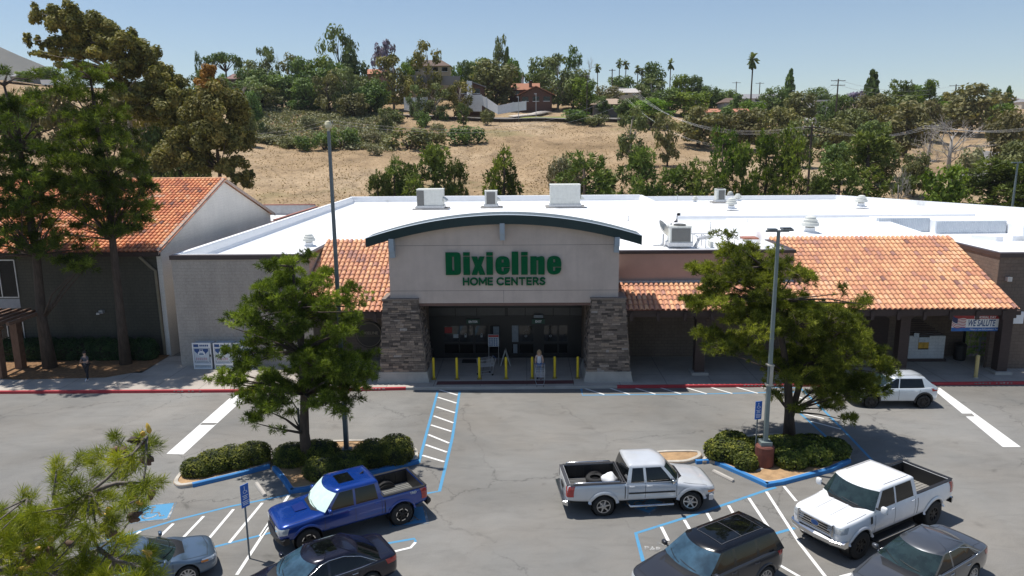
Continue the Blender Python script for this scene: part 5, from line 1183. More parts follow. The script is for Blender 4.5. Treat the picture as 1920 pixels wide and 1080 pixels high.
# ------------------------------------------------------------------ vegetation
RN = random.Random(11)
def rdir(r):
    z = r.uniform(-1, 1); a = r.uniform(0, 2*pi); q = sqrt(1-z*z); return Vector((q*cos(a), q*sin(a), z))
def leaf(mb, c, n, s, r, asp=1.6):
    """one leaf spray: a bent four-cornered blade"""
    u = n.orthogonal().normalized(); a = r.uniform(0, 2*pi); w = n.cross(u); d = u*cos(a)+w*sin(a); e = n.cross(d)
    p = [c-d*s*asp*.5, c-e*s*.5+n*s*.12, c+d*s*asp*.5, c+e*s*.5+n*s*.12]; b = len(mb.v)
    mb.v.extend([(q.x, q.y, q.z) for q in p]); mb.af((b, b+1, b+2, b+3))
def clump(mb, c, rad, n, s, r, tone=None, asp=1.6, up=.25):
    c = Vector(c); t0 = r.random() if tone is None else tone
    for i in range(n):
        d = rdir(r); k_ = r.random()**.4; p = c+Vector((d.x*rad[0], d.y*rad[1], d.z*rad[2]))*k_
        nn = (d+rdir(r)*.8+Vector((0, 0, up))).normalized(); mb.cr = min(1, max(0, .22+t0*.5+r.uniform(-.22, .28)))
        leaf(mb, p, nn, s*r.uniform(.6, 1.3), r, asp)
def tuft(mb, c, d, L, n, w, r, tone=.5, spread=1.):
    """a starburst of needles round a shoot pointing along d"""
    c = Vector(c); d = d.normalized()
    for i in range(n):
        e = (d*r.uniform(.35, 1.25)+rdir(r)*spread).normalized(); l = L*r.uniform(.7, 1.1); s_ = e.cross(rdir(r)); 
        if s_.length < .01: continue
        s_ = s_.normalized()*w*.5; b0 = c+d*L*r.uniform(-.35, .15); tip = b0+e*l+Vector((0, 0, -.06*l)); mb.cr = min(1, max(0, tone+r.uniform(-.22, .25))); b = len(mb.v)
        mid = b0+e*l*.5
        mb.v.extend([tuple(b0), tuple(mid-s_), tuple(tip), tuple(mid+s_)]); mb.af((b, b+1, b+2, b+3))
def limbs(mb, root, tips, r0, r, n=5):
    for t in tips:
        root_ = Vector(root); t = Vector(t); m_ = root_.lerp(t, .5)+Vector((r.uniform(-.3, .3), r.uniform(-.3, .3), r.uniform(-.1, .35)))*(t-root_).length*.25
        mb.tube([root_, root_.lerp(m_, .6), m_, m_.lerp(t, .6), t], [r0, r0*.8, r0*.55, r0*.35, r0*.15], n)
def pine(name, label, trunk, lobes, Y, mat_, seed, dens=1., L=.25, nn=30, w=.026, r0=.24, depth=2.6, cat='tree', tone=.45, group=None):
    """trunk: sightings (u,v) at distance Y; lobes: (u,v,ru,rv) sizes of foliage masses at that distance"""
    r = random.Random(seed); base = A(*trunk[0], Y); base.z = .08; ppm = FPX/Y
    t = thing(name, label, cat, tuple(base), group=group); tb = MB(); P_ = [base]+[A(u, v, Y) for u, v in trunk[1:]]
    P_ = [p+Vector((0, (r.uniform(-.3, .3) if i else 0), 0)) for i, p in enumerate(P_)]; K = len(P_)
    tb.tube(P_, [r0*1.25 if i == 0 else r0*(1-.82*i/(K-1)) for i in range(K)], 9)
    cr = MB(); cx = sum(l[0] for l in lobes)/len(lobes); half = max(abs(l[0]-cx) for l in lobes)+1
    for (u, v, ru, rv) in lobes:
        c0 = A(u, v, Y); rx, rz = ru/ppm, rv/ppm; dmax = depth*sqrt(max(.08, 1-((u-cx)/half)**2))
        for k_ in range(3):
            dy = (k_-1)*dmax*.75+r.uniform(-.4, .4); sc = 1. if k_ == 1 else .8; cc = c0+Vector((r.uniform(-.2, .2)*rx, dy, r.uniform(-.1, .1)*rz)); rr = Vector((rx*sc, max(rx, rz)*.8*sc, rz*sc))
            # limb from the nearest point of the trunk below
            j = min(range(K), key=lambda i: abs(P_[i].z-(cc.z-rx*.8))+(0 if P_[i].z < cc.z+.3 else 3)); limbs(tb, P_[j], [cc], .075*r0/.24*(1 if k_ == 1 else .8), r)
            nt_ = max(4, int(dens*19*(rr.x*rr.z+rr.x*rr.y)/.35)); tn = tone+r.uniform(-.16, .16)
            for q in range(nt_):
                if q % 9 == 0: d = rdir(r); d.z = d.z*.8+.15; sub = cc+Vector((d.x*rr.x, d.y*rr.y, d.z*rr.z))*(.35+.65*r.random()**.5); ts = r.uniform(-.25, .28)
                e = rdir(r); e.z = abs(e.z)*.9-.15; p = sub+e*L*r.uniform(.5, 1.6)
                dd = (e+Vector((0, 0, .5))+d*.4).normalized(); tuft(cr, p, dd, L*r.uniform(.75, 1.15), nn, w, r, tn+ts+r.uniform(-.1, .1))
                if q % 6 == 0: tb.tube([cc.lerp(p, .2), cc.lerp(p, .65)+Vector((0, 0, .05)), p], [.022, .014, .008], 3, cap=False)
    tb.build('trunk', M['bark'], t, True); cr.build('crown', mat_, t); return t
LC = [(545, 497, 26, 28), (515, 540, 45, 28), (580, 545, 40, 36), (488, 585, 38, 26), (636, 562, 28, 20), (555, 600, 75, 38), (648, 615, 38, 30), (470, 640, 34, 18), (515, 655, 55, 30), (600, 670, 70, 36), (662, 685, 42, 22), (440, 712, 32, 12), (485, 730, 42, 20), (560, 720, 60, 26), (630, 732, 50, 26), (505, 766, 34, 14), (655, 748, 28, 16), (690, 705, 20, 14), (548, 783, 18, 7), (418, 703, 14, 6), (672, 575, 12, 10), (440, 600, 16, 8)]
LC = [(u, v, a_*.84, b_*.95) for u, v, a_, b_ in LC]
pine('pine_tree', 'full green pine in the left island in front of the tiled eave', [(577, 872), (573, 810), (570, 740), (566, 660), (556, 580), (547, 500)], LC, 28.9, M['pine'], 3, dens=1.9, depth=2.4)
RCL = [(1368, 490, 20, 34), (1330, 520, 26, 20), (1298, 572, 24, 12), (1345, 560, 36, 28), (1400, 530, 44, 36), (1440, 500, 34, 34), (1482, 512, 24, 20), (1400, 600, 50, 32), (1460, 590, 55, 44), (1345, 640, 40, 11), (1522, 588, 46, 34), (1580, 605, 34, 34), (1610, 565, 14, 14), (1560, 650, 56, 34), (1618, 662, 38, 30), (1645, 690, 22, 16), (1600, 722, 46, 24), (1545, 722, 44, 24), (1478, 690, 40, 24), (1457, 742, 20, 12), (1555, 765, 24, 10), (1522, 690, 50, 26), (1400, 650, 30, 14), (1366, 455, 10, 14)]
pine('pine_tree', 'broad leaning pine with forked trunk beside the right light pole', [(1480, 822), (1478, 770), (1474, 700), (1466, 630), (1450, 560), (1430, 500)], RCL, 31.7, M['pine'], 7, dens=1.9, depth=2.6)
fk = bpy.data.objects['pine_tree.001']; b = MB(); pts = [A(1481, 785, 31.7), A(1500, 720, 31.6), A(1530, 668, 31.5), A(1575, 620, 31.7)]; b.tube(pts, [.17, .13, .10, .05], 8); b.build('fork', M['bark'], fk, True)
L1 = [(4, 140, 16, 24), (22, 200, 32, 36), (5, 250, 40, 34), (60, 285, 38, 26), (92, 335, 30, 36), (30, 330, 50, 36), (92, 395, 28, 26), (20, 400, 50, 30), (70, 235, 24, 24), (110, 285, 22, 26), (60, 425, 30, 18), (-40, 200, 40, 40), (-40, 300, 50, 50), (-30, 400, 50, 40), (125, 475, 32, 26), (155, 500, 24, 18), (100, 460, 18, 18), (60, 350, 36, 30), (20, 445, 46, 24), (112, 365, 22, 28), (75, 455, 26, 18), (-10, 485, 36, 22), (40, 395, 30, 26)]
L1 = [(u, v, a_*.85, b_) for u, v, a_, b_ in L1]
pine('pine_tree', 'dark drooping pine at the left edge in front of the orange roof', [(95, 693), (82, 600), (66, 480), (50, 380), (34, 280), (12, 160)], L1, 42.3, M['pineD'], 13, dens=.55, L=.36, nn=28, w=.038, r0=.34, depth=3.0, tone=.38)
L2 = [(166, 150, 22, 18), (160, 190, 32, 32), (188, 228, 34, 32), (148, 258, 32, 28), (218, 268, 32, 30), (170, 310, 44, 32), (238, 312, 28, 30), (205, 358, 40, 32), (256, 362, 28, 32), (170, 388, 28, 28), (258, 420, 22, 30), (228, 436, 30, 16), (160, 350, 26, 36), (125, 290, 18, 24), (130, 380, 20, 26), (235, 385, 26, 26), (120, 335, 20, 28), (200, 405, 28, 24), (272, 390, 14, 24), (150, 430, 24, 20), (180, 345, 30, 30)]
L2 = [(u, v, a_*.82, b_*.95) for u, v, a_, b_ in L2]+[(165, 134, 12, 14), (168, 162, 22, 18)]
pine('pine_tree', 'tall narrow pine standing before the block wall, second from the left edge', [(237, 686), (226, 590), (208, 450), (198, 340), (182, 230), (167, 145)], L2, 43.0, M['pineD'], 17, dens=.68, L=.36, nn=28, w=.038, r0=.30, depth=2.3, tone=.42)
# near pine, its crown reaching up in front of the lot
def near_pine():
    r = random.Random(5); Y0 = 5.4; base = Vector((-5.0, 4.6, 0)); t = thing('pine_tree', 'near pine with long needles and yellow cones at the bottom left', 'tree', tuple(base))
    tb = MB(); top = Vector((-4.5, 4.8, 10.6)); tb.tube([base, (-4.95, 4.6, 5), (-4.75, 4.7, 8.8), top], [.26, .2, .13, .07], 9)
    pos = [(105, 880), (150, 866), (112, 900), (225, 828), (262, 822), (285, 832), (215, 864), (245, 872), (180, 890), (222, 902), (290, 905), (268, 912), (250, 925), (132, 912), (50, 932), (20, 975), (60, 962), (90, 962), (132, 938), (160, 945), (200, 935), (232, 948), (265, 948), (100, 992), (60, 1002), (20, 1012), (152, 1002), (130, 1024), (180, 988), (207, 978), (245, 1012), (190, 1062), (160, 1072), (100, 1052), (60, 1062), (25, 1062), (8, 1040), (240, 1056), (292, 1075), (212, 1052), (120, 1078), (30, 1080), (70, 1032), (142, 1056), (272, 1068), (40, 985), (5, 995), (80, 1080), (250, 1080), (175, 925), (115, 960), (190, 860), (270, 850), (170, 960), (75, 985), (220, 1020), (285, 1040), (205, 1080)]
    pp = [A(u, v, Y0+r.uniform(-.55, .7)) for u, v in pos]
    main = [[(-30, 1120), (60, 1050), (120, 990), (150, 945), (170, 922), (200, 898), (235, 862), (262, 838), (275, 818)], [(-30, 1120), (80, 1070), (185, 1030), (172, 1000), (155, 982)], [(185, 1030), (215, 1050), (260, 1062), (300, 1082)], [(-30, 1120), (-10, 1040), (30, 990), (60, 950), (50, 935)], [(120, 990), (100, 930), (105, 890)], [(170, 922), (220, 905), (280, 905)], [(60, 1050), (20, 1020), (5, 985)]]
    mp = []
    for ln in main:
        P_ = [A(u, v, Y0+.1*sin(i*1.3)) for i, (u, v) in enumerate(ln)]
        if ln[0] == (-30, 1120): P_[0] = top-Vector((0, 0, .35))
        n = len(P_); tb.tube(P_, [.024*(1-.75*i/(n-1)) for i in range(n)], 6); mp += P_
        for a_, b_ in zip(P_, P_[1:]): mp += [a_.lerp(b_, .5)]
    cr = MB(); CL = []
    for i, p in enumerate(pp):
        q = min(mp, key=lambda m_: (m_-p).length); md = (q+p)/2+Vector((0, 0, -.05)); tb.tube([q, md, p], [.012, .009, .006], 4); d = (p-q).normalized() if (p-q).length > .02 else Vector((0, 0, 1))
        d = (d+Vector((0, 0, .5))).normalized(); tn = r.uniform(.25, .62)
        for k_ in range(5): pk = p+rdir(r)*.06*(k_ > 0); tuft(cr, pk, (d+rdir(r)*.5), .12, 74, .0036, r, tn+r.uniform(-.15, .15), .85)
        for k_ in range(5): pk = q.lerp(p, .15+.17*k_); tuft(cr, pk+rdir(r)*.03, d, .09, 14, .0055, r, tn-.05, 1.1)
    for k_ in range(190):
        u, v = r.uniform(-60, 260), r.uniform(930, 1120)
        if v < 965+u*.42: continue
        p = A(u, v, Y0+r.uniform(-.5, 1.2)); q = min(mp, key=lambda m_: (m_-p).length); tb.tube([q, (q+p)/2, p], [.01, .008, .005], 4)
        for j in range(3): tuft(cr, p+rdir(r)*.06, Vector((0, 0, 1))+rdir(r)*.7, .11, 60, .0036, r, r.uniform(.2, .65), .65)
    def cone(mb, p, d, L, rad): 
        d = d.normalized(); u = d.orthogonal().normalized(); w = d.cross(u); bb = len(mb.v); prof = [(0.35, 0), (.85, .15), (1., .35), (.85, .6), (.5, .85), (.1, 1.)]
        for rr, h in prof:
            for k_ in range(8): a_ = 2*pi*k_/8+h*3; q = p+d*L*1.25*h+(u*cos(a_)+w*sin(a_))*rad*1.15*rr*(1.12 if k_ % 2 else .9); mb.v.append(tuple(q))
        for i in range(5):
            for k_ in range(8): mb.af((bb+i*8+k_, bb+i*8+(k_+1) % 8, bb+(i+1)*8+(k_+1) % 8, bb+(i+1)*8+k_))
    for u, v in ((268, 815), (281, 812), (214, 866), (221, 871), (203, 962), (212, 968), (194, 967), (205, 955), (256, 943), (268, 945), (154, 1013), (5, 1015), (100, 1015), (68, 1030), (285, 1038), (282, 1052), (55, 1014), (62, 1066), (52, 1066)): 
        p = A(u, v, Y0-.12); cn = MB(); cn.cr = r.uniform(.3, 1); CL.append((cn, 0)); cone(cn, p, Vector((r.uniform(-.6, .6), r.uniform(-.5, .2), r.uniform(.1, .9))), .07, .017)
    for u, v in ((262, 822), (275, 824), (222, 838), (232, 843), (266, 858), (272, 853), (205, 988), (213, 980), (197, 980), (245, 968), (258, 960), (240, 972), (200, 1000), (53, 1040), (63, 1047), (47, 1045), (95, 1025), (90, 1030), (10, 1028), (20, 1020), (140, 1022), (285, 917), (60, 1000), (175, 1040), (150, 1022)):
        p = A(u, v, Y0-.08); cb = MB(); cb.cr = r.random(); CL.append((cb, 1)); cone(cb, p, Vector((r.uniform(-1, 1), r.uniform(-.6, .2), r.uniform(-.8, .3))), .075, .026)
    k = NM('yellow_cones'); k.set(Base_Color=k.ramp(k.attr(), [(0, (.35, .22, .04)), (1, (.62, .42, .07))]), Roughness=.7)
    k2 = NM('brown_cones'); k2.set(Base_Color=k2.ramp(k2.attr(), [(0, (.045, .03, .025)), (1, (.17, .10, .07))]), Roughness=.8)
    tb.build('trunk', pmat('grey_pine_bark', (.15, .13, .115), .9, var=.35, vs=20), t, True); cr.build('crown', M['pineY'], t); [c_.build('pine_cone', (k2 if q_ else k).m, t, True) for c_, q_ in CL]
near_pine()
# hedges and round shrubs
def shrub(name, label, parts, mt, seed, n=2200, s=.05, cat='shrub', group=None):
    """parts: (ground point, rx, ry, height)"""
    r = random.Random(seed); base = Vector(parts[0][0]); t = thing(name, label, cat, tuple(base), group=group); core = MB(); lv = MB()
    for (p, rx, ry, h) in parts:
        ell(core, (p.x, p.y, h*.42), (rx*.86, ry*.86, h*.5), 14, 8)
        m_ = int(n*2.1/len(parts))
        for i in range(m_):
            d = rdir(r); 
            if d.z < -.75: continue
            e = .75; v = Vector([abs(x)**e*(1 if x > 0 else -1) for x in d]); v = v.normalized()*(.82+.2*r.random()+.045*noise.noise(Vector((p.x+d.x*2.2, p.y+d.y*2.2, d.z*2.2))))
            q = Vector((p.x+v.x*rx, p.y+v.y*ry, max(.04, h*.46+v.z*h*.56))); lv.cr = min(1, max(0, .5+noise.noise(q*2.5)*.6+r.uniform(-.3, .3)))
            leaf(lv, q, (d+rdir(r)*.7+Vector((0, 0, .2))).normalized(), s*r.uniform(.7, 1.3), r, 1.5)
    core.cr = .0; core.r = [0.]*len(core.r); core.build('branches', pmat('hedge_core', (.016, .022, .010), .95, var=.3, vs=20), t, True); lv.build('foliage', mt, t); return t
g = lambda u, v: G(u, v)
shrub('clipped_hedge', 'long low clipped hedge in the narrow left bed', [(g(372, 893), .72, .55, .8), (g(405, 884), .85, .62, .95), (g(440, 877), .9, .65, 1.0), (g(478, 869), .80, .62, .98)], M['hedge'], 1, 7000)
shrub('round_shrub', 'round clipped shrub around the left pine trunk', [(g(548, 872), .85, .75, .95), (g(600, 868), .95, .8, 1.0)], M['hedge'], 2, 5200)
shrub('round_shrub', 'shaded clipped shrub behind the roof of the blue pickup', [(g(608, 897), .9, .75, .95), (g(655, 888), .85, .75, .95)], M['hedge'], 3, 4600)
shrub('round_shrub', 'tall rounded shrub at the right end of the left island', [(g(700, 873), .85, .8, 1.15), (g(742, 868), .85, .8, 1.25)], M['hedge'], 4, 5600)
shrub('leafy_shrub', 'leafy green shrub left of the parking sign and concrete drum', [(g(1350, 862), .72, .7, .95), (g(1384, 866), .8, .75, 1.0), (g(1398, 882), .5, .45, .8), (g(1372, 846), .8, .7, .9)], M['hedge'], 5, 5200, .075)
shrub('leafy_shrub', 'spreading shrub right of the concrete drum under the pine', [(g(1482, 876), .75, .65, .9), (g(1525, 870), .8, .7, .95), (g(1560, 858), .75, .7, .85)], M['hedge'], 6, 5400, .075)
shrub('leafy_shrub', 'dark shrub behind the right pine trunk and light pole', [(g(1465, 852), .9, .7, .85), (g(1515, 848), .9, .6, .8), (g(1425, 852), .8, .5, .8)], M['hedge'], 9, 4200, .075)
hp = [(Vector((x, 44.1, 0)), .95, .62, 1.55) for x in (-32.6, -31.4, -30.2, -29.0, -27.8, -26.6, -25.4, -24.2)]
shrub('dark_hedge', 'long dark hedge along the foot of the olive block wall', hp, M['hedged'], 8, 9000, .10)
# ------------------------------------------------------------------ background trees: unit crowns shared by copies
def crown_mesh(kind, seed):
    r = random.Random(seed); c = MB(); t = MB(); q = r.uniform
    if kind == 'round':
        t.tube([(0, 0, 0), (.01, 0, .2), (0, .01, .5)], [.035, .028, .018], 6)
        for i in range(26): a = q(0, 6.28); z = q(.12, .86); rr = .33*sqrt(max(.05, 1-((z-.5)/.5)**2))*q(.55, 1.1); p = Vector((rr*cos(a), rr*sin(a), z)); clump(c, p, (q(.11, .19),)*2+(q(.08, .14),), 85, .040, r); limbs(t, (0, 0, .3), [p], .012, r, 4)
        clump(c, (0, 0, .55), (.34, .34, .38), 330, .05, r, .3)
    elif kind == 'euc':
        t.tube([(0, 0, 0), (.02, .01, .25), (-.02, 0, .5), (.02, 0, .8)], [.03, .022, .016, .008], 6)
        for i in range(30): a = q(0, 6.28); z = q(.14, .94); rr = .36*sqrt(max(.08, 1-((z-.55)/.5)**2))*q(.4, 1.15); p = Vector((rr*cos(a), rr*sin(a), z)); clump(c, p, (q(.09, .16),)*2+(q(.07, .13),), 66, .036, r, asp=2.2); limbs(t, (0, 0, max(.15, z-.3)), [p], .010, r, 4)
    elif kind == 'tall':
        t.tube([(0, 0, 0), (.03, 0, .3), (0, .02, .6), (.02, 0, .96)], [.04, .03, .018, .006], 6)
        for i in range(26): a = q(0, 6.28); z = .1+.86*i/25; rr = q(.05, .34)*(1.1-z*.8); p = Vector((rr*cos(a), rr*sin(a), z)); clump(c, p, (q(.13, .22)*(1.15-z*.6),)*2+(q(.04, .075),), 66, .05, r, asp=2.); limbs(t, (0, 0, z-.08), [p], .010, r, 4)
    elif kind == 'cone':
        t.tube([(0, 0, 0), (0, 0, .97)], [.05, .006], 6)
        for i in range(26): z = .08+.88*i/25; rr = .46*(1-z)**.75+.03; clump(c, (q(-.04, .04), q(-.04, .04), z), (rr, rr, .035), int(30+50*(1-z)), .075, r, asp=1.8, up=0)
    elif kind == 'umbrella':
        t.tube([(0, 0, 0), (.01, 0, .6)], [.025, .018], 6)
        for i in range(15): a = q(0, 6.28); rr = sqrt(q(0, 1))*.38; p = Vector((rr*cos(a), rr*sin(a), .80-.25*rr+q(-.03, .03))); clump(c, p, (.14, .14, .085), 70, .035, r); limbs(t, (.01, 0, .5), [p], .012, r, 4)
    elif kind == 'pinem':
        t.tube([(0, 0, 0), (.02, 0, .4), (0, .02, .93)], [.04, .028, .01], 6)
        for i in range(44):
            z = q(.06, .95); a = q(0, 6.28); rr = (.44*(1-z)**.42)*(1+.25*sin(a*2+z*9))*q(.3, 1.1); p = Vector((rr*cos(a), rr*sin(a), z)); limbs(t, (0, 0, z-.06), [p], .008, r, 3); tn = q(.15, .7)
            for k_ in range(13): tuft(c, p+rdir(r)*.085, Vector((cos(a)*.5, sin(a)*.5, .9)), .07, 9, .018, r, tn)
    elif kind == 'bare':
        t.tube([(0, 0, 0), (.02, 0, .3), (0, 0, .6)], [.03, .022, .014], 6)
        def br(p, d, L, rad, dep):
            e = p+d*L; t.tube([p, p.lerp(e, .5)+rdir(r)*L*.08, e], [rad, rad*.75, rad*.5], 3, cap=False)
            if dep:
                for k_ in range(3 if dep > 1 else 4): br(p.lerp(e, q(.4, 1)), (d+rdir(r)*.8+Vector((0, 0, .15))).normalized(), L*q(.55, .8), rad*.55, dep-1)
        for i in range(9): a = q(0, 6.28); br(Vector((0, 0, q(.15, .55))), Vector((cos(a)*.8, sin(a)*.8, q(.3, 1.2))).normalized(), .24, .010, 3)
        c = None
    elif kind == 'bush':
        for i in range(16): a = q(0, 6.28); rr = sqrt(q(0, 1))*.36; h = q(.2, .72)*(1-rr*.9); clump(c, (rr*cos(a), rr*sin(a), h), (.17, .17, .2), 62, .055, r)
        for i in range(6): a = q(0, 6.28); t.tube([(0, 0, -.05), (.15*cos(a), .15*sin(a), .3)], [.02, .008], 4)
    elif kind == 'palm':
        t.tube([(0, 0, 0), (.006, 0, .5), (0, 0, .90)], [.020, .013, .012], 7)
        for i in range(34):
            a = q(0, 6.28); el_ = q(-1.1, 1.35); L = q(.07, .10)*1.35; d = Vector((cos(a)*cos(el_), sin(a)*cos(el_), sin(el_)))
            p0 = Vector((0, 0, .90)); p1 = p0+d*L*.6; p2 = p0+d*L+Vector((0, 0, -.028)); s_ = d.cross(Vector((0, 0, 1))).normalized()*.018; b = len(c.v); c.cr = min(1, max(0, .45+el_*.3+q(-.2, .2)))
            c.v.extend([tuple(p0), tuple(p1-s_), tuple(p2-s_*1.4), tuple(p2+d*.012), tuple(p2+s_*1.4), tuple(p1+s_)]); c.af((b, b+1, b+2, b+3)); c.af((b, b+3, b+4, b+5))
        for i in range(26): a = q(0, 6.28); c.cr = 1.; p = Vector((.02*cos(a), .02*sin(a), .885)); e = p+Vector((cos(a)*.015, sin(a)*.015, -q(.03, .09))); s_ = Vector((-sin(a), cos(a), 0))*.012; b = len(c.v); c.v.extend([tuple(p), tuple(e-s_), tuple(e+s_)]); c.af((b, b+1, b+2))
    return c, t
_CM = {}
KIND = {'euc': ('euc', 'euc', 'barkp', 'grey green eucalyptus'), 'eucb': ('euc', 'eucb', 'barkp', 'bronze tinted eucalyptus'), 'rust': ('round', 'rust', 'bark', 'rusty brown tree'), 'rustE': ('euc', 'rust', 'bark', 'thin rusty brown tree'), 'oak': ('round', 'oak', 'bark', 'dark green tree'), 'mid': ('round', 'mid', 'bark', 'mid green tree'), 'lime': ('round', 'lime', 'bark', 'bright green tree'),
        'olive': ('round', 'olive', 'bark', 'olive green tree'), 'tall': ('euc', 'oak', 'bark', 'tall ragged dark tree'), 'tallE': ('euc', 'euc', 'bark', 'tall ragged grey green tree'), 'cone': ('cone', 'oak', 'bark', 'pointed dark conifer'), 'pinem': ('pinem', 'pineO', 'bark', 'bushy young pine'), 'pined': ('pinem', 'pineD', 'bark', 'dark pine'), 'umb': ('umbrella', 'oak', 'bark', 'flat topped umbrella pine'),
        'bare': ('bare', None, 'twig', 'leafless grey tree'), 'lilac': ('euc', 'lilac', 'bark', 'lilac flowering tree'), 'palm': ('palm', 'palm', 'bark', 'slender fan palm'), 'bush': ('bush', 'olive', 'bark', 'rounded olive bush'), 'bushg': ('bush', 'mid', 'bark', 'rounded green bush'), 'bushs': ('bush', 'greyscrub', 'twig', 'grey dry shrub'), 'datepalm': ('palm', 'mid', 'bark', 'short bushy palm')}
NAMES = {'euc': 'eucalyptus_tree', 'eucb': 'eucalyptus_tree', 'palm': 'palm_tree', 'datepalm': 'palm_tree', 'cone': 'conifer_tree', 'pinem': 'young_pine', 'pined': 'young_pine', 'umb': 'umbrella_pine', 'bare': 'bare_tree', 'lilac': 'jacaranda_tree', 'bush': 'hill_bush', 'bushg': 'hill_bush', 'bushs': 'dry_shrub'}
_CNT = [0]
WF = {'round': 1.32, 'euc': 1.38, 'tall': 1.75, 'cone': 2.1, 'umbrella': 1.3, 'pinem': 1.95, 'bare': 1.3, 'bush': 1.35, 'palm': 1.}
def bgtree(u, vt, wpx, Y, kind, where, grp=None):
    shp, leafm, barkm, ph = KIND[kind]; _CNT[0] += 1; var = _CNT[0] % 4; key = (kind, var)
    if key not in _CM:
        c, t = crown_mesh(shp, 100+var*7+sum(map(ord, shp))); _CM[key] = (c.mesh('crown', [M[leafm]]) if c else None, t.mesh('trunk', [M[barkm]], None, True))
    p = A(u, vt, Y); z0 = terr(p.x, Y)-.15; h = max(1.2, p.z-z0)*(1.1 if kind not in ('palm', 'pinem', 'pined') else .98); w = wpx*Y/FPX*WF.get(shp, 1.35)*(.8 if Y < 215 and shp != 'pinem' else 1)
    if kind == 'palm': h *= 1/.985; w = h*wpx*Y/FPX/(h*.21)*1.0
    nm = NAMES.get(kind, 'hill_tree'); t = thing(nm, ph+' '+where, 'bush' if 'bush' in kind else ('palm' if 'palm' in kind else 'tree'), (p.x, Y, z0), RN.uniform(0, 6.28), grp)
    t.scale = (w, w, h)
    for me, n in zip(_CM[key], ('crown', 'trunk')):
        if me: o = bpy.data.objects.new(n, me); COL.objects.link(o); o.parent = t
    return t
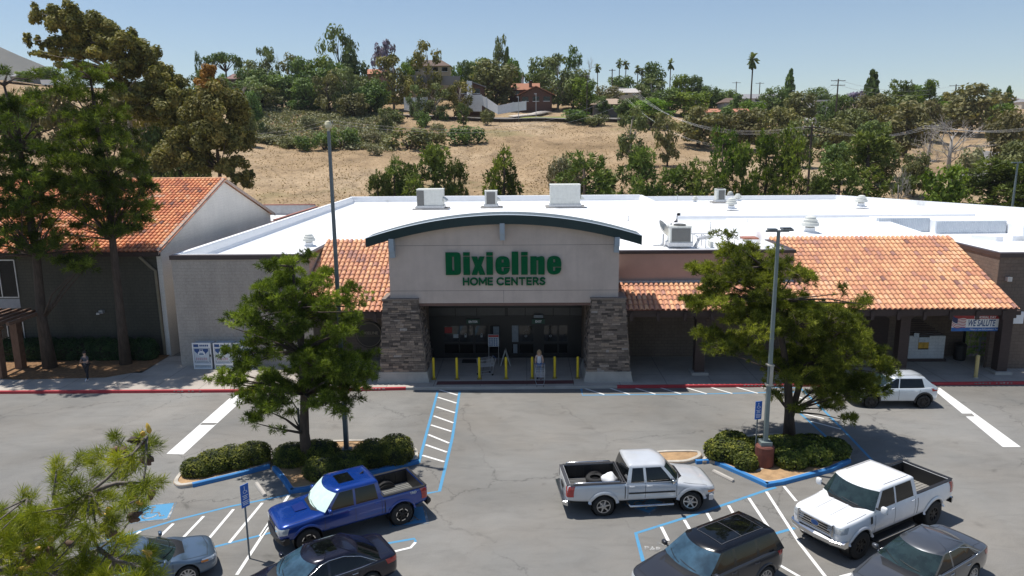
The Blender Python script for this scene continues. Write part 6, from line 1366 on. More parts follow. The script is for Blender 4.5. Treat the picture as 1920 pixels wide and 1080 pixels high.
# ------------------------------------------------------------------ vehicles (each built about its own centre, nose towards +x)
def interp(tab, x):
    if x >= tab[0][0]: return tab[0][1:]
    for a, b in zip(tab, tab[1:]):
        if x >= b[0]:
            t = (a[0]-x)/(a[0]-b[0]); return tuple(p+(q-p)*t for p, q in zip(a[1:], b[1:]))
    return tab[-1][1:]
def evalmods(o):
    dg = bpy.context.evaluated_depsgraph_get(); return bpy.data.meshes.new_from_object(o.evaluated_get(dg))
def tmpobj(me):
    o = bpy.data.objects.new('tmp', me); COL.objects.link(o); return o
class Car:
    def __init__(s, name, label, cat, near_rear, heading, spec):
        """near_rear: ground point under the rear wheel nearest the viewer; heading: direction of travel; side: which side is near"""
        s.sp = spec; sd = spec['side']; hw = spec['hw']; xr = spec['axles'][1]
        ca, sa = cos(heading), sin(heading); lx, ly = xr, (hw-.06)*sd
        c = Vector((near_rear[0]-(lx*ca-ly*sa), near_rear[1]-(lx*sa+ly*ca), 0))
        s.t = thing(name, label, cat, tuple(c), heading); WO[s.t.name] = Vector(); s.hw = hw
    def part(s, mb, name, mt, parent=None, smooth=False):
        return mb.build(name, mt, parent or s.t, smooth, local=True)
    def body(s, tab, pm, bed=None, levels=2, side=.0):
        """tab rows: x, halfwidth, z bottom, z shoulder, z centre top, crown"""
        prof = lambda hw, zb, zs, zt: [(0, zb), (hw*.86, zb), (hw*.955, zb+.07), (hw*.992, zb+(zs-zb)*.33), (hw*1.0, zb+(zs-zb)*.60), (hw*.985, zb+(zs-zb)*.84), (hw*.95, zs-.015), (hw*.915, zs+.012), (hw*.82, zs+(zt-zs)*.45+.01), (hw*.45, zt-.004), (0, zt)]
        vs = []; fs = []; n = 0
        rings = []
        for (x, hw, zb, zs, zt) in tab:
            p = prof(hw, zb, zs, zt); ring = []
            full = [(-y, z) for y, z in p[1:-1]][::-1]; L = [p[0]]+p[1:-1]+[p[-1]]+full   # bottom centre, left side up, top, right side down
            for y, z in L: ring.append(len(vs)); vs.append((x, y, z))
            rings.append(ring)
        for a, b in zip(rings, rings[1:]):
            for k_ in range(len(a)): k2 = (k_+1) % len(a); fs.append((a[k_], a[k2], b[k2], b[k_]))
        for ring, flip in ((rings[0], 1), (rings[-1], 0)):
            x = vs[ring[0]][0]; K = len(ring); zz = sum(vs[i][2] for i in ring)/K
            inner = []
            for i in ring: v = vs[i]; inner.append(len(vs)); vs.append((x, v[1]*.55, zz+(v[2]-zz)*.55))
            for k_ in range(K): k2 = (k_+1) % K; f = (ring[k_], ring[k2], inner[k2], inner[k_]); fs.append(f[::-1] if flip else f)
            fs.append(inner[::-1] if flip else inner)
        me = bpy.data.meshes.new('body'); me.from_pydata(vs, [], fs)
        bm = bmesh.new(); bm.from_mesh(me); bmesh.ops.recalc_face_normals(bm, faces=bm.faces); bm.to_mesh(me); bm.free()
        o = tmpobj(me); m_ = o.modifiers.new('s', 'SUBSURF'); m_.levels = levels; m_.render_levels = levels
        me2 = evalmods(o); o2 = tmpobj(me2); cuts = []
        def cut(cm):
            bm = bmesh.new(); bm.from_mesh(cm); bmesh.ops.recalc_face_normals(bm, faces=bm.faces); bm.to_mesh(cm); bm.free()
            c = tmpobj(cm); q = o2.modifiers.new('b', 'BOOLEAN'); q.operation = 'DIFFERENCE'; q.solver = 'EXACT'; q.object = c; cuts.append(c)
        R = s.sp['arch']
        for x in s.sp['axles']:
            for sg in (1, -1):
                b = MB(); y0, y1 = (s.hw-.42), (s.hw+.3); 
                if sg < 0: y0, y1 = -y1, -y0
                b.lathe([(R, y0), (R, y1)], (x, 0, s.sp['R']+.02), 28, 'y'); cut(b.mesh('c', []))
        if bed:
            x0, x1, zf = bed; b = MB(); b.box(x1, -(s.hw-.17), zf, x0, s.hw-.17, 3.); cut(b.mesh('c', []))
        me3 = evalmods(o2); me3.name = 'body'
        for c in cuts: bpy.data.objects.remove(c)
        bpy.data.objects.remove(o); bpy.data.objects.remove(o2)
        me3.materials.clear(); me3.materials.append(pm)
        me3.polygons.foreach_set('use_smooth', [True]*len(me3.polygons))
        bm = bmesh.new(); bm.from_mesh(me3)
        for e in bm.edges:
            if len(e.link_faces) == 2 and e.calc_face_angle(0) > radians(38): e.smooth = False
        bm.to_mesh(me3); s.bvh = BVHTree.FromBMesh(bm); bm.free()
        s.bo = bpy.data.objects.new('body', me3); COL.objects.link(s.bo); s.bo.parent = s.t; WO[s.bo.name] = Vector()
        # dark wheel wells
        for x in s.sp['axles']:
            for sg in (1, -1):
                b = MB(); y0, y1 = sorted((sg*(s.hw-.425), sg*(s.hw-.05))); b.lathe([(R-.004, y0), (R-.004, y1)], (x, 0, s.sp['R']+.02), 28, 'y', cap=False)
                yy = sg*(s.hw-.415); b.poly([(x+(R-.004)*cos(a), yy, s.sp['R']+.02+(R-.004)*sin(a)) for a in [i*2*pi/24 for i in range(24)]])
                s.part(b, 'wheel_well', M['black'])
        return s.bo
    def decal(s, name, mt, corners, d, n=8, m_=3, off=.006, parent=None, bvh=None, mirror=False, thick=0.):
        bv = bvh or s.bvh; C_ = [Vector(c) for c in corners]; D = Vector(d).normalized()
        for sg in ((1, -1) if mirror else (1,)):
            b = MB(); ok = True; g = []
            for i in range(n+1):
                for j in range(m_+1):
                    p = C_[0].lerp(C_[1], i/n).lerp(C_[3].lerp(C_[2], i/n), j/m_); p = Vector((p.x, p.y*sg, p.z)); dd = Vector((D.x, D.y*sg, D.z))
                    h = bv.ray_cast(p-dd*1.2, dd, 3.)
                    if h[0] is None: g.append(None); continue
                    nn = h[1] if h[1].dot(dd) < 0 else -h[1]; g.append(h[0]+nn*off)
            idx = [b.av(q) if q is not None else None for q in g]
            for i in range(n):
                for j in range(m_):
                    f = [idx[i*(m_+1)+j], idx[(i+1)*(m_+1)+j], idx[(i+1)*(m_+1)+j+1], idx[i*(m_+1)+j+1]]
                    if None not in f and (Vector(b.v[f[0]])-Vector(b.v[f[2]])).length < .9: b.af(f)
            if b.f: o = s.part(b, name, mt, parent, True)
        return o if b.f else None
    def line(s, name, mt, pts, d, w=.012, parent=None, mirror=True, off=.004, bvh=None, n=6):
        for a, b in zip(pts, pts[1:]):
            a, b = Vector(a), Vector(b); D = Vector(d).normalized(); t = (b-a).normalized(); q = t.cross(D).normalized()*w/2
            s.decal(name, mt, [a-q, b-q, b+q, a+q], d, n, 1, off, parent, bvh, mirror)
    def cabin(s, rings, xs, labels, bowf, bowr, pm, screen, rearg=True, crown=.035, sideg=None):
        """rings: (z, halfwidth, xs list front->rear at that height); labels per side column; rows between glass rows are glass"""
        nf = 8; V = []; R_ = []
        for ri, (z, hw, X) in enumerate(rings):
            L = []; k_ = len(X)
            fb = bowf*(1-.3*ri/len(rings)); rb = bowr
            for i in range(nf+1): u = 1-2*i/nf; L.append((X[0]+fb*(1-u*u), hw*u, z+0.0))     # front, from left (+y) to right
            for x in X[1:-1]: L.append((x, -hw, z))
            for i in range(nf+1): u = -1+2*i/nf; L.append((X[-1]-rb*(1-u*u), hw*u, z))      # rear, right to left
            for x in X[1:-1][::-1]: L.append((x, hw, z))
            R_.append([len(V)+i for i in range(len(L))]); V += [Vector(p) for p in L]
        K = len(R_[0]); ns = len(rings[0][2])-1; grow = s.glassrows
        def kind(c):        # column class of segment starting at ring index c
            if c < nf: return 'F'
            c -= nf
            if c < ns: return ('S', c)
            c -= ns
            if c < nf: return 'R'
            c -= nf; return ('S', ns-1-c)
        shell = MB(); parts = {}
        def put(mb, idx): mb.poly([V[i] for i in idx])
        for r in range(len(R_)-1):
            a, b = R_[r], R_[r+1]
            for c in range(K):
                c2 = (c+1) % K; f = [a[c], a[c2], b[c2], b[c]][::-1]; kd = kind(c); tgt = None
                if r in grow:
                    if kd == 'F': tgt = 'windshield'
                    elif kd == 'R' and rearg: tgt = 'rear_window'
                    elif isinstance(kd, tuple) and labels[kd[1]] != 'P':
                        if r in grow[:] and not (labels[kd[1]] == 'H' and r == grow[0]): tgt = ('side_window', kd[1], c < nf+ns)
                if tgt is None: put(shell, f)
                else: put(parts.setdefault(tgt, MB()), f)
        # roof
        prev = R_[-1]; cx = sum(V[i].x for i in prev)/K; z0 = rings[-1][0]
        for sc_, dz in ((.82, .5), (.55, .85), (.28, .98)):
            cur = []
            for i in R_[-1]: v = V[i]; cur.append(len(V)); V.append(Vector((cx+(v.x-cx)*sc_, v.y*sc_, z0+crown*dz)))
            for c in range(K): c2 = (c+1) % K; put(shell, [prev[c], prev[c2], cur[c2], cur[c]][::-1])
            prev = cur
        ci = len(V); V.append(Vector((cx, 0, z0+crown)))
        for c in range(K): put(shell, [prev[c], prev[(c+1) % K], ci][::-1])
        def weld(mb):
            bm = bmesh.new(); me = mb.mesh('w', []); bm.from_mesh(me); bmesh.ops.remove_doubles(bm, verts=bm.verts, dist=1e-4); bmesh.ops.recalc_face_normals(bm, faces=bm.faces)
            for e in bm.edges:
                if len(e.link_faces) == 2 and e.calc_face_angle(0) > radians(45): e.smooth = False
            for f in bm.faces: f.smooth = True
            bm.to_mesh(me); bv = BVHTree.FromBMesh(bm); bm.free(); return me, bv
        me, s.cbvh = weld(shell); me.materials.append(pm); me.name = 'cab_roof'; s.co = bpy.data.objects.new('cab_roof', me); COL.objects.link(s.co); s.co.parent = s.t; WO[s.co.name] = Vector()
        sh2 = MB(); sh2.v = [tuple(v) for v in V]; sh2.f = [tuple(f) for f in []]
        for kd, mb in parts.items():
            nm = kd if isinstance(kd, str) else 'side_window'; me, bv = weld(mb)
            mt = screen if nm == 'windshield' else (M['winglass'] if nm != 'rear_window' or rearg is True else rearg)
            if isinstance(kd, tuple) and sideg: mt = sideg
            me.materials.append(mt); me.name = nm; o = bpy.data.objects.new(nm, me); COL.objects.link(o); o.parent = s.t; WO[o.name] = Vector()
            # rubber/trim edging
            if nm == 'windshield': s.ws = o; s.wsb = bv
            if nm == 'rear_window': s.rwb = bv
        return s.co
    def wheels(s, spokes=6, rimr=.66, mt='alloy', steer=0., tyre_w=.24, style='spoke'):
        R = s.sp['R']; first = None
        b = MB(); w = tyre_w/2
        b.lathe([(R*rimr, -w*.9), (R*.80, -w*1.02), (R*.93, -w*.98), (R*.985, -w*.82), (R, -w*.55), (R, w*.55), (R*.985, w*.82), (R*.93, w*.98), (R*.80, w*1.02), (R*rimr, w*.9)], (0, 0, 0), 30, 'y', cap=False)
        n = 46 if R > .38 else 0
        for i in range(n):
            a = 2*pi*i/n
            for y in (-w*.55, w*.35): b.obox((R*cos(a), y+w*.1, R*sin(a)), .014, w*.62, .03, M=Matrix.Rotation(-a, 3, 'Y'))
        tm = b.mesh('wheel', [M['rubber']], None, True)
        r = R*rimr; b = MB(); b.cm = 1; b.lathe([(r*.98, -w*.5), (r*.98, w*.86)], (0, 0, 0), 26, 'y', cap=False)
        b.poly([(r*.98*cos(a), w*.35, -r*.98*sin(a)) for a in [i*2*pi/24 for i in range(24)]][::-1]); b.cm = 0
        b.lathe([(r*.98, w*.86), (r*1.03, w*.93), (r*.93, w*.93), (r*.9, w*.75)], (0, 0, 0), 26, 'y', cap=False)
        b.lathe([(r*.2, w*.5), (r*.2, w*.86), (r*.1, w*.92), (0.001, w*.92)], (0, 0, 0), 12, 'y')
        for i in range(spokes):
            a = 2*pi*i/spokes; ca, sa = cos(a), sin(a); tx, tz = -sa, ca; h0, h1 = (.12, .09) if style == 'spoke' else (.09, .17)
            for (r0, r1, ww0, ww1, y0, y1) in ((r*.14, r*.93, r*h0, r*h1, w*.82, w*.84),):
                q = [(r0, -ww0, y0), (r1, -ww1, y1), (r1, ww1, y1), (r0, ww0, y0)]; P = [(x*ca+o*tx, y, x*sa+o*tz) for x, o, y in q]; Q = [(x*ca+o*tx, y-w*.3, x*sa+o*tz) for x, o, y in q]
                bb = len(b.v); [b.av(p) for p in P+Q]; b.af([bb, bb+1, bb+2, bb+3][::-1])
                for k_ in range(4): k2 = (k_+1) % 4; b.af([bb+k_, bb+k2, bb+4+k2, bb+4+k_])
        b.lathe([(r*.5, w*.36), (r*.5, w*.4)], (0, 0, 0), 18, 'y')
        rm = b.mesh('rim', [M[mt], M['black']], None, False)
        for ax, x in enumerate(s.sp['axles']):
            for sg in (1, -1):
                o = bpy.data.objects.new('wheel', tm); COL.objects.link(o); o.parent = s.t; o.location = (x, sg*(s.hw-.06-w*.5), R); rz = (0 if sg > 0 else pi)+(steer if ax == 0 else 0); o.rotation_euler = (0, .2*ax, rz)
                q = bpy.data.objects.new('rim', rm); COL.objects.link(q); q.parent = o
    def flare(s, mt, r=.035, a0=-8, a1=188, outy=.0, which=(0, 1), tube=None):
        for ax in which:
            x = s.sp['axles'][ax]
            for sg in (1, -1):
                R = s.sp['arch']; b = MB(); pts = []; n = 18
                for i in range(n+1):
                    a = radians(a0+(a1-a0)*i/n); px, pz = x+(R+.02)*cos(a), s.sp['R']+.02+(R+.02)*sin(a)
                    h = s.bvh.ray_cast(Vector((px, sg*2, pz)), Vector((0, -sg, 0))); y = h[0].y if h[0] is not None and abs(h[0].y) > s.hw-.25 else sg*(s.hw-.03)
                    pts.append((px, y+sg*outy, pz))
                bb = len(b.v)
                for i, p in enumerate(pts):
                    a = radians(a0+(a1-a0)*i/n); c_, s_ = cos(a), sin(a)
                    for dr, dy in ((-.025, -.06), (-.022, .018), (.03, .02), (r*1.6, -.01)): b.av((p[0]+c_*dr, p[1]+sg*dy, p[2]+s_*dr))
                for i in range(n):
                    for k_ in range(3): f = (bb+i*4+k_, bb+(i+1)*4+k_, bb+(i+1)*4+k_+1, bb+i*4+k_+1); b.af(f if sg > 0 else f[::-1])
                s.part(b, 'wheel_arch_trim', mt, None, True)
    def mirror(s, x, z, mt, sz=(.12, .22, .16), arm=.06, mt2=None, hw=None):
        for sg in (1, -1):
            y = sg*((hw or s.hw)+arm+sz[1]/2-.06); b = MB(); ell(b, (0, 0, 0), (1, 1, 1), 12, 8); b.v = [(x+sz[0]*.62*abs(p[0])**.6*(1 if p[0] > 0 else -1), y+sz[1]*.5*abs(p[1])**.55*(1 if p[1] > 0 else -1), z+sz[2]*.5*abs(p[2])**.55*(1 if p[2] > 0 else -1)) for p in b.v]
            for i, v in enumerate(b.v):
                if v[0] < x-.03: b.v[i] = (x-.03, v[1], v[2])
            o = s.part(b, 'wing_mirror', mt, None, True)
            b = MB(); b.tube([(x, sg*((hw or s.hw)-.1), z-.06), (x, y, z-.02)], [.035, .03], 6); s.part(b, 'mirror_arm', M['black'] if mt2 is None else mt2, o)
            b = MB(); b.obox((x-.034, y, z), .006, sz[1]*.9, sz[2]*.85); s.part(b, 'mirror_glass', M['screen'], o)
    def handles(s, pts, mt):
        for (x, z) in pts:
            for sg in (1, -1):
                h = s.bvh.ray_cast(Vector((x, sg*2, z)), Vector((0, -sg, 0)))
                if h[0] is None: continue
                b = MB(); y = h[0].y+sg*.022; b.tube([(x+.10, y-sg*.02, z), (x+.07, y, z+.003), (x-.07, y, z+.006), (x-.10, y-sg*.02, z+.004)], .014, 6); s.part(b, 'door_handle', mt, None, True)
    def wipers(s, z, x, y0s=(-.1, .5)):
        for y0 in y0s:
            b = MB(); pts = []
            for i in range(7):
                t = i/6; p = Vector((x-.05-.10*t, y0-t*.62, z+.05)); h = s.wsb.ray_cast(Vector((p.x+.6, p.y, z+.05+.06*t)), Vector((-1, 0, 0)))
                if h[0] is not None: pts.append(h[0]+Vector((.012, 0, .012)))
            if len(pts) > 2: b.tube(pts, .009, 4); s.part(b, 'wiper', M['black'])
    def plate(s, x, z, d):
        b = MB(); b.obox((x, 0, z), .012, .30, .15); s.part(b, 'number_plate', M['offwhite'])
def lift(tab, dz): return tab
def sidecut(y=1): return (0, -1, 0)
LEFT = (0, -1, 0)       # rays thrown towards the left flank (+y) come from +y
GAP = pmat('panel_gap', (.006, .006, .008), .8)
def pickup(name, label, near, heading, P):
    """P holds the truck's own measures"""
    hw, xf, xr = P['hw'], P['xf'], P['xr']; c = Car(name, label, 'pickup truck', near, heading, dict(side=P['side'], hw=hw, axles=P['axles'], arch=P['arch'], R=P['R']))
    zb, zs, zh, zn = P['zb'], P['zs'], P['zh'], P['zn']   # sill, rail height, hood height at cowl, hood height at nose
    ax = P['axles']; xc = P['cowl']; rd = P.get('round', 1.)
    tab = [(xf, hw*.80, zb+.14, zn-.20, zn-.13), (xf-.05*rd, hw*.90, zb+.06, zn-.09, zn-.03), (xf-.20*rd, hw*.955, zb, zn-.035, zn+.04), (xf-.5, hw*.99, zb, zn-.01, zn+.075), (ax[0], hw, zb, zn+.01, (zn+zh)/2+.06),
           (xc+.25, hw, zb, zh-.045, zh+.045), (xc-.1, hw, zb, zh-.02, zh+.03), (xc-.5, hw, zb, zs-.02, zs+.01), (P['bedx'][0]+.3, hw, zb, zs-.01, zs+.0), (P['bedx'][0]-.2, hw, zb, zs, zs+.0), (ax[1], hw, zb, zs, zs+.0), (xr+.4, hw*.995, zb+.05, zs, zs), (xr+.06, hw*.98, zb+.1, zs, zs), (xr, hw*.955, zb+.15, zs-.02, zs-.02)]
    pm = P['paint']; c.body(tab, pm, bed=(P['bedx'][0], P['bedx'][1], P['bedfloor']))
    sb = {'D': (0, -1, 0)}
    # bed liner
    x0, x1 = P['bedx']; wi = hw-.17; b = MB(); t_ = .012; zf = P['bedfloor']; zt = zs-.005
    b.poly([(x1+t_, -wi+t_, zf+.012), (x0-t_, -wi+t_, zf+.012), (x0-t_, wi-t_, zf+.012), (x1+t_, wi-t_, zf+.012)])
    for i in range(11): y = -wi+.14+i*(2*wi-.28)/10; b.box(x1+.03, y-.03, zf+.013, x0-.03, y+.03, zf+.03, 'b')
    lin = c.part(b, 'bed_floor', P.get('floorm', M['ventgrey']))
    b = MB()
    for (a0, b0, a1, b1) in ((x1+t_, wi-t_, x0-t_, wi-t_), (x0-t_, -wi+t_, x1+t_, -wi+t_), (x0-t_, wi-t_, x0-t_, -wi+t_), (x1+t_, -wi+t_, x1+t_, wi-t_)): b.poly([(a0, b0, zf), (a1, b1, zf), (a1, b1, zt), (a0, b0, zt)])
    for sg in (1, -1):
        yy = sg*(wi-.02); 
        for i in range(6): x = x1+.2+i*(x0-x1-.4)/5; b.obox((x, yy, (zf+zt)/2), .06, .03, zt-zf-.08)
        bb = MB(); ax1 = ax[1]; bb.lathe([(.40, -.0), (.40, .2)], (ax1, sg*(wi-.21) if sg > 0 else -wi+.01, zf-.12), 20, 'y'); c.part(bb, 'bed_wheel_arch', M['black'])
    c.part(b, 'bed_liner', M['black'])
    b = MB(); rw = .17
    for sg in (1, -1): y0, y1 = sorted((sg*(hw*.955), sg*(wi-.0))); b.box(x1-.02, y0, zs-.004, x0+.02, y1, zs+.022)
    b.box(xr+.01, -hw*.90, zs-.004, x1-.021, hw*.90, zs+.024); b.box(x0+.021, -hw*.94, zs-.004, x0+.09, hw*.94, zs+.02)
    c.part(b, 'bed_rail_cap', P.get('railm', M['black']))
    # cab
    zc = zs-.03; zr = P['zr']; F, Rr = P['cabf'], P['cabr']      # (bottom, top) x of front and rear corners
    br = P['cols']                                              # interior side columns (bottom x, top x)
    lv = [(zc, 0.), (zc+.035, .05), ((zc+zr)/2, .5), (zr-.10, .90), (zr-.045, .965), (zr, 1.03), ]
    hb, ht = hw*.955, P['hwt']
    rings = []
    for z, t in lv:
        X = [F[0]+(F[1]-F[0])*t]+[p+(q-p)*t for p, q in br]+[Rr[0]+(Rr[1]-Rr[0])*t]
        h = hb+(ht-hb)*min(t, 1)**1.1
        if z == zr: h -= .055; X[0] -= .10; X[-1] += .05
        rings.append((z, h, X))
    c.glassrows = [1, 2]; c.cabin(rings, None, P['labels'], P.get('bow', .26), .03, P.get('roofpaint', pm), P['screen'], True, .03)
    c.wheels(P.get('spokes', 6), P.get('rimr', .62), P.get('rim', 'alloy'), P.get('steer', 0.), .27, P.get('style', 'spoke'))
    # doors, trim
    D = (0, -1, 0); zl = zb+.06; xs_ = P['doors']
    for x in xs_: c.line('door_gap', GAP, [(x, hw, zl), (x, hw, zs-.04)], D, .014)
    c.line('door_gap', GAP, [(xs_[0], hw, zl), (xs_[-1], hw, zl)], D, .014, n=14)
    c.line('door_gap', GAP, [(P['bedx'][0]+.05, hw, zb+.05), (P['bedx'][0]+.05, hw, zs+.0)], D, .03)
    c.handles([(x+.16, zs-.13) for x in xs_[1:]], P.get('handlem', pm))
    c.mirror(P['mir'][0], P['mir'][1], P.get('mirm', pm), P.get('mirs', (.12, .22, .18)), P.get('mira', .05))
    c.wipers(zh, xc+.35)
    # hood gap and cowl
    c.line('hood_gap', GAP, [(xf-.35, hw*.86, 2), (xc+.35, hw*.88, 2)], (0, 0, -1), .012)
    c.decal('cowl_panel', M['black'], [(F[0]+.02, -hw*.8, 2), (F[0]+.02, hw*.8, 2), (F[0]+P.get('bow', .26)+.06, hw*.45, 2), (F[0]+P.get('bow', .26)+.06, -hw*.45, 2)], (0, 0, -1), 10, 4, .008)
    c.decal('grille', P.get('grillem', M['black']), [(xf+.3, -hw*.52, zb+.32), (xf+.3, hw*.52, zb+.32), (xf+.3, hw*.56, zn-.12), (xf+.3, -hw*.56, zn-.12)], (-1, 0, 0), 12, 4, .012)
    g = c.decal('lower_intake', M['black'], [(xf+.3, -hw*.6, zb+.10), (xf+.3, hw*.6, zb+.10), (xf+.3, hw*.6, zb+.24), (xf+.3, -hw*.6, zb+.24)], (-1, 0, 0), 12, 2, .012)
    c.decal('headlight', M['lampglass'], [(xf+.2, hw*.60, zn-.34), (xf-.16, hw*1.04, zn-.30), (xf-.22, hw*1.04, zn-.10), (xf+.2, hw*.60, zn-.12)], (-1, -.75, 0), 6, 4, .014, mirror=True)
    c.decal('tail_light', M['redlamp'], [(xr-.02, hw*.84, zs-.42), (xr+.20, hw*1.02, zs-.42), (xr+.22, hw*1.02, zs-.03), (xr-.02, hw*.84, zs-.03)], (.8, -.6, 0), 4, 5, .012, mirror=True)
    b = MB(); bz = P['bumpz']; pr = [(xr+.04, .0), (xr-.10, .03), (xr-.14, .08), (xr-.14, .17), (xr-.06, .20), (xr+.04, .20)]
    bb = len(b.v); ysn = [-hw*.97, -hw*.9, -hw*.3, hw*.3, hw*.9, hw*.97]
    for y in ysn:
        for x, z in pr: b.av((x+(.10 if abs(y) > hw*.95 else 0)*(x < xr), y, bz+z))
    for i in range(5):
        for k_ in range(6): k2 = (k_+1) % 6; b.af((bb+i*6+k_, bb+(i+1)*6+k_, bb+(i+1)*6+k2, bb+i*6+k2))
    b.af(range(bb, bb+6)[::-1]); b.af(range(bb+30, bb+36)); c.part(b, 'rear_bumper', P['bumpm'])
    b = MB()
    pr = [(.10, 0.0), (.14, .05), (.14, .17), (.06, .22), (-.1, .22), (-.1, 0)]; ysn = [-hw*1.0, -hw*.92, -hw*.6, 0, hw*.6, hw*.92, hw*1.0]; bb = 0
    for y in ysn:
        bowx = -.18*(abs(y)/hw)**3-.02*(abs(y)/hw)
        for x, z in pr: b.av((xf+x*P.get('fb', 1.)+bowx-.03, y, P['fbz']+z))
    for i in range(6):
        for k_ in range(6): k2 = (k_+1) % 6; b.af((i*6+k_, i*6+k2, (i+1)*6+k2, (i+1)*6+k_))
    b.af(range(6)); b.af(range(36, 42)[::-1]); c.part(b, 'front_bumper', P['fbm'])
    b = MB(); b.box(xr+.2, -hw*.5, .35, xf-.4, hw*.5, zb+.05); c.part(b, 'chassis_frame', M['black'])
    return c
def headfrom(pr, pf): d = Vector(pf)-Vector(pr); return atan2(d.y, d.x)
# --- blue pickup
pr, pf = G(754, 983), G(578, 1034); hB = headfrom(pr, pf)
BLUE = paint('blue_paint', (.004, .040, .25), .3, .25)
P = dict(side=1, hw=.96, xf=2.66, xr=-2.66, axles=(1.72, -1.63), arch=.49, R=.405, zb=.50, zs=1.235, zh=1.20, zn=1.10, cowl=1.15, bedx=(-1.06, -2.54), bedfloor=.72, paint=BLUE, zr=1.86, cabf=(1.14, .60), cabr=(-.93, -.84), hwt=.75,
         cols=[(.98, .49), (.10, .08), (.02, .0), (-.78, -.70)], labels=['P', 'G', 'P', 'G', 'P'], screen=M['shade'], doors=(1.14, .06, -.90), mir=(.96, 1.30), bumpz=.50, bumpm=M['black'], fbz=.46, fbm=M['black'], spokes=6, rimr=.60, rim='alloyd', grillem=M['black'], fb=.9)
c = pickup('pickup_truck', 'bright blue crew cab pickup with a sunshade in its windscreen', pr, hB, P)
c.flare(BLUE, .04, 11, 169, outy=.015)
c.decal('sunroof', M['winglass'], [(.42, -.36, 2.4), (-.12, -.36, 2.4), (-.12, .36, 2.4), (.42, .36, 2.4)], (0, 0, -1), 6, 6, .006, bvh=c.cbvh)
c.decal('hood_scoop', paint('dark_blue_paint', (.012, .035, .22), .35, .35), [(1.55, -.28, 2), (1.95, -.24, 2), (1.95, .24, 2), (1.55, .28, 2)], (0, 0, -1), 4, 4, .03)
b = MB(); b.prismy([(-.42, 1.87), (-.58, 1.87), (-.60, 1.97)], -.02, .02); c.part(b, 'roof_fin', M['black'])
for w in [o for o in c.t.children if o.name.startswith('wheel') and o.children]:
    b = MB(); 
    for i in range(6):
        for s_ in (-.17, .17):
            pass
        a0, a1 = 2*pi*i/6+.2, 2*pi*(i+1)/6-.2; r0, r1 = .205, .235; L = []
        L = [(r1*cos(a0+(a1-a0)*k_/4), .132, r1*sin(a0+(a1-a0)*k_/4)) for k_ in range(5)]+[(r0*cos(a1-(a1-a0)*k_/4), .130, r0*sin(a1-(a1-a0)*k_/4)) for k_ in range(5)]
        b.poly(L)
    o = b.build('rim_accent', M['chrome'], w, local=True)
lettering_side = None
b = MB(); me = textmesh('TRD', .13, .004, 0); b.merge(me, Matrix.Translation((-2.08, .965, 1.10)) @ Matrix.Rotation(pi, 4, 'Z') @ FRONT); c.part(b, 'tailgate_lettering', M['offwhite'])
# --- silver pickup (nose to the right, near side is its right flank)
pr, pf = G(1131, 967), G(1297, 958); hS = headfrom(pr, pf)
SILV = paint('silver_paint', (.60, .62, .64), .15, .3)
P = dict(side=-1, hw=.975, xf=2.80, xr=-2.80, axles=(1.84, -1.44), arch=.47, R=.39, zb=.50, zs=1.235, zh=1.18, zn=1.00, cowl=1.2, bedx=(-.70, -2.64), bedfloor=.70, paint=SILV, zr=1.84, cabf=(1.28, .78), cabr=(-.60, -.46), hwt=.74, round=2.2,
         cols=[(1.12, .66), (.16, .13), (.06, .04), (-.44, -.34)], labels=['P', 'G', 'P', 'G', 'P'], screen=M['screen'], doors=(1.27, .10, -.55), mir=(1.08, 1.30), bumpz=.47, bumpm=M['chrome'], fbz=.44, fbm=SILV, spokes=6, rimr=.64, rim='alloy', fb=.7, steer=-.28, floorm=pmat('grey_bed_mat', (.10, .10, .10), .8), grillem=M['chrome'], railm=pmat('dark_rail', (.05, .05, .055), .5), mirm=M['chrome'])
c = pickup('pickup_truck', 'silver extended cab pickup with tyre and white sack in its bed', pr, hS, P)
c.flare(SILV, .06, 11, 169, outy=.035)
c.line('side_moulding', M['black'], [(1.22, .975, .86), (-.52, .975, .86)], (0, -1, 0), .06, off=.014, n=14)
for sg in (1, -1):
    b = MB(); b.tube([(1.25, sg*.80, .40), (1.15, sg*1.0, .36), (-.45, sg*1.0, .36), (-.55, sg*.80, .40)], .045, 8); c.part(b, 'side_step', M['chrome'], None, True)
    b = MB(); b.tube([(-.8, sg*.88, 1.25), (-.85, sg*.88, 1.31), (-2.5, sg*.88, 1.31), (-2.55, sg*.88, 1.25)], .022, 8); c.part(b, 'bed_rail_bar', M['chrome'], None, True)
b = MB(); b.tube([(-.68, -.85, 1.27), (-.68, .85, 1.27)], .03, 6); c.part(b, 'headboard_bar', M['black'])
c.decal('cab_stop_lamp', M['redlamp'], [(-1.3, -.14, 1.76), (-1.3, .14, 1.76), (-1.3, .14, 1.80), (-1.3, -.14, 1.80)], (1, 0, -.05), 4, 1, .01, bvh=c.cbvh)
c.decal('turn_lamp', M['amber'], [(2.80, .86, .72), (2.58, 1.0, .72), (2.58, 1.0, .80), (2.80, .86, .80)], (-1, -.8, 0), 3, 2, .018, mirror=True)
b = MB(); b.tube([(-2.97, -.5, .92), (-3.0, 0, 1.05), (-2.97, .5, .92)], .02, 6) if 0 else b.box(-2.835, -.18, .82, -2.803, .18, .98); c.part(b, 'tailgate_handle', M['black'])
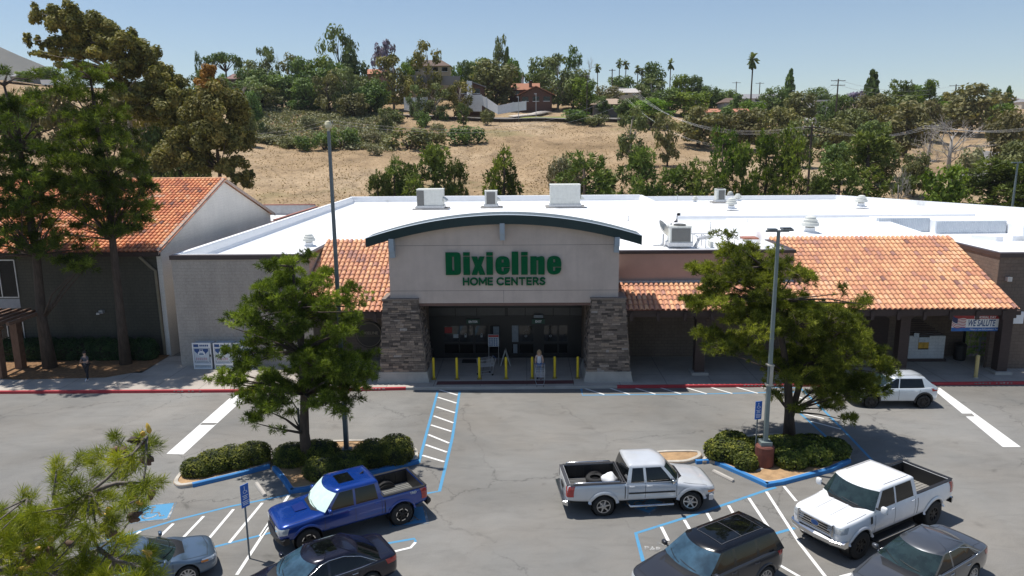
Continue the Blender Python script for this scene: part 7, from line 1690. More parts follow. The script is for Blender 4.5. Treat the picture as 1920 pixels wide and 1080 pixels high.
# load in the bed (own things)
RS = Matrix.Rotation(c.t.rotation_euler.z, 4, 'Z'); RS.translation = c.t.location
q = RS @ Vector((-1.5, .32, .74)); t = thing('spare_tyre', 'black tyre lying flat in the bed of the silver pickup', 'tyre', tuple(q)); b = MB(); b.lathe([(.20, .02), (.33, .0), (.36, .05), (.36, .17), (.33, .22), (.20, .20)], q, 24, cap=False); b.build('tyre_carcass', M['rubber'], t, True); b = MB(); b.lathe([(.2, .1), (.05, .12), (0.001, .12)], q, 16); b.build('tyre_rim', M['alloyd'], t)
q = RS @ Vector((-1.02, -.05, .74)); b = MB(); ell(b, (q.x, q.y, q.z+.22), (.30, .30, .27), 16, 10)
b.v = [tuple(Vector(v)+Vector((v[0]-q.x, v[1]-q.y, v[2]-q.z))*noise.noise(Vector(v)*4.3)*.28) for v in b.v]; o = top_mesh(b, 'white_sack', pmat('sack', (.72, .73, .74), .9, var=.08), 'lumpy white sack behind the cab of the silver pickup', 'sack', tuple(q), smooth=True)
# --- white heavy pickup
pr, pf = G(1745, 986), G(1600, 1051); hW = headfrom(pr, pf)
WHT = paint('white_paint_metal', (.80, .81, .82), .0, .3)
P = dict(side=1, hw=1.02, xf=3.02, xr=-3.15, axles=(2.02, -2.0), arch=.56, R=.47, zb=.62, zs=1.49, zh=1.50, zn=1.38, cowl=1.38, bedx=(-1.02, -2.98), bedfloor=.95, paint=WHT, zr=2.13, cabf=(1.44, .95), cabr=(-.92, -.84), hwt=.82,
         cols=[(1.27, .82), (.30, .27), (.22, .19), (-.74, -.66)], labels=['P', 'G', 'P', 'G', 'P'], screen=M['screen'], doors=(1.36, .30, -.82), mir=(1.30, 1.62), mirs=(.12, .22, .26), mira=.17, mirm=WHT, bumpz=.60, bumpm=M['chrome'], fbz=.60, fbm=M['chrome'], spokes=8, rimr=.56, rim='alloyd', bow=.30, floorm=pmat('pale_bed_floor', (.22, .21, .19), .8, var=.2))
c = pickup('pickup_truck', 'tall white crew cab pickup with chrome grille and black rugged wheels', pr, hW, P)
c.flare(WHT, .05, 13, 167, outy=.03)
zn = 1.38
for k_ in range(4): z = .98+k_*.085; b = MB(); b.box(2.97, -.66, z, 3.065, .66, z+.035); c.part(b, 'grille_bar', M['chrome'])
for sg in (1, -1):
    b = MB(); b.box(2.90, sg*.66-.03, .92, 3.06, sg*.66+.03, 1.30); c.part(b, 'grille_surround', M['chrome'])
    b = MB(); b.box(-.85, sg*.98-.14, .44, 1.4, sg*.98+.14, .49); st_ = c.part(b, 'side_step', M['black']); b = MB(); b.box(-.7, sg*1.1-.0, .495, 1.25, sg*1.1+.015, .50); b.box(-.7, sg*1.125-.004, .45, 1.25, sg*1.125+.004, .485); c.part(b, 'step_trim', M['chrome'], st_)
b = MB(); b.lathe([(.1, 0), (.1, .03)], (3.04, 0, 1.13), 20, 'x'); bm_ = c.part(b, 'grille_badge', M['chrome']); bm_.scale = (1, 1.7, 1)
b = MB(); b.lathe([(.085, 0), (.085, .034)], (3.04, 0, 1.13), 20, 'x'); bb_ = c.part(b, 'badge_oval', M['bluep']); bb_.scale = (1, 1.7, 1)
c.decal('fender_badge', M['black'], [(1.62, 1.02, 1.12), (1.52, 1.02, 1.12), (1.52, 1.02, 1.36), (1.62, 1.02, 1.36)], (0, -1, 0), 2, 4, .012, mirror=True)
c.line('roof_seam', GAP, [(.62, .70, 3), (-.7, .70, 3)], (0, 0, -1), .02, bvh=c.cbvh)
for y in (.28, -.28): c.decal('hood_ridge', WHT, [(2.7, y-.03, 3), (1.8, y-.03, 3), (1.8, y+.03, 3), (2.7, y+.03, 3)], (0, 0, -1), 8, 1, .015)
# --- cars
def sedan(name, label, near, heading, P):
    hw, xf, xr = P['hw'], P['xf'], P['xr']; c = Car(name, label, 'car', near, heading, dict(side=P['side'], hw=hw, axles=P['axles'], arch=P['arch'], R=P['R']))
    zb, zs, zh, zn, zd = P['zb'], P['zs'], P['zh'], P['zn'], P['zd']; ax = P['axles']; xc = P['cowl']; pm = P['paint']; xd = P['deck']
    tab = [(xf, hw*.58, zb+.12, zn-.20, zn-.14), (xf-.07, hw*.76, zb+.04, zn-.10, zn-.04), (xf-.24, hw*.90, zb, zn-.04, zn+.02), (xf-.55, hw*.98, zb, zn, zn+.06), (ax[0], hw, zb, zn+.03, zn+.10), (xc+.3, hw, zb, zh-.05, zh+.03), (xc-.2, hw, zb, zh-.02, zh+.0),
           (0, hw, zb, zs, zs+.0), (xd+.6, hw, zb, zs+.01, zs+.01), (ax[1]+.1, hw*1.0, zb, zs+.02, zs+.02), (xd, hw*.985, zb, zd-.05, zd+.0), (xr+.30, hw*.95, zb+.02, zd-.06, zd), (xr+.08, hw*.86, zb+.06, zd-.08, zd-.02), (xr, hw*.70, zb+.14, zd-.16, zd-.10)]
    c.body(tab, pm)
    zc = zs-.05; zr = P['zr']; F, Rr = P['cabf'], P['cabr']; br = P['cols']; hb, ht = hw*.93, P['hwt']
    lv = [(zc, 0.), (zc+.05, .10), (zc+(zr-zc)*.52, .56), (zr-.085, .90), (zr-.035, .97), (zr, 1.05)]
    rings = []
    for z, t in lv:
        X = [F[0]+(F[1]-F[0])*t]+[p+(q-p)*t for p, q in br]+[Rr[0]+(Rr[1]-Rr[0])*t]; h = hb+(ht-hb)*min(t, 1)**1.25
        if z == zr: h -= .05; X[0] -= .14; X[-1] += .14
        rings.append((z, h, X))
    c.glassrows = [1, 2]; c.cabin(rings, None, P['labels'], P.get('bow', .30), P.get('bowr', .18), P.get('roofpaint', pm), P['screen'], P.get('rearg', True), P.get('crown', .045))
    c.wheels(P.get('spokes', 10), .70, P.get('rim', 'alloy'), 0., .23)
    D = (0, -1, 0); zl = zb+.08; xs_ = P['doors']
    for x, x2 in xs_: c.line('door_gap', GAP, [(x2, hw, zl), (x, hw, zs-.06)], D, .012)
    c.line('door_gap', GAP, [(xs_[0][1], hw, zl), (xs_[-1][1], hw, zl)], D, .012, n=14)
    c.decal('sill_trim', M['black'], [(ax[0]-.45, hw, zb+.005), (ax[1]+.45, hw, zb+.005), (ax[1]+.45, hw, zb+.06), (ax[0]-.45, hw, zb+.06)], D, 12, 1, .006, mirror=True)
    c.handles([(x+.16, zs-.12) for x, _ in xs_[1:]], P.get('handlem', pm)); c.mirror(P['mir'][0], P['mir'][1], pm, (.13, .20, .14), .05); c.wipers(zh, xc+.3)
    c.line('hood_gap', GAP, [(xf-.32, hw*.74, 2), (xc+.35, hw*.86, 2)], (0, 0, -1), .012, n=10)
    c.line('hood_gap', GAP, [(xf-.30, -hw*.74, 2), (xf-.22, 0, 2), (xf-.30, hw*.74, 2)], (0, 0, -1), .012, mirror=False)
    c.decal('cowl_panel', M['black'], [(F[0]+.06, -hw*.72, 2), (F[0]+.06, hw*.72, 2), (F[0]+P.get('bow', .3)+.10, hw*.42, 2), (F[0]+P.get('bow', .3)+.10, -hw*.42, 2)], (0, 0, -1), 10, 4, .006)
    if P.get('trunk', True): c.line('boot_gap', GAP, [(xd+.10, hw*.62, 2), (xr+.28, hw*.66, 2)], (0, 0, -1), .012); c.line('boot_gap', GAP, [(xr+.24, -hw*.66, 2), (xr+.18, 0, 2), (xr+.24, hw*.66, 2)], (0, 0, -1), .012, mirror=False)
    c.decal('grille', M['black'], [(xf+.3, -hw*.40, zb+.16), (xf+.3, hw*.40, zb+.16), (xf+.3, hw*.48, zn-.20), (xf+.3, -hw*.48, zn-.20)], (-1, 0, 0), 10, 4, .01)
    c.decal('headlight', M['lampglass'], [(xf-.02, hw*.52, zn-.20), (xf-.36, hw*.99, zn-.14), (xf-.42, hw*.98, zn-.02), (xf-.06, hw*.55, zn-.09)], (-1, -.9, -.15), 8, 3, .01, mirror=True)
    c.decal('tail_light', M['redlamp'], [(xr+.0, hw*.55, zd-.26), (xr+.36, hw*1.0, zd-.24), (xr+.40, hw*1.0, zd-.09), (xr+.0, hw*.55, zd-.12)], (.8, -.8, 0), 8, 3, .01, mirror=True)
    c.decal('lower_bumper', M['black'], [(xr-.2, -hw*.7, zb+.07), (xr-.2, hw*.7, zb+.07), (xr-.2, hw*.7, zb+.20), (xr-.2, -hw*.7, zb+.20)], (1, 0, 0), 10, 2, .008)
    c.plate(xr-.01, zd-.32, 1); return c
def trim(c, P, mt):      # bright strip round the side glass
    pass
# navy sedan, bottom centre left
NAVY = paint('navy_paint', (.008, .008, .020), .3, .25, .5)
P = dict(side=1, hw=.915, xf=2.42, xr=-2.42, axles=(1.45, -1.42), arch=.385, R=.33, zb=.22, zs=.93, zh=.93, zn=.74, zd=1.0, cowl=.95, deck=-1.75, paint=NAVY, zr=1.42, cabf=(.92, .02), cabr=(-1.95, -1.05), hwt=.63, cols=[(.78, -.10), (-.16, -.20), (-.24, -.27), (-1.05, -.86), (-1.60, -.97)], labels=['P', 'G', 'P', 'G', 'G', 'P'],
         screen=M['screenb'], doors=((1.0, .95), (-.2, -.2), (-1.12, -.95)), mir=(.70, 1.02), handlem=M['chrome'])
pr = G(695, 1110); c = sedan('parked_car', 'navy blue sedan with sunroof parked ahead of the blue pickup', pr, hB+.03, P); NV = c
c.decal('sunroof', M['winglass'], [(-.02, -.36, 2), (-.62, -.36, 2), (-.62, .36, 2), (-.02, .36, 2)], (0, 0, -1), 6, 6, .006, bvh=c.cbvh)
def bright_line(c, pts): 
    for sg in (1, -1): b = MB(); b.tube([(x, y*sg, z) for x, y, z in pts], .012, 5); c.part(b, 'window_trim', M['chrome'], None, True)
bright_line(c, [(.80, .87, .945), (.40, .80, 1.13), (.0, .70, 1.30), (-.25, .665, 1.35), (-.7, .665, 1.345), (-1.2, .73, 1.22), (-1.68, .86, .97), (-1.2, .89, .945), (0, .895, .935), (.80, .875, .94)])
# grey-blue sedan under the near pine (nose right)
LB = paint('pale_blue_paint', (.085, .13, .19), .4, .3)
pf = G(353, 1097); hL = hB+pi-.02
P = dict(side=-1, hw=.89, xf=2.30, xr=-2.32, axles=(1.36, -1.34), arch=.375, R=.325, zb=.21, zs=.95, zh=.95, zn=.76, zd=1.0, cowl=.92, deck=-1.75, paint=LB, zr=1.42, cabf=(.98, .10), cabr=(-1.85, -1.05), hwt=.61, cols=[(.84, -.02), (-.12, -.16), (-.2, -.23), (-1.0, -.86), (-1.5, -.97)], labels=['P', 'G', 'P', 'G', 'G', 'P'],
         screen=M['screen'], doors=((1.0, .95), (-.16, -.16), (-1.08, -.9)), mir=(.78, 1.03))
pr = Vector((pf.x-2.70*cos(hL), pf.y-2.70*sin(hL), 0)); c = sedan('parked_car', 'pale blue sedan half hidden under the near pine branch', pr, hL, P)
c.decal('turn_lamp', M['amber'], [(2.02, .80, .62), (1.86, .9, .64), (1.86, .9, .70), (2.02, .80, .68)], (-1, -.9, 0), 4, 2, .016, mirror=True)
# dark four wheel drive, bottom right of centre
GR = paint('graphite_paint', (.028, .029, .036), .15, .3, .5); GRK = paint('black_roof_paint', (.005, .005, .006), .1, .2, .35)
P = dict(side=1, hw=1.0, xf=2.48, xr=-2.44, axles=(1.50, -1.43), arch=.43, R=.385, zb=.30, zs=1.16, zh=1.16, zn=1.02, zd=1.20, cowl=1.02, deck=-1.9, paint=GR, roofpaint=GRK, zr=1.72, cabf=(1.0, .22), cabr=(-2.28, -2.02), hwt=.70, cols=[(.84, .08), (-.12, -.18), (-.22, -.28), (-1.10, -1.12), (-1.20, -1.22), (-2.02, -1.80)], labels=['P', 'G', 'P', 'G', 'P', 'G', 'P'],
         screen=M['screenb'], doors=((1.02, .95), (-.2, -.2), (-1.18, -1.0)), mir=(.78, 1.26), trunk=False, bowr=.08, crown=.05)
pr = G(1432, 1105); c = sedan('parked_car', 'dark graphite four wheel drive with a black glass roof and bluish windscreen', pr, hW+.02, P)
c.decal('glass_roof', M['winglass'], [(.02, -.50, 3), (-1.75, -.50, 3), (-1.75, .50, 3), (.02, .50, 3)], (0, 0, -1), 10, 6, .006, bvh=c.cbvh)
for L_ in ([(.02, -.50, 3), (-1.75, -.5, 3)], [(-.82, -.5, 3), (-.82, .5, 3)], [(.02, .5, 3), (-1.75, .5, 3)], [(-1.75, -.5, 3), (-1.75, .5, 3)], [(.02, -.5, 3), (.02, .5, 3)]): c.line('roof_seam', pmat('seam_grey', (.12, .12, .13), .4), L_, (0, 0, -1), .012, bvh=c.cbvh, mirror=False, off=.011, n=10)
for sg in (1, -1): c.decal('hood_vent', M['black'], [(1.42, .55*sg, 2), (1.14, .60*sg, 2), (1.14, .67*sg, 2), (1.42, .62*sg, 2)], (0, 0, -1), 4, 2, .008)
c.flare(GR, .03, outy=.01)
# grey sedan, bottom right
GY = paint('steel_grey_paint', (.10, .105, .115), .55, .3)
P = dict(side=1, hw=.93, xf=2.45, xr=-2.45, axles=(1.45, -1.36), arch=.40, R=.345, zb=.22, zs=.96, zh=.97, zn=.80, zd=1.06, cowl=.95, deck=-1.8, paint=GY, zr=1.44, cabf=(.95, -.02), cabr=(-1.98, -1.10), hwt=.64, cols=[(.80, -.14), (-.20, -.24), (-.28, -.31), (-1.15, -.92), (-1.62, -1.02)], labels=['P', 'G', 'P', 'G', 'G', 'P'],
         screen=M['screen'], doors=((1.0, .95), (-.24, -.24), (-1.16, -.98)), mir=(.72, 1.05), handlem=M['chrome'])
pr = G(1820, 1097); c = sedan('parked_car', 'steel grey sedan parked in front of the tall white pickup', pr, hW+.03, P)
bright_line(c, [(-.25, .672, 1.37), (-.8, .672, 1.36), (-1.25, .745, 1.24), (-1.70, .875, 1.01), (-1.2, .90, .985), (0, .905, .965), (.80, .89, .965)])
# white crossover by the kerb
CW = paint('white_crossover_paint', (.62, .66, .69), .15, .3)
P = dict(side=1, hw=.885, xf=2.24, xr=-2.10, axles=(1.30, -1.32), arch=.40, R=.335, zb=.30, zs=1.02, zh=1.04, zn=.92, zd=1.12, cowl=1.0, deck=-1.72, paint=CW, zr=1.57, cabf=(1.15, .05), cabr=(-2.05, -1.35), hwt=.64, cols=[(1.0, -.06), (.0, -.10), (-.06, -.14), (-1.35, -1.22)], labels=['P', 'G', 'P', 'G', 'P'],
         screen=M['screen'], doors=((1.0, .98), (-.04, -.04), (-1.1, -.95)), mir=(.84, 1.12), trunk=False, bowr=.10, rim='alloyd')
pr = G(1730, 764.5); c = sedan('parked_car', 'white compact crossover waiting by the red kerb behind the right pine', pr, pi-.005, P)
c.flare(M['black'], .05, outy=.006)
for sg in (1, -1): b = MB(); b.tube([(.05, .56*sg, 1.60), (-.1, .56*sg, 1.645), (-1.2, .56*sg, 1.65), (-1.35, .56*sg, 1.61)], .014, 6); c.part(b, 'roof_rail', M['blackm'], None, True)
# distant vehicles on the hill
def farcar(u, v, Y, L, col, name, label, cat, rz, truck=False):
    p = A(u, v, Y); z = terr(p.x, Y); t = thing(name, label, cat, (p.x, Y, z), rz); WO[t.name] = Vector(); b = MB()
    if truck: prof = [(-L/2, .45), (L/2, .45), (L/2, 1.15), (L*.26, 1.35), (L*.16, 2.15), (-L*.02, 2.15), (-L*.05, 1.3), (-L/2, 1.3)]
    else: prof = [(-L/2, .3), (L/2, .3), (L/2, .75), (L*.24, .95), (L*.1, 1.45), (-L*.28, 1.45), (-L*.42, 1.0), (-L/2, .95)]
    b.prismy(prof, -.9, .9); b.build('body', col, t, local=True)
    if truck: g = MB(); g.box(-L/2-.1, -1.05, 1.25, -L*.06, 1.05, 2.1); g.build('load_box', M['white'], t, local=True); pr_ = [(L*.235, 1.45), (L*.15, 2.05), (L*.07, 2.05), (L*.07, 1.45)]
    else: pr_ = [(L*.2, .98), (L*.08, 1.38), (-L*.27, 1.38), (-L*.36, 1.02)]
    g = MB(); g.prismy(pr_, -.905, .905); g.build('windows', M['winglass'], t, local=True)
    for x in (-L*.3, L*.32):
        for y in (-.82, .82): g = MB(); g.lathe([(.34, -.1), (.34, .1)], (x, y, .34), 12, 'y'); g.build('wheel', M['rubber'], t, local=True)
farcar(100, 156, 232, 6.4, WHT, 'work_truck', 'white work truck with a load box parked on the far left ridge', 'truck', 0, True)
farcar(566, 196, 238, 4.6, pmat('far_silver', (.45, .47, .5), .4, .3), 'distant_car', 'silver car on the upper hill road among the trees', 'car', 0)
GS = 'trees on the hill behind the store'
TR = [
 # row just behind the store
 (708, 322, 42, 98, 'pinem', 'at the left end of the row behind the roof'), (738, 296, 46, 99, 'pinem', 'second from the left behind the roof, left of the long roof unit'), (762, 306, 40, 103, 'pinem', 'crowded between two taller pines behind the long roof unit'), (818, 272, 84, 99, 'pinem', 'tallest of the clump directly behind the long roof unit'), (852, 300, 42, 101, 'pinem', 'at the right side of the clump behind the long roof unit'),
 (945, 278, 58, 99, 'pined', 'standing alone behind the narrow roof unit'), (1098, 288, 90, 98, 'pinem', 'spreading behind the tall cream roof unit'), (1205, 276, 66, 99, 'pinem', 'behind the corner where the roof steps back'), (1262, 312, 64, 103, 'pinem', 'low in the row left of the far condenser'), (1312, 300, 66, 100, 'pinem', 'behind the lone small vent on the back roof'),
 (1358, 242, 50, 104, 'pined', 'right behind the far condenser'), (1398, 268, 44, 101, 'pined', 'right of the far condenser in the dark row'), (1440, 248, 52, 106, 'pined', 'in the thick of the dark row behind the right roof'), (1488, 238, 54, 103, 'pined', 'tallest in the dark row behind the right roof'), (1575, 306, 70, 100, 'pinem', 'low and bushy left of the tiered vent by the far parapet'), (1632, 246, 84, 108, 'pinem', 'wide and yellowish behind the far right parapet'),
 (1532, 300, 40, 118, 'bush', 'in the gap of the dark pine row'),
 (1690, 296, 60, 101, 'bare', 'just left of the bright green tree'), (1772, 308, 96, 97, 'lime', 'glowing beside the leafless tree on the right'), (1790, 214, 150, 135, 'bare', 'spreading high behind the bright green tree'), (1745, 240, 80, 140, 'bare', 'thin and pale above the bright green tree'), (1862, 296, 110, 106, 'pinem', 'broad and dull left of the far light pole'), (1925, 300, 100, 104, 'pined', 'at the right edge behind the far light pole'),
 # field trees
 (1184, 212, 64, 150, 'euc', 'alone on the dry field'), (1254, 222, 56, 150, 'rustE', 'at the right side of the dry field'), (1312, 198, 96, 180, 'rust', 'where the field meets the woods'), (1355, 212, 60, 185, 'rust', 'lower at the wood edge above the dark pines'), (1408, 205, 90, 180, 'rust', 'in the middle of the brown wood'), (1462, 200, 84, 170, 'rust', 'left of the near utility pole'), (1500, 222, 70, 150, 'olive', 'below the near utility pole'), (1560, 222, 84, 165, 'olive', 'right of the near utility pole'), (1600, 205, 80, 185, 'olive', 'pale and feathery above the yellow field patch'), (1640, 226, 70, 170, 'mid', 'pale green left of the broad rusty dome'),
 (1706, 190, 110, 190, 'rust', 'forming a broad dome beside the second pole'), (1655, 205, 60, 200, 'eucb', 'left shoulder of the broad rusty dome'), (1575, 268, 70, 130, 'mid', 'beneath the wires at the yellow patch'), (1660, 262, 80, 128, 'olive', 'below the broad rusty dome'), (1720, 285, 60, 120, 'olive', 'behind the leafless trees'), (1900, 205, 90, 150, 'rust', 'at the far right edge above the road'), (1915, 265, 90, 125, 'olive', 'low at the right edge beyond the road'), (1830, 250, 60, 140, 'greyscrubx', ''),
 # right skyline
 (1830, 156, 96, 240, 'rust', 'big dark dome on the right skyline'), (1892, 171, 18, 260, 'cone', 'small one near the right edge of the skyline'), (1866, 166, 24, 330, 'oak', 'small and distant right of the skyline dome'), (1482, 137, 17, 300, 'cone', 'greyish one between the tall palm and the skyline pole'), (1637, 141, 26, 270, 'cone', 'dark one right of the skyline pole'), (1690, 151, 44, 260, 'pined', 'on the skyline right of the dark conifer'), (1748, 150, 34, 262, 'pined', 'on the skyline left of the big dome'), (1718, 160, 50, 275, 'mid', 'between the two skyline pines'), (1452, 162, 44, 265, 'mid', 'left of the greyish skyline conifer'), (1505, 170, 60, 240, 'olive', 'below the greyish skyline conifer'), (1535, 165, 42, 275, 'mid', 'left of the long white roof'), (1580, 178, 50, 245, 'oak', 'below the right end of the long white roof'), (1550, 190, 34, 225, 'oak', 'under the middle of the long white roof'),
 (1610, 178, 40, 250, 'lilac', 'small and pale right of the long white roof'), (1640, 178, 60, 240, 'rust', 'below the dark skyline conifer'), (1775, 190, 56, 250, 'lime', 'below the left side of the skyline dome'), (1790, 175, 40, 265, 'eucb', 'left edge of the skyline dome'), (1765, 178, 40, 290, 'oak', 'distant between pine and dome'), (1880, 195, 50, 250, 'lime', 'under the small conifer at right'), (1560, 176, 30, 300, 'oak', 'far behind the skyline pole'), (1690, 178, 70, 235, 'olive', 'under the skyline pines'), (1750, 186, 40, 225, 'rust', 'small beside the broad rusty dome'),
 (1410, 190, 50, 230, 'lime', 'at the foot of the tall palm'), (1355, 168, 50, 268, 'mid', 'left of the tan gabled house'), (1385, 175, 40, 240, 'oak', 'before the tan gabled house'), (1332, 160, 34, 262, 'oak', 'small one between two roofs left of the tall palm'), (1305, 143, 32, 270, 'oak', 'right of the shorter bright skyline tree'), (1278, 139, 34, 268, 'lime', 'right of the thick palm'), (1225, 116, 46, 275, 'oak', 'rounded one left of the thick palm'), (1250, 165, 60, 240, 'mid', 'under the thick palm'), (1222, 152, 50, 250, 'euc', 'soft and pale under the rounded dark tree'), (1300, 172, 60, 235, 'lime', 'low right of the thick palm'), (1360, 200, 70, 205, 'oak', 'in the hollow below the gabled house'), (1420, 212, 60, 195, 'lime', 'below the tall palm foot'),
 (1180, 185, 50, 225, 'oak', 'right of the low tan roof house'), (1165, 142, 46, 265, 'oak', 'below the pair of small palms'), (1140, 160, 50, 245, 'rust', 'above the low tan roof'), (1205, 160, 40, 262, 'mid', 'beneath the clump palm'), (1190, 200, 50, 212, 'bushg', 'dense one by the hill road corner'), (1222, 185, 70, 215, 'lime', 'behind the short bushy palms'), (1128, 180, 30, 232, 'oak', 'left corner of the low tan roof'), (1105, 172, 34, 238, 'lime', 'yellowish one left of the low tan roof'), (1090, 195, 60, 222, 'bushg', 'on the verge below the brown house drive'), (1120, 205, 40, 216, 'bush', 'right on the hill verge'),
 # middle skyline
 (1015, 106, 52, 272, 'mid', 'behind the brown house roof at left'), (1046, 112, 60, 245, 'euc', 'tall by the brown house gable'), (1080, 98, 30, 270, 'tall', 'on the skyline above the wires'), (1104, 105, 30, 268, 'bare', 'beside the ragged skyline tree'), (1075, 130, 60, 250, 'olive', 'between the brown house and wires'), (1095, 145, 46, 240, 'lime', 'where the wires leave the hill'),
 (935, 80, 30, 262, 'tallE', 'highest point of the middle skyline'), (950, 97, 14, 275, 'cone', 'slim one right of the middle skyline peak'), (905, 108, 50, 266, 'mid', 'left of the middle skyline peak'), (930, 112, 84, 248, 'olive', 'broad one left of the brown house'), (962, 112, 30, 268, 'lime', 'small one behind the white box house'), (871, 113, 28, 262, 'oak', 'round one left of the bright middle tree'), (856, 124, 22, 258, 'lime', 'small one beside the beige house'), (892, 115, 30, 272, 'mid', 'behind the white chimney house'),
 (802, 90, 50, 250, 'eucb', 'in front of the beige two storey house'), (762, 116, 30, 262, 'lime', 'vivid one left of the beige house'), (724, 87, 44, 266, 'lilac', 'on the skyline left of the beige house'), (735, 112, 60, 245, 'eucb', 'spreading below the lilac tree'), (770, 110, 18, 285, 'oak', 'tiny one behind the vivid tree'),
 (632, 67, 56, 255, 'tallE', 'towering over the left middle skyline'), (600, 104, 56, 250, 'lime', 'left of the towering ragged tree'), (665, 110, 50, 255, 'oak', 'right of the towering ragged tree'), (565, 110, 54, 252, 'mid', 'two left of the towering tree'), (612, 138, 54, 228, 'rustE', 'dark one below the towering tree'), (646, 134, 44, 226, 'euc', 'pale trunked one below the towering tree'), (680, 140, 56, 236, 'olive', 'left of the red tiled low roof'), (706, 150, 44, 230, 'mid', 'below the red tiled low roof'), (520, 98, 12, 262, 'bare', 'thin one on the left middle skyline'), (497, 96, 34, 258, 'tallE', 'left of the thin leafless skyline tree'), (478, 112, 46, 255, 'olive', 'above the left hill road bend'), (545, 112, 44, 256, 'rustE', 'between thin leafless tree and green tree'), (525, 140, 64, 238, 'mid', 'over the left end of the hill road'), (462, 128, 44, 246, 'oak', 'right of the umbrella pine'), (572, 146, 56, 234, 'mid', 'over the silver car on the hill road'), (555, 178, 34, 232, 'bushg', 'beside the silver car on the hill road'), (490, 160, 60, 225, 'olive', 'lower left of the hill road'), (660, 175, 50, 220, 'rust', 'dark one by the hill road guard rail'),
 (420, 94, 64, 262, 'umb', 'large one on the left skyline'), (447, 106, 18, 266, 'umb', 'small one right of its large twin'), (372, 105, 12, 260, 'tall', 'thin one left of the umbrella pine'), (374, 132, 36, 250, 'oak', 'under the thin ragged tree at left'), (415, 138, 22, 245, 'lime', 'small one below the umbrella pine'), (92, 126, 44, 245, 'lime', 'behind the white work truck'), (45, 133, 30, 240, 'lime', 'left of the white work truck'), (122, 150, 26, 225, 'bushg', 'right of the white work truck'),
 # left slope
 (60, 160, 90, 150, 'rust', 'behind the left edge pine'), (110, 165, 80, 140, 'rust', 'behind and between the two left pines'), (275, 200, 60, 120, 'eucb', 'below the big leaning eucalyptus'), (320, 175, 70, 150, 'eucb', 'right under the leaning eucalyptus crown'), (350, 185, 60, 170, 'rustE', 'left of the orange topped tree'), (290, 240, 70, 110, 'oak', 'dark one just above the orange roof ridge'), (340, 245, 60, 108, 'mid', 'above the orange roof ridge end'), (240, 240, 50, 112, 'olive', 'behind the second pine by the roof ridge'), (470, 170, 50, 190, 'mid', 'right of the orange topped tree'), (462, 205, 40, 170, 'olive', 'low right of the orange topped tree'), (300, 265, 50, 100, 'bush', 'low on the slope above the ridge tiles'), (370, 270, 60, 102, 'olive', 'between ridge tiles and the orange topped tree'), (20, 180, 70, 130, 'oak', 'behind the left edge pine crown'), (180, 200, 60, 140, 'olive', 'behind the narrow left pine'),
 (262, 190, 70, 160, 'eucb', 'deep in the slope behind the leaning eucalyptus'), (345, 160, 60, 200, 'mid', 'high on the left slope behind the leaning crown'), (225, 170, 60, 180, 'rust', 'under the left side of the leaning crown'), (300, 215, 60, 128, 'rustE', 'thick growth between leaning eucalyptus and ridge'), (455, 150, 60, 215, 'euc', 'where the left slope meets the hill road'), (500, 130, 60, 240, 'oak', 'in the left middle wood'), (585, 128, 60, 242, 'oak', 'in the wood left of the towering tree'), (630, 120, 60, 244, 'mid', 'in the wood around the towering tree'), (690, 160, 60, 228, 'oak', 'in the wood above the guard rail end'),
 # bushes on the slope
 (640, 225, 66, 178, 'bushg', 'beside the tall light pole head'), (606, 238, 50, 176, 'bushg', 'left of the light pole head'), (572, 243, 44, 174, 'bushg', 'at the left top of the dry field'), (538, 250, 36, 176, 'bush', 'leftmost on the dry field edge'), (765, 224, 96, 180, 'bush', 'largest on the field top under the white walls'), (815, 236, 50, 182, 'bush', 'small one right of the largest field bush'), (872, 220, 76, 184, 'bushg', 'dark one below the white chimney house'), (868, 198, 26, 212, 'tall', 'dark one at the hill rail below the white house'), (722, 205, 34, 200, 'euc', 'small one left of the hill rail'), (778, 165, 26, 222, 'euc', 'growing against the left white wall'), (815, 165, 50, 224, 'euc', 'between the two white walls'), (862, 158, 40, 226, 'eucb', 'in front of the white chimney house'), (833, 202, 16, 222, 'bushg', 'small clipped one on the bank between white walls'), (912, 198, 22, 216, 'bush', 'by the foot of the sloping white fence'), (745, 195, 40, 215, 'bush', 'left of the left white wall'), (790, 196, 34, 210, 'bushg', 'in front of the left white wall'),
 (1066, 268, 62, 128, 'bushs', 'in the middle of the lower dry field'), (1045, 280, 40, 126, 'bushs', 'left of its larger twin on the field'), (1140, 290, 60, 116, 'bushs', 'right side of the lower dry field'), (1060, 258, 16, 132, 'bush', 'tiny one on the mid field'), (700, 262, 30, 170, 'bushs', 'between two green field bushes'), (695, 240, 40, 185, 'bushs', 'above the pale field bush'), (520, 225, 50, 190, 'bushs', 'on the scrubby left bank'), (500, 245, 60, 180, 'bushs', 'lower on the scrubby left bank'), (575, 205, 40, 205, 'bushs', 'below the silver car on the hill'), (820, 222, 30, 195, 'bushs', 'purple grey one by the hill rail'),
]
for i, (u, vt, w, Y, kd, wh) in enumerate(TR):
    if kd == 'greyscrubx': kd, wh = 'bushs', 'above the road at the far right'
    bgtree(u, vt, w, Y, kd, wh)
for (u, vt, Y, wh) in ((1413, 97, 250, 'tallest and alone near the right'), (1258, 109, 262, 'thick headed one left of the tallest'), (1162, 109, 285, 'left of the close skyline pair'), (1174, 111, 287, 'right of the close skyline pair'), (1121, 119, 285, 'small one above the wires'), (1196, 121, 275, 'left of the shaggy skyline pair'), (1204, 126, 277, 'right of the shaggy skyline pair')):
    bgtree(u, vt, 20, Y, 'palm', wh)
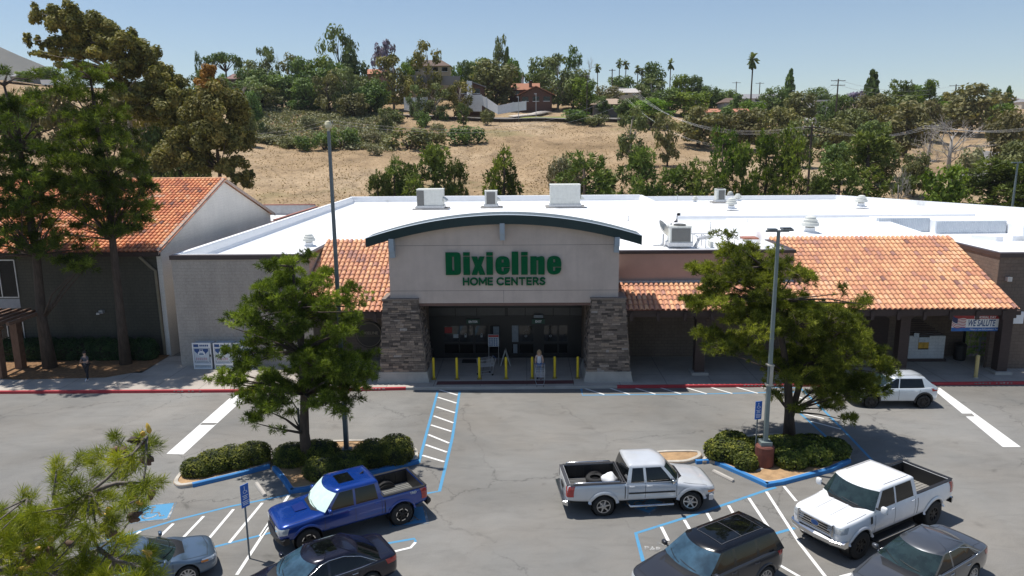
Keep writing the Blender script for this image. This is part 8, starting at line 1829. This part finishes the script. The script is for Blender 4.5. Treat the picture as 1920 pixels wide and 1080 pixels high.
# scale palms so their heads keep a natural size
for o in bpy.data.objects:
    if o.name.startswith('palm_tree'): h = o.scale[2]; o.scale = (max(13, h*.8),)*2+(h,)
for u, vt, w, wh in ((1218, 196, 40, 'left of two on the hill road verge'), (1236, 198, 46, 'right of two on the hill road verge')):
    p = A(u, vt, 205); z0 = terr(p.x, 205); t = thing('palm_tree', 'short bushy palm '+wh, 'palm', (p.x, 205, z0)); r = random.Random(u); c = MB(); h = p.z-z0
    b = MB(); b.tube([(p.x, 205, z0), (p.x, 205, z0+h*.45)], [.4, .3], 8); b.build('trunk', M['bark'], t)
    for i in range(46):
        a = r.uniform(0, 6.28); e = r.uniform(-.1, 1.3); L = 3.2; P0 = Vector((p.x, 205, z0+h*.5)); d = Vector((cos(a)*cos(e), sin(a)*cos(e), sin(e))); s_ = d.cross(Vector((0, 0, 1))).normalized()*.3; c.cr = r.random(); q = [P0+d*L*t_+Vector((0, 0, -1.1*t_*t_)) for t_ in (0, .4, .75, 1)]; bb = len(c.v); c.v.extend([tuple(x) for x in (q[0], q[1]-s_, q[2]-s_, q[3], q[2]+s_, q[1]+s_)]); c.af((bb, bb+1, bb+2, bb+3, bb+4, bb+5))
    c.build('crown', M['palm'], t)
# two special trees of the left slope, shaped after their own masses
def massed(name, label, trunk, lobes, Y, leafm, bark, seed, s=.3, dens=1., depth=5, r0=.4, lobes2=None, leafm2=None):
    r = random.Random(seed); ppm = FPX/Y; base = A(*trunk[0], Y); base.z = terr(base.x, Y); t = thing(name, label, 'tree', tuple(base)); tb = MB(); P_ = [base]+[A(u, v, Y) for u, v in trunk[1:]]; K = len(P_); tb.tube(P_, [r0*(1-.75*i/(K-1)) for i in range(K)], 8)
    for LL, lm, nm in ((lobes, leafm, 'crown'), (lobes2, leafm2, 'crown_tip')):
        if not LL: continue
        c = MB()
        for (u, v, ru, rv) in LL:
            c0 = A(u, v, Y); j = min(range(K), key=lambda i: (P_[i]-c0).length+(0 if P_[i].z < c0.z else 6))
            for k_ in range(3):
                cc = c0+Vector((0, (k_-1)*depth*.6+r.uniform(-1, 1), 0)); limbs(tb, P_[j], [cc], .12, r)
                for q in range(5): d = rdir(r); p = cc+Vector((d.x*ru/ppm*.6, d.y*ru/ppm*.6, d.z*rv/ppm*.6)); clump(c, p, (ru/ppm*.5, ru/ppm*.5, rv/ppm*.5), int(dens*ru*rv/ppm/ppm*26)+10, s, r, asp=2.1)
        c.build(nm, M[lm], t)
    tb.build('trunk', M[bark], t, True); return t
EL = [(92, 30, 12, 22), (124, 42, 24, 24), (155, 36, 20, 28), (188, 52, 26, 26), (222, 62, 18, 18), (250, 88, 26, 24), (280, 112, 20, 28), (298, 138, 20, 22), (72, 80, 8, 14), (100, 104, 22, 9), (130, 88, 22, 18), (165, 92, 26, 20), (205, 98, 30, 20), (245, 130, 30, 20), (300, 165, 32, 18), (325, 155, 18, 16), (150, 124, 26, 8), (195, 140, 22, 10), (270, 185, 30, 16), (340, 185, 24, 20), (150, 60, 30, 24), (210, 75, 24, 18), (235, 165, 26, 16), (285, 172, 30, 18), (320, 205, 30, 22), (275, 215, 30, 20), (340, 225, 26, 22), (245, 200, 18, 12)]
massed('eucalyptus_tree', 'largest leaning eucalyptus with pale trunk rising over the orange roof', [(243, 300), (243, 225), (232, 175), (205, 130), (180, 85), (160, 50)], EL, 112, 'eucb', 'barkp', 31, .27, 2.2, 4, .45)
ER = [(404, 172, 28, 26), (432, 200, 30, 34), (374, 212, 30, 30), (404, 250, 46, 32), (440, 262, 28, 28), (432, 312, 24, 20), (455, 338, 14, 20), (350, 268, 32, 30), (318, 290, 30, 30), (370, 300, 30, 26)]
massed('eucalyptus_tree', 'bushy eucalyptus with an orange tip right of the orange roof ridge', [(410, 400), (412, 320), (405, 260), (395, 190), (390, 140)], ER, 96, 'eucb', 'bark', 33, .25, 2.0, 3.5, .3, [(390, 136, 10, 16), (396, 158, 14, 12)], 'rustx')
# ------------------------------------------------------------------ scattered low scrub and field stones
r = random.Random(77); b = MB()
for i in range(2000):
    u = r.uniform(440, 1300) if r.random() < .5 else r.uniform(0, 1900); Y = r.uniform(110, 240)
    if i > 900: u = r.uniform(430, 760); Y = r.uniform(176, 232); p = A(u, 300, Y); x = p.x; z = terr(x, Y)
    dn = noise.noise(Vector((x*.02, Y*.02, 9)))
    if not (u < 740 and Y > 170) and r.random() > .25+dn*.6: continue
    big = 1. if (u < 740 and Y > 170) else .35
    for k_ in range(int(5+16*big)): q = Vector((x, Y, z+.1))+Vector((r.gauss(0, .8), r.gauss(0, .8), r.uniform(0, .8)))*big; b.cr = r.random(); leaf(b, q, (rdir(r)+Vector((0, 0, .6))).normalized(), .45*(.5+big*.5), r)
o = struct(b, 'scrub', M['greyscrub']); o['kind'] = 'stuff'
b = MB()
for i in range(26000):
    Y = 96+(r.random()**1.2)*135; u = r.uniform(440, 1250) if r.random() < .8 else r.uniform(1250, 1700); p = A(u, 300, Y); x = p.x
    if noise.noise(Vector((x*.05, Y*.05, 3)))+r.uniform(-.4, .4) < -.05: continue
    z = terr(x, Y); hh = r.uniform(.08, .28); b.cr = r.random(); w = r.uniform(.08, .2); a = r.uniform(0, 3.14); bb = len(b.v)
    b.v.extend([(x-w*cos(a), Y-w*sin(a), z), (x+w*cos(a), Y+w*sin(a), z), (x+r.uniform(-.15, .15), Y, z+hh)]); b.af((bb, bb+1, bb+2))
o = struct(b, 'dry_grass', leafmat('dry_grass_blades', (.26, .18, .10), (.38, .27, .16), (.50, .38, .25), .3)); o['kind'] = 'stuff'
# ------------------------------------------------------------------ houses on the hill
def hcol(n, c, **k_): return pmat(n, c, .85, var=.1, **k_)
def house(name, label, u0, u1, v0, v1, Y, wall, roof, d=9., roofk='hip', ov=.5, wins=(), chim=None, cat='house', roofh=None, nwin=3):
    a, c_ = A(u0, v1, Y), A(u1, v0, Y); x0, x1 = a.x, c_.x; z0 = min(terr(x0, Y), terr(x1, Y), a.z)-1.5; zt = c_.z; rh = roofh if roofh is not None else (zt-a.z)*.35; ze = zt-rh
    t = thing(name, label, cat, ((x0+x1)/2, Y, z0)); b = MB(); b.box(x0, Y, z0, x1, Y+d, ze)
    if roofk == 'gable': b.prismy([(x0, ze), (x1, ze), ((x0+x1)/2, zt-.15)], Y, Y+d)
    wo_ = b.build('wall', wall, t); b = MB()
    if roofk == 'hip':
        ym = Y+d/2; i = min((x1-x0)*.25, d*.45); P_ = [(x0-ov, Y-ov, ze-.05), (x1+ov, Y-ov, ze-.05), (x1+ov, Y+d+ov, ze-.05), (x0-ov, Y+d+ov, ze-.05), (x0+i, ym, zt), (x1-i, ym, zt)]
        bb = len(b.v); [b.av(p) for p in P_]; [b.af([bb+k_ for k_ in f]) for f in ((0, 1, 5, 4), (1, 2, 5), (2, 3, 4, 5), (3, 0, 4), (0, 3, 2, 1))]
    elif roofk == 'side':
        ym = Y+d/2; pr = [(Y-ov, ze-.05), (Y+d+ov, ze-.05), (ym, zt)]; bb = len(b.v)
        for x in (x0-ov, x1+ov): [b.av((x, y, z)) for y, z in pr]
        [b.af([bb+k_ for k_ in f]) for f in ((0, 3, 5, 2), (1, 2, 5, 4), (0, 1, 4, 3), (0, 2, 1), (3, 4, 5))]
    elif roofk == 'gable':
        xm = (x0+x1)/2
        for (xa, za, xb, zb_) in ((x0-ov, ze-.1, xm, zt), (xm, zt, x1+ov, ze-.1)): bb = len(b.v); [b.av(p) for p in ((xa, Y-ov, za), (xb, Y-ov, zb_), (xb, Y+d, zb_), (xa, Y+d, za), (xa, Y-ov, za+.22), (xb, Y-ov, zb_+.22), (xb, Y+d, zb_+.22), (xa, Y+d, za+.22))]; [b.af([bb+k_ for k_ in f]) for f in ((0, 1, 5, 4), (1, 2, 6, 5), (2, 3, 7, 6), (3, 0, 4, 7), (4, 5, 6, 7), (0, 3, 2, 1))]
    else: b.box(x0-ov*.4, Y-ov*.4, ze, x1+ov*.4, Y+d, ze+.3)
    ro = b.build('roof', roof, t)
    for i in range(nwin):
        xx = x0+(x1-x0)*(i+.5)/nwin; w = min(1., (x1-x0)/nwin*.3); zz = max(a.z, ze-2.5); f = MB(); f.box(xx-w, Y-.05, zz+.6, xx+w, Y-.01, min(ze-.35, zz+2.)); wi_ = f.build('window', M['winglass'], t); f = MB(); f.box(xx-w-.1, Y-.08, zz+.5, xx+w+.1, Y-.052, zz+.62); f.build('window_sill', M['white'], wi_)
    if chim: b = MB(); xx = x0+(x1-x0)*chim[0]; b.box(xx-.5, Y+1, ze, xx+.5, Y+2, zt+chim[1]); b.build('chimney', wall, ro)
    return t, (x0, x1, z0, ze, zt)
BE = hcol('beige_render', (.46, .38, .27)); BRR = hcol('brown_roof', (.13, .085, .065)); RED = hcol('red_tiles', (.42, .18, .11)); WH = hcol('white_render', (.74, .74, .74)); BRW = hcol('brown_siding', (.095, .048, .036)); ORR = hcol('rust_shingle', (.33, .145, .085)); TAN = hcol('tan_roof', (.36, .27, .20)); GYR = hcol('grey_roof', (.24, .24, .25)); CRM = hcol('cream_wall', (.55, .50, .42))
house('hill_house', 'beige two storey house with brown hip roof on the ridge', 772, 842, 109, 150, 268, BE, BRR, 11, 'hip', .7, nwin=4)
house('hill_house', 'low red tiled house left of the lilac tree', 688, 722, 127, 142, 262, hcol('salmon_wall', (.40, .24, .18)), RED, 9, 'side', .6, nwin=2, roofh=2.)
t, _ = house('hill_house', 'white and brown house with a broad white chimney', 857, 906, 153, 196, 234, BRW, GYR, 8, 'gable', .8, nwin=2, roofh=1.6)
a, c_ = A(876, 197, 233.3), A(885, 154, 233.3); b = MB(); b.box(a.x, 232.8, a.z, c_.x, 233.9, c_.z+.3); b.build('chimney_breast', WH, t); a, c_ = A(872, 197, 233), A(903, 178, 233); b = MB(); b.box(a.x, 231.5, a.z-2, c_.x, 233.99, c_.z); b.build('white_annex', WH, t)
def wallthing(name, label, pts, Y0, mt, th=.3, cat='wall'):
    """pts: (u, v top, v bottom, Y)"""
    P_ = [(A(u, vt, Y), A(u, vb, Y)) for u, vt, vb, Y in pts]; base = P_[0][1]; t = thing(name, label, cat, tuple(base)); b = MB()
    for (a, a2), (c_, c2) in zip(P_, P_[1:]):
        bb = len(b.v); [b.av(p) for p in ((a2.x, a2.y, a2.z-1.), (c2.x, c2.y, c2.z-1.), (c_.x, c_.y, c_.z), (a.x, a.y, a.z), (a2.x, a2.y+th, a2.z-1.), (c2.x, c2.y+th, c2.z-1.), (c_.x, c_.y+th, c_.z), (a.x, a.y+th, a.z))]; [b.af([bb+k_ for k_ in f]) for f in ((0, 1, 2, 3), (4, 7, 6, 5), (3, 2, 6, 7), (0, 3, 7, 4), (1, 5, 6, 2))]
    b.build('panel', mt, t); b = MB()
    for (a, a2) in P_: b.box(a.x-.15, a.y-.12, a2.z-1, a.x+.15, a.y+th+.1, a.z+.15)
    b.build('post', mt, t); return t
wallthing('white_wall', 'square white wall panels left of the white chimney house', [(758, 183, 200, 226), (800, 182, 206, 226), (801, 182, 212, 227), (768, 195, 212, 223)], 0, WH)
wallthing('white_fence', 'white stepped fence running down beside the brown house', [(902, 178, 190, 230), (912, 183, 196, 229), (934, 198, 208, 226), (962, 192, 203, 228), (986, 190, 200, 231)], 0, WH, cat='fence')
wallthing('retaining_wall', 'long grey retaining wall under the beige ridge house', [(755, 141, 152, 250), (800, 141, 152, 250), (862, 143, 155, 250)], 0, hcol('grey_block_wall', (.24, .23, .22)))
t, q = house('hill_house', 'dark brown timber house with rust coloured gable roof', 975, 1035, 162, 201, 240, BRW, ORR, 12, 'gable', .9, nwin=3, roofh=2.6)
house('hill_house', 'low wing with rust roof left of the brown gable', 955, 1008, 154, 180, 252, BRW, ORR, 9, 'side', .8, nwin=2, chim=(.75, .6), roofh=2.4)
house('hill_house', 'small white box shaped house above the rust roof', 956, 982, 136, 152, 268, WH, hcol('pale_flat_roof', (.5, .48, .44)), 7, 'flat', .4, nwin=1, roofh=.3)
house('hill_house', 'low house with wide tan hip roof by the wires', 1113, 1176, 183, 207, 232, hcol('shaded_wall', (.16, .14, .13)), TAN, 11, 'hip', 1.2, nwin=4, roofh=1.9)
house('hill_house', 'pale roofed house half hidden where the wires gather', 1142, 1202, 164, 182, 255, CRM, hcol('pale_roof', (.45, .42, .40)), 9, 'side', .6, nwin=3, roofh=1.6)
house('hill_house', 'cream house with brown gable left of the tall palm', 1298, 1322, 178, 196, 255, CRM, BRR, 8, 'gable', .6, nwin=1, roofh=1.4)
house('hill_house', 'grey blue house with brown roof left of the tall palm foot', 1358, 1396, 182, 198, 250, hcol('blue_grey_wall', (.32, .35, .38)), BRR, 9, 'hip', .7, nwin=3, roofh=1.6)
house('hill_house', 'large pale gabled house behind the tall palm', 1372, 1470, 174, 194, 300, hcol('pale_grey_wall', (.50, .50, .50)), GYR, 12, 'side', .6, nwin=5, roofh=2.0)
house('hill_house', 'small terracotta roof deep in the brown wood', 1330, 1352, 203, 214, 215, CRM, RED, 6, 'side', .5, nwin=1, roofh=1.0)
house('hill_house', 'pale orange roof below the tall palm', 1378, 1404, 203, 212, 222, CRM, RED, 6, 'side', .5, nwin=1, roofh=1.0)
house('hill_house', 'house with a long white flat roof on the right skyline', 1527, 1576, 186, 202, 262, hcol('grey_white_wall', (.55, .56, .58)), WH, 9, 'flat', .8, nwin=4, roofh=.5)
house('hill_house', 'grey gabled house at the far left ridge', 20, 60, 131, 150, 250, GYR, GYR, 10, 'side', .6, nwin=1, roofh=2.)
house('hill_house', 'house with plum brown roof under the umbrella pine', 424, 447, 136, 152, 255, BRW, hcol('plum_roof', (.22, .13, .12)), 8, 'hip', .6, nwin=1, roofh=2.)
house('hill_house', 'brown house wall left of the orange topped tree', 372, 396, 151, 175, 240, hcol('plum_wall', (.20, .13, .12)), BRR, 8, 'side', .6, nwin=1, roofh=1.5)
for i, (u, v, Y) in enumerate(((1668, 186, 700), (1770, 188, 560), (1790, 189, 640), (1872, 187, 520), (1905, 185, 600), (1925, 189, 500))):
    a = A(u, v, Y); house('distant_house', ['tiny pale house far off between the skyline pines', 'tiny pale house far off left of the skyline dome', 'second tiny house far off left of the skyline dome', 'tiny house far off right of the skyline dome', 'tiny house far off beyond the small conifer', 'tiny house at the extreme right horizon'][i], u-9, u+9, v-4, v+6, Y, CRM, GYR, 9, 'hip', .6, nwin=1, roofh=2.)
# hill road, guard rail, drive
def ribbon(name, pts, w, mt, dz=.12):
    b = MB(); P_ = []
    for (u, Y) in pts: p = A(u, 250, Y); P_.append(Vector((p.x, Y, 0)))
    Q = []
    for a, c_ in zip(P_, P_[1:]): Q += [a.lerp(c_, i/8) for i in range(8)]
    Q.append(P_[-1])
    for i in range(len(Q)-1):
        a, c_ = Q[i], Q[i+1]; d = (c_-a).normalized(); n = Vector((-d.y, d.x, 0))*w/2
        b.poly([(p.x, p.y, max(terr(p.x, p.y), terr(a.x, a.y))+dz) for p in (a-n, c_-n, c_+n, a+n)])
    return struct(b, name, mt)
HR = pmat('hill_asphalt', (.20, .19, .18), .9, var=.1)
ribbon('hill_road', [(440, 240), (560, 239), (640, 236), (720, 231), (800, 228), (900, 226), (1000, 226), (1100, 226), (1180, 226), (1230, 222)], 6.5, HR, .25)
ribbon('driveway', [(960, 229), (1000, 233), (1025, 238)], 5, pmat('pale_concrete_drive', (.5, .46, .42), .9), .35); ribbon('ridge_road', [(20, 233), (100, 233), (240, 232), (330, 225), (392, 218)], 5, pmat('pale_track', (.52, .44, .36), .9), .3)
ribbon('valley_road', [(1838, 128), (1846, 150), (1862, 180), (1870, 210)], 7, HR, .3)
t = thing('guard_rail', 'dark rail fence along the edge of the upper hill road', 'guard rail', tuple(A(900, 215, 222))); b = MB(); pts = []
for i in range(49): u = 735+i*9.6; p = A(u, 215, 222.2); z = terr(p.x, 222.2); pts.append(Vector((p.x, 222.2, z+1.0)))
b.tube(pts, .11, 4); b.tube([p-Vector((0, 0, .45)) for p in pts], .08, 4); b.build('rail', pmat('dark_rail_wood', (.06, .05, .045), .8), t)
for i in range(0, 49, 3): b = MB(); p = pts[i]; b.box(p.x-.1, p.y-.1, p.z-1.6, p.x+.1, p.y+.1, p.z+.12); b.build('post', M['wood'], t)
ln = MB(); P_ = [A(u, 230, Y) for u, Y in ((960, 224.5), (1065, 224.5), (1060, 229), (985, 229))]
ln.poly([(p.x, p.y, terr(p.x, p.y)+.5) for p in P_]); struct(ln, 'lawn', pmat('rough_lawn', (.20, .23, .05), .95, var=.3, vs=.5))
# ------------------------------------------------------------------ utility poles and wires
WD = pmat('pole_timber', (.075, .058, .048), .9, var=.2); TIP = {}
def upole(key, u, vt, vb, Y, label, arms=1, w=2.2, r0=.16):
    a = A(u, vt, Y); z0 = min(terr(a.x, Y), A(u, vb, Y).z); t = thing('utility_pole', label, 'utility pole', (a.x, Y, z0)); b = MB(); b.tube([(a.x, Y, z0-.5), (a.x, Y, a.z)], [r0*1.25, r0*.8], 7); b.build('shaft', WD, t)
    for i in range(arms):
        z = a.z-.5-i*1.3; b = MB(); b.box(a.x-w/2, Y-.09, z-.08, a.x+w/2, Y+.09, z+.08); c_ = b.build('cross_arm', WD, t); b = MB()
        for k_ in range(4): x = a.x-w/2+.12+k_*(w-.24)/3; b.lathe([(.05, 0), (.07, .08), (.03, .2)], (x, Y, z+.081), 6)
        b.build('insulators', M['galv'], c_)
    TIP[key] = a; return a
upole('a', 1572, 148, 215, 225, 'skyline pole with one cross arm above the long white roof', 2, 4.2, .22); upole('b', 1793, 158, 188, 270, 'skyline pole left of the big skyline dome', 1, 4.6, .22); upole('c', 1621, 165, 185, 320, 'small distant pole between skyline pole and dark conifer', 2, 3.4, .2)
upole('d', 1523, 233, 330, 118, 'near pole among the dark pines behind the right roof', 2, 2.6, .17); upole('e', 1748, 232, 300, 140, 'dark pole right of the broad rusty dome', 2, 2.8, .17); upole('f', 1148, 129, 170, 258, 'pole on the skyline left of the palm pair', 1, 2.2, .2)
upole('g', 1101, 140, 225, 222, 'tall pole rising beside the low tan roof', 1, 1.6, .16); upole('h', 617, 224, 330, 108, 'thin dark timber pole right behind the left light pole', 1, 1.2, .13); upole('i', 1425, 154, 175, 330, 'faint pole just right of the tall palm', 1, 3.6, .2); upole('j', 1381, 153, 172, 335, 'faint pole left of the tall palm', 1, 3.6, .2); upole('k', 1285, 160, 195, 235, 'slim pole under the bright tree right of the thick palm', 0, 1, .14)
upole('l', 1472+31, 172, 190, 300, 'thin bare mast right of the greyish conifer', 0, 1, .16)
WR = pmat('wire_metal', (.36, .36, .37), .5, .4, var=0); WR2 = pmat('wire_pale', (.62, .62, .62), .4, .3, var=0)
def wire(p, q, sag, rad, label, mt, n=26, grp='overhead wires'):
    p, q = Vector(p), Vector(q); b = MB(); b.tube([p.lerp(q, i/n)+Vector((0, 0, -4*sag*(i/n)*(1-i/n))) for i in range(n+1)], rad, 3, cap=False)
    return top_mesh(b, 'overhead_wire', mt, label, 'wire', tuple(p), grp)
a = A(1165, 162, 236); D_ = TIP['d']
S_ = [(1172, 165), (1177, 165), (1183, 166), (1189, 167), (1170, 182), (1176, 184)]; E_ = [(1513, 236), (1519, 236), (1526, 237), (1532, 237), (1508, 262), (1514, 264)]
for i, ((u, v), (u2, v2)) in enumerate(zip(S_, E_)):
    wire(A(u, v, 190), A(u2, v2, 118), 4.2+.25*i, .011, f'pale sagging wire from the hill to the near pole, {["uppermost", "second", "third", "fourth", "fifth", "lowest"][i]} of six', WR2)
for i, ((u, v), (u2, v2)) in enumerate(zip([(1101, 141), (1103, 145), (1104, 156)], S_[:3])): wire(A(u, v, 222), A(u2, v2, 190), .8, .011, 'short wire between the tall pole and the gathering point, '+['top', 'middle', 'lowest'][i]+' of three', WR2, 10)
for i, (v0, v1) in enumerate(((251, 225), (258, 232))): wire(A(478, v0, 150), A(617, v1, 108), .4, .018, ['upper', 'lower'][i]+' wire rising to the thin pole behind the left light pole', WR, 10); wire(A(617, v1, 108), A(1178, [166, 190][i], 236), [5.5, 4.5][i], .02, ['upper', 'lower'][i]+' long thin wire crossing the hillside right of the thin pole', WR)
for i, dx in enumerate((-1.1, 0, 1.1)): wire(TIP['d']+Vector((dx, 0, -.3)), TIP['e']+Vector((dx, 0, -.3)), 1.8, .015, 'wire between the near pole and the dark pole, '+['left', 'middle', 'right'][i]+' of three', WR2, 14); wire(TIP['e']+Vector((dx, 0, -.3)), A(1990, 228+i*3, 120), 1.2, .015, 'wire leaving the dark pole to the right edge, '+['left', 'middle', 'right'][i]+' of three', WR2, 12)
for i, z in enumerate((-.3, -1.7)): wire(TIP['a']+Vector((0, 0, z)), TIP['b']+Vector((0, 0, z)), 2.6, .035, ['upper', 'lower'][i]+' skyline wire between the two right skyline poles', WR); wire(TIP['a']+Vector((0, 0, z)), TIP['l']+Vector((0, 0, z)), 2., .035, ['upper', 'lower'][i]+' skyline wire left of the right skyline pole', WR)
# small street lamps on the hill
for u, vt, vb, wh in ((972, 182, 221, 'near the white fence'), (1005, 176, 221, 'below the brown gable')):
    a = A(u, vt, 224); z0 = terr(a.x, 224); t = thing('street_lamp', 'thin grey street lamp on the hill road '+wh, 'street lamp', (a.x, 224, z0)); b = MB(); b.tube([(a.x, 224, z0), (a.x, 224, a.z)], .1, 6); b.build('post', M['galv'], t); b = MB(); b.box(a.x-.5, 223.8, a.z-.1, a.x+.2, 224.2, a.z+.15); b.build('lamp_head', M['galv'], t)
# haze over the valley
hz = MB(); hz.box(-3150, -420, -3, 3150, 3350, 420); hz.f = [f for f in hz.f]
hm = bpy.data.materials.new('haze'); hm.use_nodes = True; ht = hm.node_tree; ht.nodes.clear(); ho = ht.nodes.new('ShaderNodeOutputMaterial'); hv = ht.nodes.new('ShaderNodeVolumePrincipled'); hv.inputs['Color'].default_value = (.90, .95, 1, 1); hv.inputs['Density'].default_value = .00008; ht.links.new(hv.outputs[0], ho.inputs['Volume'])
HAZE = struct(hz, 'haze', hm); HAZE['kind'] = 'stuff'
